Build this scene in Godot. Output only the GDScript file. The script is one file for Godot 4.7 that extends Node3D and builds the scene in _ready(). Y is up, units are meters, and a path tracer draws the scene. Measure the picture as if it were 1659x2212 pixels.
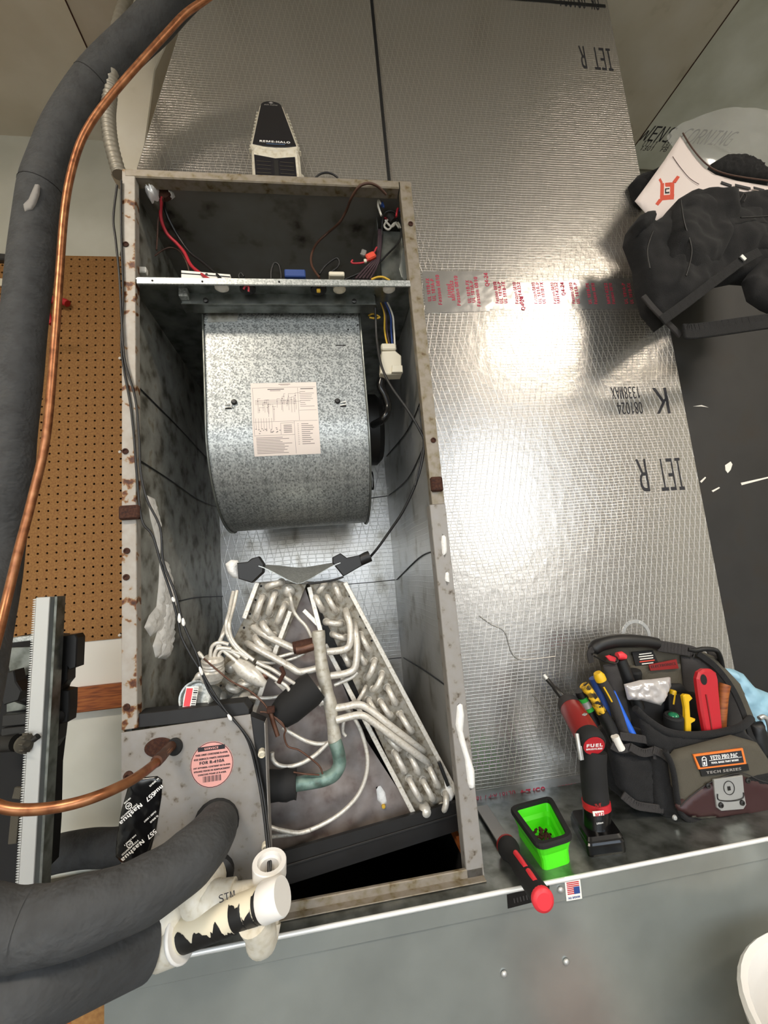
extends Node3D
# A garage air handler with its door off, tools on the plenum below. Units are metres: x to the right along
# the cabinet's face, y up from the plenum top, z out of the cabinet's front towards the viewer.

var S: SurfaceTool
var mats := {}
const FLAT := -1

func start() -> void:
	S = SurfaceTool.new()
	S.begin(Mesh.PRIMITIVE_TRIANGLES)

func tri(a: Vector3, b: Vector3, c: Vector3, g := FLAT) -> void:   # a, b, c counter-clockwise seen from the front
	S.set_smooth_group(g)
	S.add_vertex(a)
	S.set_smooth_group(g)
	S.add_vertex(c)
	S.set_smooth_group(g)
	S.add_vertex(b)

func quad(a: Vector3, b: Vector3, c: Vector3, d: Vector3, g := FLAT) -> void:
	tri(a, b, c, g)
	tri(a, c, d, g)

func done(called: String, m: Material, parent: Node3D = self, kind := "") -> MeshInstance3D:
	S.generate_normals()
	var o := MeshInstance3D.new()
	o.name = called
	o.mesh = S.commit()
	o.material_override = m
	o.cast_shadow = GeometryInstance3D.SHADOW_CASTING_SETTING_ON
	var off := Vector3.ZERO
	var n: Node = parent
	while n != self:
		off += n.position
		n = n.get_parent()
	o.position = -off
	parent.add_child(o, true)
	if kind != "":
		o.set_meta("kind", kind)
	return o

func tag(o: Node3D, label: String, category: String, group := "") -> Node3D:
	o.set_meta("label", label)
	o.set_meta("category", category)
	if group != "":
		o.set_meta("group", group)
	return o

func thing(called: String, label: String, category: String, at := Vector3.ZERO, group := "") -> Node3D:
	var o := Node3D.new()
	o.name = called
	o.position = at
	add_child(o, true)
	return tag(o, label, category, group)

# ---- shapes -------------------------------------------------------------------------------------------
func box(c: Vector3, s: Vector3, bev := 0.0, r := Basis()) -> void:
	var h := s * 0.5
	var e := minf(bev, minf(h.x, minf(h.y, h.z)) * 0.9)
	if e <= 0.0:
		for ax in 3:
			for sg in [-1.0, 1.0]:
				var n := Vector3.ZERO
				n[ax] = sg
				var u := Vector3.ZERO
				u[(ax + 1) % 3] = 1.0
				var w := n.cross(u)
				quad(c + r * ((n - u - w) * h), c + r * ((n + u - w) * h), c + r * ((n + u + w) * h), c + r * ((n - u + w) * h))
		return
	var k := h - Vector3(e, e, e)
	for ax in 3:
		for sg in [-1.0, 1.0]:
			var n := Vector3.ZERO
			n[ax] = sg
			var u := Vector3.ZERO
			u[(ax + 1) % 3] = 1.0
			var w := n.cross(u)
			var hh := n * h
			quad(c + r * (hh + (-u - w) * k), c + r * (hh + (u - w) * k), c + r * (hh + (u + w) * k), c + r * (hh + (-u + w) * k))
	for ax in 3:   # the twelve edges
		var p := (ax + 1) % 3
		var q := (ax + 2) % 3
		for sp in [-1.0, 1.0]:
			for sq in [-1.0, 1.0]:
				var a0 := Vector3.ZERO
				a0[ax] = -k[ax]
				a0[p] = sp * h[p]
				a0[q] = sq * k[q]
				var b0 := a0
				b0[ax] = k[ax]
				var a1 := a0
				a1[p] = sp * k[p]
				a1[q] = sq * h[q]
				var b1 := a1
				b1[ax] = k[ax]
				if sp * sq > 0.0:
					quad(c + r * a0, c + r * a1, c + r * b1, c + r * b0)
				else:
					quad(c + r * b0, c + r * b1, c + r * a1, c + r * a0)
	for sx in [-1.0, 1.0]:
		for sy in [-1.0, 1.0]:
			for sz in [-1.0, 1.0]:
				var v := Vector3(sx, sy, sz)
				var p1 := v * k
				p1.x = sx * h.x
				var p2 := v * k
				p2.y = sy * h.y
				var p3 := v * k
				p3.z = sz * h.z
				if sx * sy * sz > 0.0:
					tri(c + r * p1, c + r * p2, c + r * p3)
				else:
					tri(c + r * p1, c + r * p3, c + r * p2)

func bx(x0: float, x1: float, y0: float, y1: float, z0: float, z1: float, bev := 0.0) -> void:
	box(Vector3(x0 + x1, y0 + y1, z0 + z1) * 0.5, Vector3(absf(x1 - x0), absf(y1 - y0), absf(z1 - z0)), bev)

func bar(a: Vector3, b: Vector3, w: float, t: float, bev := 0.0, up := Vector3(0, 0, 1)) -> void:   # a bar from a to b, w across, t along up
	var d := (b - a).normalized()
	var s := d.cross(up).normalized()
	var u := s.cross(d).normalized()
	box((a + b) * 0.5, Vector3(w, (b - a).length(), t), bev, Basis(s, d, u))

func cr(p: Array, n := 6) -> Array:   # a smooth line through the points
	var out := []
	for i in p.size() - 1:
		var p0: Vector3 = p[maxi(i - 1, 0)]
		var p1: Vector3 = p[i]
		var p2: Vector3 = p[i + 1]
		var p3: Vector3 = p[mini(i + 2, p.size() - 1)]
		for k in n:
			out.append(p1.cubic_interpolate(p2, p0, p3, float(k) / n))
	out.append(p[-1])
	return out

func tube(p: Array, r, sides := 10, caps := true) -> void:   # r: one radius, or one for each point
	var n := p.size()
	var rings := []
	var ref := Vector3.UP
	var d0: Vector3 = (p[1] - p[0]).normalized()
	if absf(d0.dot(ref)) > 0.9:
		ref = Vector3.RIGHT
	var u := d0.cross(ref).normalized()
	for i in n:
		var d: Vector3 = (p[mini(i + 1, n - 1)] - p[maxi(i - 1, 0)]).normalized()
		u = (u - d * u.dot(d)).normalized()
		var w := d.cross(u)
		var rr: float = r if r is float else r[i]
		var ring := []
		for k in sides:
			var a := TAU * k / sides
			ring.append(p[i] + (u * cos(a) + w * sin(a)) * rr)
		rings.append(ring)
	for i in n - 1:
		for k in sides:
			var k2 := (k + 1) % sides
			quad(rings[i][k], rings[i][k2], rings[i + 1][k2], rings[i + 1][k], 1)
	if caps:
		for k in sides:
			tri(p[0], rings[0][(k + 1) % sides], rings[0][k])
			tri(p[n - 1], rings[n - 1][k], rings[n - 1][(k + 1) % sides])

func basis_to(d: Vector3) -> Basis:   # y along d
	var y := d.normalized()
	var x := y.cross(Vector3(0, 0, 1) if absf(y.z) < 0.9 else Vector3(1, 0, 0)).normalized()
	return Basis(x, y, x.cross(y))

func lathe(prof: Array, at: Vector3, ax := Vector3.UP, seg := 20, smooth := false) -> void:   # prof: (radius, height) from bottom to top
	var B := basis_to(ax)
	for i in prof.size() - 1:
		var a: Vector2 = prof[i]
		var c: Vector2 = prof[i + 1]
		for k in seg:
			var t0 := TAU * k / seg
			var t1 := TAU * (k + 1) / seg
			var e0 := Vector3(cos(t0), 0, -sin(t0))
			var e1 := Vector3(cos(t1), 0, -sin(t1))
			var g := 1 if smooth else 2 + i
			quad(at + B * (e0 * a.x + Vector3(0, a.y, 0)), at + B * (e1 * a.x + Vector3(0, a.y, 0)), at + B * (e1 * c.x + Vector3(0, c.y, 0)), at + B * (e0 * c.x + Vector3(0, c.y, 0)), g)

func prism(poly: Array, z0: float, z1: float, bev := 0.0, xf := Transform3D()) -> void:   # an outline in x, y given thickness along z
	var q := PackedVector2Array(poly)
	if not Geometry2D.is_polygon_clockwise(q):
		pass
	else:
		q.reverse()
	var n := q.size()
	var inner := PackedVector2Array()
	for i in n:
		var a := (q[i] - q[(i + n - 1) % n]).normalized()
		var c := (q[(i + 1) % n] - q[i]).normalized()
		var m := (a.orthogonal() + c.orthogonal())
		m = -m.normalized() if m.length() > 0.01 else Vector2.ZERO
		inner.append(q[i] + m * bev)
	if Geometry2D.is_polygon_clockwise(inner) or bev <= 0.0:
		inner = q
	else:   # orthogonal() points outwards or inwards with the axis; keep the smaller outline
		var grown := 0.0
		var base := 0.0
		for i in n:
			grown += inner[i].cross(inner[(i + 1) % n])
			base += q[i].cross(q[(i + 1) % n])
		if grown > base:
			for i in n:
				inner[i] = q[i] * 2.0 - inner[i]
	var lv := [[q, z0 + bev], [q, z1 - bev]]
	if bev > 0.0:
		lv = [[inner, z0], [q, z0 + bev], [q, z1 - bev], [inner, z1]]
	for k in lv.size() - 1:
		for i in n:
			var j := (i + 1) % n
			var A: PackedVector2Array = lv[k][0]
			var C: PackedVector2Array = lv[k + 1][0]
			quad(xf * Vector3(A[i].x, A[i].y, lv[k][1]), xf * Vector3(A[j].x, A[j].y, lv[k][1]), xf * Vector3(C[j].x, C[j].y, lv[k + 1][1]), xf * Vector3(C[i].x, C[i].y, lv[k + 1][1]))
	var t := Geometry2D.triangulate_polygon(inner)
	for i in range(0, t.size(), 3):
		var a := inner[t[i]]
		var c := inner[t[i + 1]]
		var d := inner[t[i + 2]]
		if (c - a).cross(d - a) < 0.0:
			var sw := c
			c = d
			d = sw
		tri(xf * Vector3(a.x, a.y, z1), xf * Vector3(c.x, c.y, z1), xf * Vector3(d.x, d.y, z1))
		tri(xf * Vector3(a.x, a.y, z0), xf * Vector3(d.x, d.y, z0), xf * Vector3(c.x, c.y, z0))

func sheet(f: Callable, nu: int, nv: int, t := 0.001) -> void:   # a curved sheet of thickness t; f(u, v), u to the right, v up, seen from the front
	var P := []
	var N := []
	for j in nv + 1:
		for i in nu + 1:
			P.append(f.call(float(i) / nu, float(j) / nv))
	for j in nv + 1:
		for i in nu + 1:
			var du: Vector3 = P[j * (nu + 1) + mini(i + 1, nu)] - P[j * (nu + 1) + maxi(i - 1, 0)]
			var dv: Vector3 = P[mini(j + 1, nv) * (nu + 1) + i] - P[maxi(j - 1, 0) * (nu + 1) + i]
			N.append(du.cross(dv).normalized())
	var at := func(i: int, j: int, back: bool) -> Vector3:
		var k := j * (nu + 1) + i
		return P[k] - N[k] * t if back else P[k]
	for j in nv:
		for i in nu:
			quad(at.call(i, j, false), at.call(i + 1, j, false), at.call(i + 1, j + 1, false), at.call(i, j + 1, false), 1)
			quad(at.call(i + 1, j, true), at.call(i, j, true), at.call(i, j + 1, true), at.call(i + 1, j + 1, true), 2)
	for i in nu:
		quad(at.call(i, 0, true), at.call(i + 1, 0, true), at.call(i + 1, 0, false), at.call(i, 0, false), 3)
		quad(at.call(i + 1, nv, true), at.call(i, nv, true), at.call(i, nv, false), at.call(i + 1, nv, false), 3)
	for j in nv:
		quad(at.call(0, j + 1, true), at.call(0, j, true), at.call(0, j, false), at.call(0, j + 1, false), 4)
		quad(at.call(nu, j, true), at.call(nu, j + 1, true), at.call(nu, j + 1, false), at.call(nu, j, false), 4)

func pillow(poly: Array, zf: Callable, thick: float, reach: float, step: float, back := 0.01, folds: FastNoiseLite = null, fold := 0.0) -> void:
	# a soft filled shape: the outline in x, y; zf(x, y) is the plane it lies on; it swells by thick within reach of the edge
	var q := PackedVector2Array(poly)
	var pts := PackedVector2Array()
	var n := q.size()
	var lo := q[0]
	var hi := q[0]
	for v in q:
		lo = lo.min(v)
		hi = hi.max(v)
	for i in n:
		var a := q[i]
		var c := q[(i + 1) % n]
		var m := maxi(1, int(round(a.distance_to(c) / step)))
		for k in m:
			pts.append(a.lerp(c, float(k) / m))
	var nb := pts.size()
	var row := 0
	var y := lo.y + step * 0.5
	while y < hi.y:
		var x := lo.x + (0.5 if row % 2 else 0.0) * step
		while x < hi.x:
			var v := Vector2(x, y)
			if Geometry2D.is_point_in_polygon(v, q) and _edge(v, q) > step * 0.55:
				pts.append(v)
			x += step
		y += step * 0.87
		row += 1
	var F := []
	var K := []
	for i in pts.size():
		var d := 0.0 if i < nb else minf(_edge(pts[i], q) / reach, 1.0)
		var h := thick * sqrt(maxf(0.0, 1.0 - (1.0 - d) * (1.0 - d)))
		if folds and i >= nb:
			h += fold * folds.get_noise_2d(pts[i].x * 1000.0, pts[i].y * 1000.0) * minf(d * 2.0, 1.0)
		var z: float = zf.call(pts[i].x, pts[i].y)
		F.append(Vector3(pts[i].x, pts[i].y, z + h))
		K.append(Vector3(pts[i].x, pts[i].y, z - back))
	var t := Geometry2D.triangulate_delaunay(pts)
	for i in range(0, t.size(), 3):
		var a := t[i]
		var c := t[i + 1]
		var e := t[i + 2]
		if not Geometry2D.is_point_in_polygon((pts[a] + pts[c] + pts[e]) / 3.0, q):
			continue
		if (pts[c] - pts[a]).cross(pts[e] - pts[a]) < 0.0:
			var sw := c
			c = e
			e = sw
		tri(F[a], F[c], F[e], 1)
		tri(K[a], K[e], K[c], 2)
	var cw := Geometry2D.is_polygon_clockwise(q)
	for i in nb:
		var j := (i + 1) % nb
		if cw:
			quad(K[j], K[i], F[i], F[j], 1)
		else:
			quad(K[i], K[j], F[j], F[i], 1)

func _edge(v: Vector2, q: PackedVector2Array) -> float:
	var best := 1e9
	for i in q.size():
		best = minf(best, v.distance_to(Geometry2D.get_closest_point_to_segment(v, q[i], q[(i + 1) % q.size()])))
	return best

func words(called: String, text: String, at: Vector3, high: float, m: Material, parent: Node3D, r := Basis(), font := "Droid Sans", wide := 1.0, weight := 400, depth := 0.0004, fit := 0.0) -> MeshInstance3D:
	# lettering: at is the middle of the line; high is the height of a capital; r.x runs along the line, r.y up
	var t := TextMesh.new()
	t.text = text
	var f := SystemFont.new()
	f.font_names = PackedStringArray([font])
	f.font_weight = weight
	t.font = f
	t.font_size = 64
	t.pixel_size = 0.001
	t.depth = depth
	t.curve_step = 2.0
	var k := high / 0.046
	var kx := k * wide
	if fit > 0.0:   # the line's length
		kx = fit / maxf(t.get_aabb().size.x, 0.001)
	var o := MeshInstance3D.new()
	o.name = called
	o.mesh = t
	o.material_override = m
	var off := Vector3.ZERO
	var n: Node = parent
	while n != self:
		off += n.position
		n = n.get_parent()
	o.transform = Transform3D(r.orthonormalized() * Basis.from_scale(Vector3(kx, k, 1)), at - off)
	parent.add_child(o, true)
	return o

func noise(freq: float, kind := FastNoiseLite.TYPE_SIMPLEX_SMOOTH, oct := 4, sd := 1) -> FastNoiseLite:
	var f := FastNoiseLite.new()
	f.noise_type = kind
	f.frequency = freq
	f.fractal_octaves = oct
	f.seed = sd
	return f

func ntex(f: FastNoiseLite, ramp: Array = [], size := 512) -> NoiseTexture2D:   # ramp: offset, colour, offset, colour ...
	var t := NoiseTexture2D.new()
	t.width = size
	t.height = size
	t.seamless = true
	t.noise = f
	if ramp.size():
		var g := Gradient.new()
		var o := PackedFloat32Array()
		var c := PackedColorArray()
		for i in range(0, ramp.size(), 2):
			o.append(ramp[i])
			c.append(ramp[i + 1])
		g.offsets = o
		g.colors = c
		t.color_ramp = g
	return t

func M(c: Color, rough := 0.6, metal := 0.0, tex: Texture2D = null, scale := 1.0, bump: Texture2D = null, bump_cm := 0.1) -> StandardMaterial3D:
	var m := StandardMaterial3D.new()
	m.albedo_color = c
	m.roughness = rough
	m.metallic = metal
	if tex or bump:
		m.uv1_triplanar = true
		m.uv1_world_triplanar = true
		m.uv1_scale = Vector3(scale, scale, scale)
	if tex:
		m.albedo_texture = tex
	if bump:
		m.heightmap_enabled = true
		m.heightmap_texture = bump
		m.heightmap_scale = bump_cm
	return m

func rgb(h: String) -> Color:
	return Color.html(h)

func scrim_only(n: int) -> PackedFloat32Array:   # reinforcing threads of the foil facing: fine level ones and two slanting sets
	var o := PackedFloat32Array()
	o.resize(n * n)
	for y in n:
		for x in n:
			var h := 0.0
			var a := fposmod(y + 2.0 * sin(x * TAU / n * 2.0), n / 32.0)
			if a < 5.0:
				h = 0.8 * (1.0 - absf(a - 2.5) / 2.5)
			for s in [0.25, -0.25]:
				var q := fposmod(x + s * y, n / 16.0)
				if q < 5.0:
					h = maxf(h, 1.0 - absf(q - 2.5) / 2.5)
			o[y * n + x] = h
	return o

func scrim_image() -> ImageTexture:   # the threads stand up a little from the softly wrinkled foil
	var n := 1024
	var im := Image.create(n, n, false, Image.FORMAT_RGBA8)
	var w := noise(0.006, FastNoiseLite.TYPE_SIMPLEX_SMOOTH, 3, 7)
	var t := scrim_only(n)
	for y in n:
		for x in n:
			var h := 0.4 + 0.3 * w.get_noise_2d(absf(x - n * 0.5), absf(y - n * 0.5)) + 0.3 * t[y * n + x]
			im.set_pixel(x, y, Color(h, h, h))
	return ImageTexture.create_from_image(im)

func thread_image() -> ImageTexture:   # the threads' paler tone
	var n := 1024
	var im := scrim_only(n)
	var o := Image.create(n, n, false, Image.FORMAT_RGBA8)
	for y in n:
		for x in n:
			var v := 0.8 + 0.2 * im[y * n + x]
			o.set_pixel(x, y, Color(v, v, v))
	return ImageTexture.create_from_image(o)

func area(called: String, at: Vector3, towards: Vector3, size: Vector2, e: float, c: Color) -> void:
	var l := AreaLight3D.new()
	l.name = called
	l.position = at
	l.area_size = size
	l.light_energy = e
	l.light_color = c
	l.area_range = 14.0
	l.area_attenuation = 2.0
	l.area_normalize_energy = true
	l.shadow_enabled = true
	add_child(l)
	l.look_at_from_position(at, at + towards, Vector3(0, 0, -1) if absf(towards.normalized().y) > 0.9 else Vector3.UP)


func _ready() -> void:
	# camera, sky, lamp, exposure
	var cam := Camera3D.new()
	cam.name = "camera"
	cam.position = Vector3(0.26686, 0.40834, 0.60727)
	cam.rotation = Vector3(0.13849, -0.14228, -0.08506)
	cam.fov = 100.407
	cam.near = 0.02
	cam.current = true
	add_child(cam)
	var we := WorldEnvironment.new()
	we.name = "environment"
	var env := Environment.new()
	env.background_mode = Environment.BG_SKY
	var sm := ProceduralSkyMaterial.new()
	sm.sky_top_color = rgb("b9c9dc")
	sm.sky_horizon_color = rgb("eef0ee")
	sm.ground_bottom_color = rgb("8a867e")
	sm.ground_horizon_color = rgb("d8d4cc")
	sm.energy_multiplier = 1.0
	var sky := Sky.new()
	sky.sky_material = sm
	env.sky = sky
	env.background_energy_multiplier = 4.0
	env.tonemap_mode = Environment.TONE_MAPPER_LINEAR
	env.tonemap_exposure = 1.85
	env.sdfgi_enabled = true
	env.ssao_enabled = true
	env.ssil_enabled = true
	we.environment = env
	add_child(we)
	area("ceiling_panel_light", Vector3(-0.35, 1.925, 1.5), Vector3.DOWN, Vector2(1.18, 0.28), 4.0, rgb("fff3e2"))
	area("ceiling_panel_light", Vector3(1.9, 1.925, 1.5), Vector3.DOWN, Vector2(1.18, 0.28), 2.6, rgb("fff3e2"))  # second panel light, added for fill
	make_materials()
	room()
	ducts()
	cabinet()
	blower()
	purifier()
	compartment()
	coil()
	access_panel()
	wires()
	pipes()
	tools()
	tool_bag()
	hanging_things()
	workshop()

func make_materials() -> void:
	var soft := noise(0.006, FastNoiseLite.TYPE_SIMPLEX_SMOOTH, 5, 3)
	var fine := ntex(noise(0.05, FastNoiseLite.TYPE_SIMPLEX_SMOOTH, 3, 5))
	var cell := noise(0.06, FastNoiseLite.TYPE_CELLULAR, 2, 4)
	cell.cellular_return_type = FastNoiseLite.RETURN_CELL_VALUE
	var scrim := scrim_image()
	var threads := thread_image()
	mats.plaster = M(rgb("d9d8cf"), 0.85, 0.0, ntex(soft, [0.0, rgb("e0e0da"), 1.0, rgb("ffffff")]), 0.7)
	mats.ceiling = M(rgb("dad3c6"), 0.9, 0.0, ntex(soft, [0.0, rgb("e2ddd4"), 1.0, rgb("ffffff")]), 0.7)
	mats.floor = M(rgb("807c74"), 0.7, 0.0, ntex(soft, [0.0, rgb("b0aca4"), 1.0, rgb("ffffff")]), 0.5)
	mats.foil = M(rgb("dcd7d0"), 0.26, 0.8, threads, 2.5, scrim, 0.07)
	mats.foil.uv1_scale = Vector3(5.2, 5.2, 5.2)
	mats.foil_dull = M(rgb("c4bfb4"), 0.6, 0.3, ntex(soft, [0.0, rgb("cfc8bc"), 0.3, rgb("f2efe8"), 1.0, rgb("ffffff")]), 1.6)
	mats.liner = M(rgb("d2d2d2"), 0.34, 0.6, ntex(soft, [0.0, rgb("9c978d"), 0.2, rgb("d7d5ce"), 0.4, rgb("f5f5f2"), 1.0, rgb("ffffff")]), 3.0, scrim, 0.06)
	mats.liner_dirty = M(rgb("b2b2ae"), 0.5, 0.35, ntex(noise(0.012, FastNoiseLite.TYPE_SIMPLEX_SMOOTH, 6, 12), [0.0, rgb("5b564c"), 0.24, rgb("a29e94"), 0.4, rgb("d0cfc9"), 0.75, rgb("eeeeea"), 1.0, rgb("b5a78e")]), 3.0)
	mats.compart = M(rgb("94928f"), 0.4, 0.5, ntex(noise(0.01, FastNoiseLite.TYPE_SIMPLEX_SMOOTH, 6, 22), [0.0, rgb("5a5348"), 0.18, rgb("c4beb4"), 0.4, rgb("f0eee8"), 1.0, rgb("ffffff")]), 2.0)
	mats.galv = M(rgb("c4c5c3"), 0.4, 0.6, ntex(cell, [0.0, rgb("7c7f7d"), 0.35, rgb("acafb0"), 0.6, rgb("dcdedd"), 1.0, rgb("ffffff")]), 15.0)
	mats.galv_smooth = M(rgb("a2a5a2"), 0.28, 0.8, ntex(noise(0.015, FastNoiseLite.TYPE_SIMPLEX_SMOOTH, 5, 31), [0.0, rgb("8a8a84"), 0.5, rgb("d0d2d0"), 1.0, rgb("f6f6f4")]), 3.0)
	mats.galv_face = M(rgb("b4b8b6"), 0.26, 0.7, ntex(noise(0.01, FastNoiseLite.TYPE_SIMPLEX_SMOOTH, 4, 33), [0.0, rgb("d8dad8"), 0.5, rgb("e6e8e6"), 1.0, rgb("f2f4f2")]), 1.5, ntex(noise(0.004, FastNoiseLite.TYPE_SIMPLEX_SMOOTH, 2, 34)), 0.1)
	mats.galv_bright = M(rgb("d4d6d4"), 0.4, 0.6, ntex(cell, [0.0, rgb("a8acaa"), 1.0, rgb("ffffff")]), 14.0)
	mats.paint_rust = M(rgb("a19c95"), 0.55, 0.15, ntex(noise(0.022, FastNoiseLite.TYPE_SIMPLEX_SMOOTH, 6, 41), [0.0, rgb("ffffff"), 0.6, rgb("efeae4"), 0.66, rgb("c99a66"), 0.72, rgb("9a5a2c"), 0.8, rgb("6d3a1e"), 1.0, rgb("3d2416")]), 3.4)
	mats.paint_grey = M(rgb("8f8b87"), 0.5, 0.2, ntex(noise(0.02, FastNoiseLite.TYPE_SIMPLEX_SMOOTH, 6, 43), [0.0, rgb("ffffff"), 0.7, rgb("f8f6f2"), 0.84, rgb("d8d0c4"), 0.92, rgb("a09484"), 1.0, rgb("6a5b4e")]), 5.0)
	mats.paint_dirty = M(rgb("8c867e"), 0.5, 0.25, ntex(noise(0.02, FastNoiseLite.TYPE_SIMPLEX_SMOOTH, 6, 45), [0.0, rgb("fffdf8"), 0.5, rgb("efe8dc"), 0.74, rgb("dad0b4"), 0.86, rgb("b8a27a"), 1.0, rgb("7a6648")]), 5.0)
	mats.rust = M(rgb("4c3222"), 0.85, 0.1, ntex(noise(0.05, FastNoiseLite.TYPE_SIMPLEX_SMOOTH, 4, 47), [0.0, rgb("6f5a4c"), 0.5, rgb("c9976e"), 1.0, rgb("ffffff")]), 8.0)
	mats.alu = M(rgb("c6c3bc"), 0.45, 0.35, ntex(noise(0.02, FastNoiseLite.TYPE_SIMPLEX_SMOOTH, 5, 51), [0.0, rgb("b0a694"), 0.35, rgb("e4dfd4"), 1.0, rgb("ffffff")]), 9.0)
	mats.alu_tube = M(rgb("d6d3cd"), 0.34, 0.3, ntex(noise(0.03, FastNoiseLite.TYPE_SIMPLEX_SMOOTH, 4, 53), [0.0, rgb("b4aa9a"), 0.3, rgb("efebe4"), 1.0, rgb("ffffff")]), 12.0)
	mats.alu_plate = M(rgb("918d85"), 0.5, 0.4, ntex(noise(0.02, FastNoiseLite.TYPE_SIMPLEX_SMOOTH, 6, 55), [0.0, rgb("7d7060"), 0.3, rgb("bfb4a2"), 0.5, rgb("e8e3d8"), 1.0, rgb("ffffff")]), 8.0)
	mats.delta = M(rgb("938c89"), 0.5, 0.15, ntex(noise(0.012, FastNoiseLite.TYPE_SIMPLEX_SMOOTH, 6, 57), [0.0, rgb("a8948f"), 0.4, rgb("dcd5d1"), 1.0, rgb("ffffff")]), 4.0)
	mats.copper = M(rgb("a87a58"), 0.36, 0.7, ntex(noise(0.02, FastNoiseLite.TYPE_SIMPLEX_SMOOTH, 5, 61), [0.0, rgb("8e7468"), 0.4, rgb("dcc4b4"), 0.7, rgb("f8e8dc"), 1.0, rgb("ffffff")]), 5.0)
	mats.copper_dull = M(rgb("664b3d"), 0.45, 0.5, ntex(noise(0.02, FastNoiseLite.TYPE_SIMPLEX_SMOOTH, 5, 62), [0.0, rgb("8f7a6e"), 0.5, rgb("e0ccc0"), 1.0, rgb("ffffff")]), 5.0)
	mats.verdigris = M(rgb("8a9a94"), 0.5, 0.3, ntex(noise(0.012, FastNoiseLite.TYPE_SIMPLEX_SMOOTH, 5, 63), [0.0, rgb("6f6258"), 0.35, rgb("9eb2ac"), 0.6, rgb("dcebe4"), 1.0, rgb("ffffff")]), 6.0)
	mats.foam = M(rgb("3c3d3e"), 0.82, 0.0, ntex(noise(0.02, FastNoiseLite.TYPE_SIMPLEX_SMOOTH, 6, 65), [0.0, rgb("c4c0bc"), 0.6, rgb("ffffff"), 1.0, rgb("fff8f0")]), 3.0, ntex(noise(0.09, FastNoiseLite.TYPE_SIMPLEX_SMOOTH, 3, 66)), 0.12)
	mats.pvc = M(rgb("ddd8cd"), 0.4, 0.0, ntex(noise(0.02, FastNoiseLite.TYPE_SIMPLEX_SMOOTH, 5, 67), [0.0, rgb("d2c8b4"), 0.35, rgb("f0ece2"), 1.0, rgb("ffffff")]), 8.0)
	mats.pvc_clean = M(rgb("e6e2dc"), 0.32)
	mats.pvc_black = M(rgb("ded5bf"), 0.45, 0.0, ntex(noise(0.011, FastNoiseLite.TYPE_SIMPLEX_SMOOTH, 6, 69), [0.0, rgb("ffffff"), 0.455, rgb("fff6e4"), 0.46, rgb("120e0b"), 1.0, rgb("120e0b")]), 4.0)
	mats.pvc_black.uv1_triplanar_sharpness = 12.0
	mats.pegboard = M(rgb("a0743f"), 0.75, 0.0, ntex(noise(0.06, FastNoiseLite.TYPE_SIMPLEX_SMOOTH, 4, 71), [0.0, rgb("c9b9a4"), 1.0, rgb("ffffff")]), 4.0)
	var grain := noise(0.02, FastNoiseLite.TYPE_SIMPLEX_SMOOTH, 5, 73)
	mats.wood = M(rgb("a9682f"), 0.6, 0.0, ntex(grain, [0.0, rgb("7b5a40"), 0.5, rgb("dcc0a0"), 1.0, rgb("ffffff")]), 3.0)
	mats.wood.uv1_scale = Vector3(1.2, 16.0, 4.0)
	mats.black = M(rgb("0f0e0e"), 0.5)
	mats.black_gloss = M(rgb("0b0a0b"), 0.22)
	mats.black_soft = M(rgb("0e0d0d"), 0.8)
	mats.pan = M(rgb("161515"), 0.5, 0.0, ntex(noise(0.02, FastNoiseLite.TYPE_SIMPLEX_SMOOTH, 6, 75), [0.0, rgb("b09a80"), 0.4, rgb("e8e0d8"), 1.0, rgb("ffffff")]), 4.0)
	mats.dark_panel = M(rgb("242221"), 0.5, 0.1, ntex(noise(0.008, FastNoiseLite.TYPE_SIMPLEX_SMOOTH, 6, 76), [0.0, rgb("d8d4d0"), 0.6, rgb("ffffff"), 0.8, rgb("fff6ea"), 1.0, rgb("ffe8cc")]), 2.0)
	mats.wire_black = M(rgb("111011"), 0.45)
	mats.wire_brown = M(rgb("4a2f22"), 0.55)
	mats.wire_red = M(rgb("a82430"), 0.45)
	mats.wire_purple = M(rgb("3a2a30"), 0.5)
	mats.wire_white = M(rgb("d8d2c6"), 0.5)
	mats.wire_yellow = M(rgb("c8a030"), 0.5)
	mats.wire_blue = M(rgb("24407e"), 0.5)
	mats.orange_red = M(rgb("d84a34"), 0.45)
	mats.white = M(rgb("e2ded6"), 0.5)
	mats.cream = M(rgb("d8d0bc"), 0.5)
	mats.off_white = M(rgb("e6e0d6"), 0.65)
	mats.soap = M(rgb("e4e2de"), 0.7, 0.0, null, 1.0, fine, 0.05)
	mats.soap.uv1_scale = Vector3(10, 10, 10)
	mats.ink_black = M(rgb("1d1c22"), 0.7)
	mats.ink_red = M(rgb("b0324a"), 0.7)
	mats.ink_white = M(rgb("e8e6e4"), 0.7)
	mats.sticker_pink = M(rgb("d69a92"), 0.6)
	mats.tape_clear = M(rgb("bab8b6"), 0.25, 0.8, null, 1.0, fine, 0.05)
	mats.red = M(rgb("b4202a"), 0.42)
	mats.red_bright = M(rgb("d8303a"), 0.5)
	mats.red_dark = M(rgb("7e1a18"), 0.4)
	mats.green = M(rgb("4ede14"), 0.5)
	mats.yellow = M(rgb("d8ac14"), 0.45)
	mats.blue = M(rgb("1e5cc8"), 0.45)
	mats.steel = M(rgb("b8b8b6"), 0.38, 0.6)
	mats.steel_dark = M(rgb("3a3938"), 0.4, 0.7)
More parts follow.
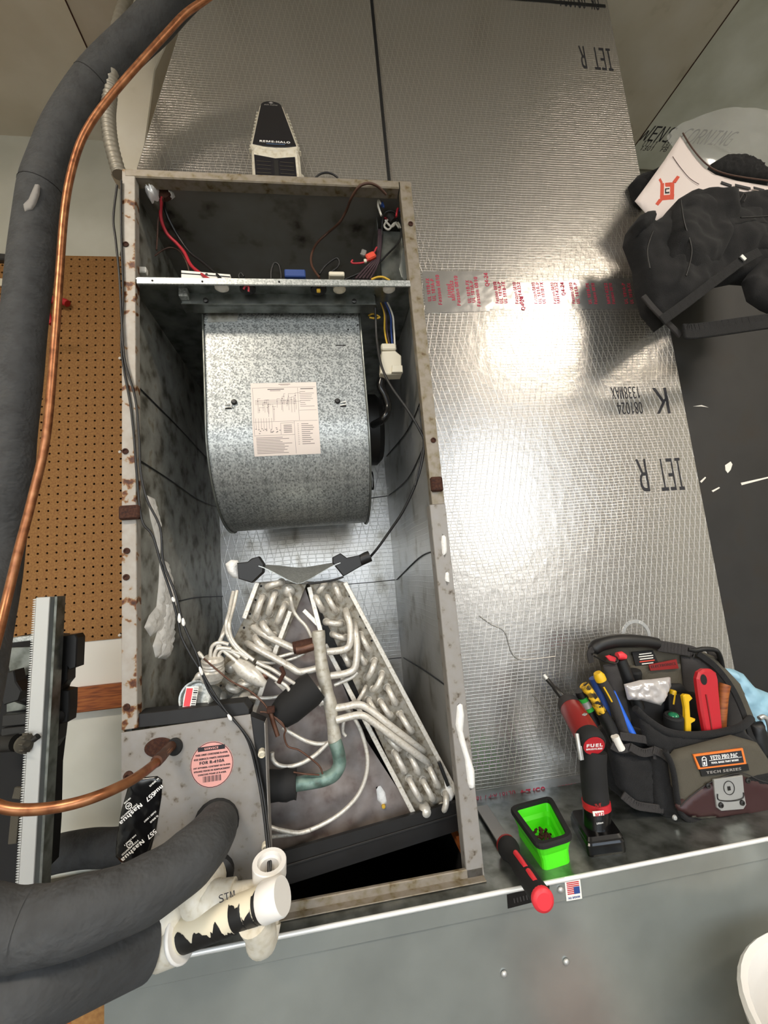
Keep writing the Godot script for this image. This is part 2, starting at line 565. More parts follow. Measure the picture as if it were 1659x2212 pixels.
	mats.cloth_black = M(rgb("0d0c0d"), 0.9, 0.0, ntex(noise(0.01, FastNoiseLite.TYPE_SIMPLEX_SMOOTH, 5, 81), [0.0, rgb("c8c4c0"), 0.5, rgb("ffffff"), 1.0, rgb("ffffff")]), 6.0, ntex(noise(0.2, FastNoiseLite.TYPE_SIMPLEX_SMOOTH, 2, 82)), 0.08)
	mats.cloth_black.rim_enabled = true
	mats.cloth_black.rim = 0.3
	mats.cloth_olive = M(rgb("4c473c"), 0.9, 0.0, null, 1.0, ntex(noise(0.25, FastNoiseLite.TYPE_SIMPLEX_SMOOTH, 2, 83)), 0.06)
	mats.cloth_olive.uv1_scale = Vector3(8, 8, 8)
	mats.cloth_grey = M(rgb("302d2c"), 0.9, 0.0, null, 1.0, ntex(noise(0.25, FastNoiseLite.TYPE_SIMPLEX_SMOOTH, 2, 84)), 0.06)
	mats.cloth_grey.uv1_scale = Vector3(8, 8, 8)
	mats.leather = M(rgb("341718"), 0.5)
	mats.paper = M(rgb("dccfca"), 0.75)
	mats.blue_plastic = M(rgb("8fb6c8"), 0.4, 0.0, null, 1.0, fine, 0.3)
	mats.film = M(Color(0.9, 0.9, 0.9, 0.16), 0.12)
	mats.film.transparency = BaseMaterial3D.TRANSPARENCY_ALPHA
	mats.board_white = M(rgb("d6d8d0"), 0.7, 0.0, ntex(soft, [0.0, rgb("dcdcd4"), 1.0, rgb("ffffff")]), 1.2)
	mats.crumple = M(rgb("e8e6e4"), 0.3, 0.3)
	mats.purifier_black = M(rgb("15131a"), 0.3)
	mats.ink_grey = M(rgb("8c8884"), 0.7)
	mats.torn = M(rgb("8a8682"), 0.9)
	mats.conduit = M(rgb("8e887c"), 0.5, 0.4)
	mats.wall_dark = M(rgb("6a655d"), 0.9)
	mats.brushed = M(rgb("c9c9c6"), 0.38, 0.5)
	mats.lit_hem = M(rgb("e8e8e4"), 0.35, 0.3)  # whitened: the highlight along the metal edge is put into this colour
	mats.pvc_cream = M(rgb("dfd4ba"), 0.45)
	mats.brushed_dark = M(rgb("8a8886"), 0.4, 0.5)
	mats.lamp = M(rgb("fff4e0"), 0.5)
	mats.lamp.emission_enabled = true
	mats.lamp.emission = rgb("fff0d8")
	mats.lamp.emission_energy_multiplier = 6.0


# ---- the garage ---------------------------------------------------------------------------------------
func struct(called: String, m: Material) -> MeshInstance3D:
	return done(called, m, self, "structure")

func room() -> void:
	var x0 := -1.7
	var x1 := 3.4
	var zf := 3.0
	start(); bx(x0 - 0.1, x1 + 0.1, -0.95, 2.1, -0.95, -0.8); tag(struct("wall_back", mats.plaster), "white painted garage wall behind the pegboard and air handler", "wall")
	start(); bx(x0 - 0.1, x0, -0.95, 2.1, -0.8, zf); tag(struct("wall_left", mats.plaster), "white side wall of the garage beside the tall toothed rail", "wall")
	start(); bx(x1, x1 + 0.1, -0.95, 2.1, -0.8, zf); tag(struct("wall_right", mats.plaster), "white side wall of the garage beyond the dark panel", "wall")
	start()
	bx(x0, -1.5, -0.95, 2.1, zf, zf + 0.1)
	bx(-1.5, 0.9, 1.5, 2.1, zf, zf + 0.1)  # lintel of the wide doorway, an unseen opening added for frontal fill
	bx(0.9, 1.4, -0.95, 2.1, zf, zf + 0.1)
	bx(1.4, 2.5, 1.75, 2.1, zf, zf + 0.1)
	bx(2.5, x1, -0.95, 2.1, zf, zf + 0.1)
	tag(struct("wall_front", mats.wall_dark), "garage wall opposite the air handler with an open doorway and a wider one added for fill light", "wall")
	start(); bx(x0, x1, 1.99, 2.1, -0.8, zf); tag(struct("ceiling", mats.ceiling), "flat painted garage ceiling above the duct", "ceiling")
	start(); bx(x0, x1, -0.95, -0.9, -0.8, zf); tag(struct("floor", mats.floor), "plain grey concrete garage floor", "floor")
	start(); bx(x0 - 3, x1 + 3, -1.0, -0.93, zf + 0.1, zf + 9.0); tag(struct("ground", mats.floor), "concrete driveway outside the garage door", "ground")
	# white backing board and wooden ledger below the pegboard
	start(); bx(x0, 0.2, 0.15, 0.285, -0.8, -0.785, 0.003); tag(struct("trim_1", mats.white), "white painted board under the pegboard", "board")
	start(); bx(x0, 0.2, 0.088, 0.155, -0.8, -0.765, 0.003); tag(struct("trim_2", mats.wood), "orange stained wooden ledger rail under the white board", "rail")
	# pegboard with its holes, one inch apart
	var pb := thing("pegboard", "brown hardboard pegboard full of small holes on the back wall", "pegboard", Vector3(-0.5, 0.28, -0.79))
	start()
	var c := 0.0254
	var nx := 38
	var ny := 49
	var px := 0.02 - nx * c
	var py := 0.28
	var zt := -0.782
	var zb := -0.787
	var rr := 0.0034
	for j in ny:
		for i in nx:
			var m := Vector2(px + (i + 0.5) * c, py + (j + 0.5) * c)
			var h := c * 0.5
			var sq := [Vector2(h, 0), Vector2(h, h), Vector2(0, h), Vector2(-h, h), Vector2(-h, 0), Vector2(-h, -h), Vector2(0, -h), Vector2(h, -h)]
			for k in 8:
				var a := TAU * k / 8
				var b := TAU * (k + 1) / 8
				var p: Vector2 = m + Vector2(cos(a), sin(a)) * rr
				var q: Vector2 = m + Vector2(cos(b), sin(b)) * rr
				var e: Vector2 = m + sq[k]
				var f: Vector2 = m + sq[(k + 1) % 8]
				quad(Vector3(p.x, p.y, zt), Vector3(e.x, e.y, zt), Vector3(f.x, f.y, zt), Vector3(q.x, q.y, zt))
				quad(Vector3(q.x, q.y, zb), Vector3(p.x, p.y, zb), Vector3(p.x, p.y, zt), Vector3(q.x, q.y, zt))
	done("board", mats.pegboard, pb)
	start()
	bx(px, px + nx * c, py, py + ny * c, -0.8, -0.7975)
	done("shade_backing", mats.black_soft, pb)  # black sheet standing in for the shade on the wall behind the holes
	for s in [Vector3(-0.3469, 1.161, -0.782), Vector3(-0.3466, 0.8482, -0.782), Vector3(-0.3462, 0.2886, -0.782)]:
		start(); lathe([Vector2(0, 0), Vector2(0.005, 0), Vector2(0.0045, 0.002), Vector2(0.002, 0.0035), Vector2(0, 0.0038)], s + Vector3(-0.004, 0, 0), Vector3(0, 0, 1), 10, true); done("screw_head", mats.white, pb)
	# two flat ceiling lamps, the one opposite the tool bag added for fill
	for k in 2:
		var lx: float = [-0.35, 1.9][k]
		var lp := thing("ceiling_lamp", ["long flat ceiling lamp opposite the air handler", "long flat ceiling lamp added for fill light opposite the tool bag, near the open doorway"][k], "lamp", Vector3(lx, 1.99, 1.5))
		start(); bx(lx - 0.63, lx + 0.63, 1.945, 1.989, 1.33, 1.67, 0.01); done("lamp_base", mats.white, lp)
		start(); bx(lx - 0.6, lx + 0.6, 1.935, 1.95, 1.35, 1.65, 0.004); done("lamp_panel", mats.lamp, lp)

# ---- ducts of foil faced board ------------------------------------------------------------------------
func ducts() -> void:
	var up := Basis(Vector3(1, 0, 0), Vector3(0, 1, 0), Vector3(0, 0, 1))
	var over := Basis(Vector3(-1, 0, 0), Vector3(0, -1, 0), Vector3(0, 0, 1))   # printed upside down
	# horizontal duct under the ceiling
	var d := thing("ceiling_duct", "foil faced duct running under the ceiling over the air handler", "duct", Vector3(0.58, 1.785, 0.5))
	start(); bx(-0.25, 1.41, 1.785, 1.81, -0.56, 1.9, 0.002); done("bottom_panel", mats.foil_dull, d)
	start(); bx(1.385, 1.41, 1.81, 1.99, -0.56, 1.9, 0.002); bx(-0.25, -0.225, 1.81, 1.99, -0.56, 1.9, 0.002); done("side_panel", mats.foil_dull, d)
	start(); bx(-0.225, 1.385, 1.81, 1.99, 1.88, 1.9); bx(-0.225, 1.385, 1.81, 1.99, -0.56, -0.54); done("end_panel", mats.foil_dull, d)
	start(); bx(1.408, 1.4115, 1.7842, 1.79, -0.56, 1.9); done("dark_edge", mats.rust, d)
	start(); bx(-0.2515, -0.248, 1.7842, 1.79, -0.56, 1.9); done("dark_edge", mats.rust, d)
	# duct board leaf on the ceiling further back
	var ob := thing("duct_board", "pale duct board with printed lettering under the ceiling above the black vest", "board", Vector3(1.9, 1.95, -0.4))
	start(); bx(1.43, 3.3, 1.955, 1.985, -0.77, 1.9, 0.003); var op := done("panel", mats.board_white, ob)
	var ceil := Basis(Vector3(1, 0, 0), Vector3(0, 0, 1), Vector3(0, -1, 0))
	words("lettering", "OWENS CORNING", Vector3(1.7259, 1.9545, -0.629), 0.055, mats.ink_black, op, ceil, "Droid Sans Mono", 1.0, 700, 0.0004, 0.42)
	words("lettering", "11111  131 1", Vector3(1.6484, 1.9545, -0.6654), 0.022, mats.ink_black, op, ceil, "Droid Sans Mono", 1.0, 700, 0.0004, 0.14)
	words("lettering", "1301  FB 1", Vector3(1.6536, 1.9545, -0.6834), 0.018, mats.ink_black, op, ceil, "Droid Sans Mono", 1.0, 700, 0.0004, 0.14)
	# plenum above the air handler: its front leans in on one side
	var p := thing("plenum", "foil faced supply plenum rising from the air handler's top", "duct", Vector3(0.2, 1.04, -0.3))
	start()
	prism([Vector2(-0.085, 1.046), Vector2(0.449, 1.046), Vector2(0.449, 1.784), Vector2(0.085, 1.784), Vector2(-0.053, 1.238)], -0.205, -0.18, 0.002)
	done("front_panel", mats.foil, p)
	start()
	var s := [Vector2(-0.085, 1.046), Vector2(-0.053, 1.238), Vector2(0.085, 1.784)]
	for i in 2:
		var a: Vector2 = s[i]
		var c: Vector2 = s[i + 1]
		quad(Vector3(a.x, a.y, -0.5), Vector3(a.x, a.y, -0.205), Vector3(c.x, c.y, -0.205), Vector3(c.x, c.y, -0.5))
		quad(Vector3(a.x + 0.024, a.y, -0.205), Vector3(a.x + 0.024, a.y, -0.5), Vector3(c.x + 0.024, c.y, -0.5), Vector3(c.x + 0.024, c.y, -0.205))
	done("side_panel", mats.foil_dull, p)
	start(); bx(-0.08, 0.449, 1.046, 1.784, -0.51, -0.5); done("back_panel", mats.foil_dull, p)
	start(); prism([Vector2(-0.1389, 1.3033), Vector2(-0.1458, 1.5914), Vector2(-0.0787, 1.8434), Vector2(0.0562, 1.8622), Vector2(-0.0455, 1.5765), Vector2(-0.0764, 1.3066)], -0.3, -0.26, 0.002); done("rear_panel", mats.foil_dull, p)
	# return chase beside the cabinet: one tall board with printing, tape and a crease
	var r := thing("return_chase", "tall foil faced duct board box standing between cabinet and dark panel", "duct", Vector3(0.76, 0, -0.3))
	start(); bx(0.456, 1.058, 0.001, 1.784, -0.205, -0.18, 0.004); var fp := done("front_panel", mats.foil, r)
	start(); bx(1.034, 1.058, 0.001, 1.784, -0.79, -0.206, 0.002); done("side_panel", mats.foil_dull, r)
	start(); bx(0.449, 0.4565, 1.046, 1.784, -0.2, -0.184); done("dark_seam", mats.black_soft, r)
	words("lettering", "IET R", Vector3(0.9944, 1.5989, -0.1797), 0.064, mats.ink_black, fp, over, "Droid Sans Mono", 1.0, 700, 0.0006, 0.083)
	words("lettering", "OK 081024", Vector3(0.975, 1.768, -0.1797), 0.045, mats.ink_black, fp, over, "Droid Sans Mono", 1.0, 700, 0.0004, 0.108)
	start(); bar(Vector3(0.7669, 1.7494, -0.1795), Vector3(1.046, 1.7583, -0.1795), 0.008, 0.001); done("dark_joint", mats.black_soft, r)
	words("lettering", "K", Vector3(1.0049, 0.7227, -0.1797), 0.058, mats.ink_black, fp, over, "Droid Sans Mono", 1.0, 700, 0.0004, 0.033)
	words("lettering", "081024", Vector3(0.9241, 0.7075, -0.1797), 0.026, mats.ink_black, fp, over, "Droid Sans Mono", 1.0, 700, 0.0004, 0.058)
	words("lettering", "1338MAX", Vector3(0.9205, 0.7418, -0.1797), 0.026, mats.ink_black, fp, over, "Droid Sans Mono", 1.0, 700, 0.0004, 0.066)
	words("lettering", "IET", Vector3(0.9929, 0.5607, -0.1797), 0.069, mats.ink_black, fp, over, "Droid Sans Mono", 1.0, 700, 0.0004, 0.053)
	words("lettering", "R", Vector3(0.9286, 0.5621, -0.1797), 0.069, mats.ink_black, fp, over, "Droid Sans Mono", 1.0, 700, 0.0004, 0.022)
	# tape across the board, printed sideways in red
	var side := Basis(Vector3(0, 1, 0), Vector3(-1, 0, 0), Vector3(0, 0, 1))
	start(); prism([Vector2(0.5029, 1.0198), Vector2(0.6500, 1.0221), Vector2(0.6386, 0.9299), Vector2(0.5012, 0.9246)], 0.0, 0.0007, 0.0, Transform3D(Basis(), Vector3(0, 0, -0.18))); var ta := done("tape", mats.tape_clear, r)
	start(); prism([Vector2(0.5072, 0.9839), Vector2(0.9665, 1.0102), Vector2(1.0476, 1.0124), Vector2(1.0327, 0.9351), Vector2(0.5022, 0.9338)], 0.0, 0.0005, 0.0, Transform3D(Basis(), Vector3(0, 0, -0.18))); var tb := done("tape", mats.tape_clear, r)
	var marks := [["Fasson 0810", 948], ["UL 181A-P", 936], ["UL 181B-FX", 926], ["Fasson 0810", 988], ["MH14352", 978], ["Listed", 970], ["Fasson 0810", 1031], ["UL 181A-P", 1021], ["UL 181B-FX", 1012]]
	var uv := [Vector3(0.534, 0.9773, -0.1792), Vector3(0.5221, 0.9772, -0.1792), Vector3(0.5122, 0.9771, -0.1792), Vector3(0.5738, 0.9755, -0.1792), Vector3(0.5637, 0.9755, -0.1792), Vector3(0.5557, 0.9754, -0.1792), Vector3(0.6171, 0.9738, -0.1792), Vector3(0.6069, 0.9737, -0.1792), Vector3(0.5978, 0.9736, -0.1792)]
	for i in marks.size():
		words("lettering", marks[i][0], uv[i], 0.0075, mats.ink_red, ta, side, "Droid Sans", 1.0, 700, 0.0003, [0.068, 0.05, 0.052, 0.068, 0.045, 0.03][i % 6])
	var low := [Vector3(0.6589, 0.9721, -0.1793), Vector3(0.6683, 0.9722, -0.1793), Vector3(0.6776, 0.9722, -0.1793), Vector3(0.7025, 0.9714, -0.1793), Vector3(0.7119, 0.9715, -0.1793), Vector3(0.7457, 0.9717, -0.1793), Vector3(0.7553, 0.9718, -0.1793), Vector3(0.7648, 0.9719, -0.1793), Vector3(0.7895, 0.9721, -0.1793), Vector3(0.7981, 0.9722, -0.1793), Vector3(0.8328, 0.9724, -0.1793), Vector3(0.8437, 0.9725, -0.1793), Vector3(0.8721, 0.9717, -0.1793), Vector3(0.8853, 0.9718, -0.1793), Vector3(0.9165, 0.972, -0.1793), Vector3(0.9277, 0.9721, -0.1793), Vector3(0.9592, 0.9724, -0.1793), Vector3(0.9728, 0.9725, -0.1793)]
	var texts := ["Fasson 0810", "UL 181A-P", "UL 181B-FX", "Fasson 0810", "MH14352"]
	for i in low.size():
		words("lettering", texts[i % 5], low[i], 0.0075, mats.ink_red, tb, side, "Droid Sans", 1.0, 700, 0.0003, 0.05)
	for q in [Vector3(0.6409, 1.0018, -0.1791), Vector3(0.7149, 0.9477, -0.1791), Vector3(0.8124, 0.982, -0.1791)]:
		words("lettering", "Q4-24", q, 0.0085, mats.ink_red, tb, side, "Droid Sans", 1.0, 700)
	start(); prism([Vector2(0.5003, 0.0145), Vector2(0.7698, 0.0135), Vector2(0.7658, -0.0098), Vector2(0.4976, -0.0077)], 0.0, 0.0006, 0.0, Transform3D(Basis(), Vector3(0, 0, -0.18))); var tl := done("tape", mats.tape_clear, r)
	words("lettering", "03/24", Vector3(0.605, -0.0026, -0.1792), 0.013, mats.ink_red, tl, over, "Droid Sans", 1.0, 700)
	words("lettering", "UL181 A-P / 181B-FX", Vector3(0.5214, 0.0013, -0.1792), 0.008, mats.ink_red, tl, over, "Droid Sans")
	words("lettering", "Fasson Listed", Vector3(0.5498, -0.0112, -0.1792), 0.008, mats.ink_red, tl, over, "Droid Sans")
	words("lettering", "Fasson", Vector3(0.6699, -0.0035, -0.1792), 0.008, mats.ink_red, tl, over, "Droid Sans")
	start(); tube(cr([Vector3(0.5418, 0.3122, -0.1795), Vector3(0.5623, 0.295, -0.1795), Vector3(0.5875, 0.2781, -0.1795), Vector3(0.5961, 0.2394, -0.1795), Vector3(0.617, 0.2246, -0.1795), Vector3(0.6817, 0.2234, -0.1795)]), 0.0012, 6); done("crease", mats.foil, fp)
	start(); tube(cr([Vector3(0.6265, 0.1616, -0.1795), Vector3(0.6454, 0.1348, -0.1795), Vector3(0.6644, 0.1081, -0.1795), Vector3(0.6686, 0.0754, -0.1795)]), 0.0012, 6); done("crease", mats.foil, fp)
	# dark sheet to the side
	var k := thing("dark_panel", "dark grey sheet metal panel with white scuffs behind the tool bag", "panel", Vector3(1.4, 0, -0.24))
	start(); bx(1.0, 2.6, -0.88, 1.2, -0.25, -0.215, 0.004); done("sheet", mats.dark_panel, k)
	for q in [[Vector2(1.1624, 0.5793), Vector2(1.1783, 0.5871), Vector2(1.1816, 0.5805), Vector2(1.1741, 0.5681), Vector2(1.1654, 0.5611), Vector2(1.1610, 0.5677)], [Vector2(1.1932, 0.5373), Vector2(1.2665, 0.5471), Vector2(1.2657, 0.5439), Vector2(1.1944, 0.5319)], [Vector2(1.0920, 0.5461), Vector2(1.1068, 0.5558), Vector2(1.1087, 0.5536), Vector2(1.0948, 0.5428)], [Vector2(1.1162, 0.5238), Vector2(1.1364, 0.5310), Vector2(1.1383, 0.5288), Vector2(1.1190, 0.5205)], [Vector2(1.1107, 0.7192), Vector2(1.1326, 0.7218), Vector2(1.1493, 0.7158), Vector2(1.1319, 0.7185)]]:
		start(); prism(q, 0.0, 0.0005, 0.0, Transform3D(Basis(), Vector3(0, 0, -0.215))); done("scuff", mats.off_white, k)
	# flexible conduit down the cabinet's corner
	var fc := thing("flexible_conduit", "ribbed grey flexible conduit behind the insulated pipe", "conduit", Vector3(-0.0238, 1.0823, -0.05))
	start()
	var path := cr([Vector3(-0.069, 1.7051, -0.2), Vector3(-0.0683, 1.5541, -0.15), Vector3(-0.0365, 1.3247, -0.05), Vector3(-0.0413, 1.2407, -0.05), Vector3(-0.0439, 1.1952, -0.05), Vector3(-0.0394, 1.1423, -0.05), Vector3(-0.0266, 1.0839, -0.05)], 26)
	var rad := []
	for i in path.size():
		rad.append(0.0105 + 0.001 * sin(i * 1.57))
	tube(path, rad, 14)
	done("tube", mats.conduit, fc)
	var pw := thing("platform", "galvanized sheet metal return plenum that the air handler and tools stand on", "plenum", Vector3(0.8, -0.9, -0.1))
	start()
	bx(-0.006, 1.9, -0.006, 0.0, -0.03 + 0.015, 0.03)                     # top, in front of the opening
	bx(0.435, 1.9, -0.006, 0.0, -0.215, -0.015)
	bx(-0.006, 1.9, -0.006, 0.0, -0.78, -0.5)
	done("top", mats.galv_smooth, pw)
	start(); tube([Vector3(-0.006, -0.0015, 0.03), Vector3(1.9, -0.0015, 0.03)], 0.0028, 8); done("lit_hem", mats.lit_hem, pw)  # folded edge, its highlight painted in by the pale tone
	start(); bx(-0.006, 1.9, -0.026, -0.001, 0.024, 0.0305, 0.001); done("front_flange", mats.galv_face, pw)
	start(); bx(-0.006, 1.9, -0.88, -0.02, 0.02, 0.0275); done("front_panel", mats.galv_face, pw)
	start(); bx(-0.006, 0.0, -0.88, -0.006, -0.5, 0.02); done("side_panel", mats.galv_smooth, pw)
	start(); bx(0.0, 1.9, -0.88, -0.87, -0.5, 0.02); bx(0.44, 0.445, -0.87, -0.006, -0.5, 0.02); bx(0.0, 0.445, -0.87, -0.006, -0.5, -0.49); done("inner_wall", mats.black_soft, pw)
	for q in [Vector3(0.4495, -0.0917, 0.0275), Vector3(0.5347, -0.0112, 0.0305), Vector3(0.5314, -0.094, 0.0275)]:
		start(); lathe([Vector2(0.004, 0), Vector2(0.0042, 0.002), Vector2(0.002, 0.0035), Vector2(0, 0.004)], q, Vector3(0, -0.3, 1), 10, true); done("screw", mats.steel, pw)
	# stickers on the flange
	var fl := thing("flag_sticker", "small white sticker with an upside down striped flag on the metal edge", "sticker", Vector3(0.5521, -0.0123, 0.031))
	var fb := Basis(Vector3(-1, 0, 0), Vector3(0, -1, 0), Vector3(0, 0, 1)).rotated(Vector3(0, 0, 1), -0.03)
	var fcn: Vector3 = Vector3(0.5521, -0.0122, 0.0311)
	start(); box(fcn, Vector3(0.0215, 0.0275, 0.0005), 0.0002, fb); var sb := done("sticker_base", mats.white, fl)
	for i in 7:
		start(); box(fcn + fb * Vector3(0.0, 0.006 - i * 0.0021, 0.0004), Vector3(0.017, 0.0011, 0.0003), 0.0, fb); done("red_stripe", mats.red, sb)
	start(); box(fcn + fb * Vector3(-0.0045, 0.0028, 0.0005), Vector3(0.008, 0.008, 0.0003), 0.0, fb); done("blue_canton", mats.wire_blue, sb)
	words("lettering", "MADE IN", fcn + fb * Vector3(0, 0.0106, 0.0005), 0.0022, mats.wire_blue, sb, fb, "Droid Sans", 1.0, 700, 0.0003, 0.0155)
	words("lettering", "U. S. A.", fcn + fb * Vector3(0, -0.0112, 0.0005), 0.0022, mats.wire_blue, sb, fb, "Droid Sans", 1.0, 700, 0.0003, 0.0155)
	var bt := thing("black_label", "small black embossed label under the red handle on the metal edge", "label", Vector3(0.4837, -0.0149, 0.031))
	start(); prism([Vector2(0.4635, -0.0051), Vector2(0.5212, -0.0022), Vector2(0.5188, -0.0183), Vector2(0.4627, -0.0206)], 0.0, 0.0006, 0.0002, Transform3D(Basis(), Vector3(0, 0, 0.0305))); done("label_base", mats.black_gloss, bt)
	for k2 in 5:
		start(); box(Vector3(0.4801, -0.013, 0.0313) + Vector3(-0.008 + k2 * 0.0042, 0.0002 * k2, 0), Vector3(0.0014, 0.0055, 0.0004), 0.0, Basis().rotated(Vector3(0, 0, 1), 0.1)); done("worn_letter", mats.cloth_grey, bt)


# ---- the open air handler -----------------------------------------------------------------------------
const W := 0.445
const H := 1.042
const D := 0.514

func blob(poly: Array, z: float, thick: float, m: Material, called: String, parent: Node3D, sd := 3, step := 0.004) -> void:
	start()
	pillow(poly, func(_x, _y): return z, thick, thick * 1.6, step, 0.0008, noise(0.06, FastNoiseLite.TYPE_SIMPLEX_SMOOTH, 3, sd), thick * 0.4)
	done(called, m, parent)

func cabinet() -> void:
	var c := thing("air_handler_cabinet", "tall open grey sheet metal air handler cabinet with rusty front edges", "air handler", Vector3(W * 0.5, 0, -D * 0.5))
	# outer skin and foil liner of each wall
	start(); bx(0, 0.0015, 0.002, H, -D, -0.002); done("side_panel", mats.paint_rust, c)
	start(); bx(W - 0.0015, W, 0.002, H, -D, -0.002); done("side_panel", mats.paint_grey, c)
	start(); bx(0.0015, 0.006, 0.03, H - 0.002, -D + 0.006, -0.012); done("side_liner", mats.liner_dirty, c)
	start(); bx(W - 0.006, W - 0.0015, 0.03, H - 0.002, -D + 0.006, -0.012); done("side_liner", mats.liner, c)
	start(); bx(0.0, W, 0.002, H, -D - 0.0015, -D); done("back_panel", mats.paint_grey, c)
	start(); bx(0.006, W - 0.006, 0.03, 0.86, -D, -D + 0.006); done("back_liner", mats.liner, c)
	start(); bx(0, W, H, H + 0.0015, -D, 0.0); done("top_panel", mats.paint_dirty, c)
	start(); bx(0.006, W - 0.006, H - 0.005, H - 0.001, -0.266, -0.014); done("top_liner", mats.compart, c)
	start(); bx(0.006, W - 0.006, 0.862, H - 0.005, -0.266, -0.26); done("compartment_panel", mats.compart, c)
	# front edges
	start()
	bx(-0.0005, 0.0175, 0.24, H, -0.0012, 0.0006, 0.0005)
	bx(-0.0005, 0.0012, 0.24, H, -0.016, 0.0, 0.0004)
	bx(0.0165, 0.0178, 0.24, H - 0.01, -0.014, 0.0, 0.0004)
	done("front_stile", mats.paint_rust, c)
	start()
	bx(W - 0.0185, W + 0.0005, 0.50, H, -0.0012, 0.0006, 0.0005)
	bx(W - 0.0188, W - 0.0174, 0.50, H - 0.01, -0.014, 0.0, 0.0004)
	done("front_stile", mats.paint_dirty, c)
	start()
	bx(W - 0.0225, W + 0.0012, 0.0, 0.50, -0.0008, 0.0012, 0.0006)
	bx(W - 0.0228, W - 0.0212, 0.0, 0.50, -0.02, 0.0004, 0.0005)
	bx(W - 0.0005, W + 0.0012, 0.0, 0.50, -0.03, 0.0, 0.0004)
	done("front_stile", mats.paint_grey, c)
	start()
	bx(0.004, W - 0.02, H - 0.0115, H + 0.001, -0.001, 0.001, 0.0008)
	bx(0.004, W - 0.02, H - 0.0125, H - 0.011, -0.02, 0.0, 0.0005)
	done("top_rail", mats.paint_dirty, c)
	start()
	bx(0.18, W, 0.0, 0.012, -0.004, 0.0012, 0.001)
	bx(0.18, W, 0.0005, 0.002, -0.016, 0.012, 0.0005)
	done("bottom_rail", mats.paint_dirty, c)
	start(); bx(0.43, 0.436, 0.0, 0.012, -0.1, -0.004); done("bottom_side_rail", mats.wood, c)
	start(); box(Vector3(0.0115, 0.515, 0.004), Vector3(0.026, 0.019, 0.009), 0.002); done("corner_bracket", mats.rust, c)
	start(); box(Vector3(0.4354, 0.5298, 0.003), Vector3(0.018, 0.022, 0.008), 0.002); done("corner_bracket", mats.rust, c)
	for q in [Vector3(0.0051, 0.9157, 0.0008), Vector3(0.0044, 0.6008, 0.0008), Vector3(0.0054, 0.4296, 0.0008), Vector3(0.0058, 0.2672, 0.0008), Vector3(0.4377, 0.9639, 0.0008), Vector3(0.4381, 0.5981, 0.0008), Vector3(0.006, 0.4642, 0.0008)]:
		start(); lathe([Vector2(0.0042, 0), Vector2(0.0042, 0.0012), Vector2(0.0026, 0.0016), Vector2(0.0022, 0.0004), Vector2(0, 0.0003)], q, Vector3(0, 0, 1), 12); done("screw_hole", mats.rust, c)
	# dark wires that pin the liner to the walls
	for p in [[Vector3(0.0075, 0.7096, -0.0288), Vector3(0.0075, 0.7097, -0.1235), Vector3(0.0075, 0.7088, -0.2238), Vector3(0.0075, 0.703, -0.4075)], [Vector3(0.0075, 0.5981, -0.0401), Vector3(0.0075, 0.5965, -0.1623), Vector3(0.0075, 0.5918, -0.3286), Vector3(0.0075, 0.6048, -0.5236)], [Vector3(0.0075, 0.3879, -0.1963), Vector3(0.0075, 0.3889, -0.3119), Vector3(0.0075, 0.3813, -0.5232)]]:
		start(); tube(cr(p), 0.0011, 6); done("liner_wire", mats.wire_black, c)
	for p in [[Vector3(0.4375, 0.6843, -0.0288), Vector3(0.4375, 0.6738, -0.172), Vector3(0.4375, 0.7028, -0.451)], [Vector3(0.4375, 0.6055, -0.0636), Vector3(0.4375, 0.5875, -0.2152), Vector3(0.4375, 0.6027, -0.4695)], [Vector3(0.4375, 0.4336, -0.0468), Vector3(0.4375, 0.4283, -0.1771), Vector3(0.4375, 0.3861, -0.4613)], [Vector3(0.4375, 0.1968, -0.4598), Vector3(0.4375, 0.2175, -0.2109), Vector3(0.4375, 0.2269, -0.0396)]]:
		start(); tube(cr(p), 0.0012, 6); done("liner_wire", mats.wire_black, c)
	for p in [[Vector3(0.4408, 0.6083, -0.507), Vector3(0.3805, 0.6045, -0.507), Vector3(0.319, 0.6045, -0.507)], [Vector3(0.4436, 0.3852, -0.507), Vector3(0.3752, 0.384, -0.507), Vector3(0.2976, 0.3848, -0.507)], [Vector3(0.4403, 0.188, -0.507), Vector3(0.4128, 0.1887, -0.507), Vector3(0.3772, 0.188, -0.507)]]:
		start(); tube(cr(p), 0.0011, 6); done("liner_wire", mats.wire_black, c)
	# dried cleaning foam on the edges and walls
	blob([Vector2(0.4334, 0.2204), Vector2(0.4404, 0.2171), Vector2(0.4414, 0.2029), Vector2(0.4371, 0.1823), Vector2(0.4409, 0.1578), Vector2(0.4475, 0.1302), Vector2(0.4458, 0.1099), Vector2(0.4388, 0.1063), Vector2(0.4362, 0.1172), Vector2(0.4356, 0.1466), Vector2(0.4305, 0.1711), Vector2(0.4277, 0.1925)], 0.0012, 0.004, mats.soap, "foam_streak", c)
	blob([Vector2(0.4366, 0.4566), Vector2(0.4423, 0.4508), Vector2(0.4415, 0.4305), Vector2(0.4370, 0.4207), Vector2(0.4336, 0.4277), Vector2(0.4340, 0.4446)], 0.0012, 0.0025, mats.soap, "foam_streak", c, 4)
	blob([Vector2(0.4364, 0.4027), Vector2(0.4408, 0.3984), Vector2(0.4401, 0.3852), Vector2(0.4354, 0.3803), Vector2(0.4338, 0.3910)], 0.0012, 0.002, mats.soap, "foam_streak", c, 5)
	# foam run down the inner wall (the outline is drawn on that wall and turned to face out from it)
	var wall := Transform3D(Basis(Vector3(0, 0, -1), Vector3(0, 1, 0), Vector3(1, 0, 0)), Vector3(0.0062, 0, 0))
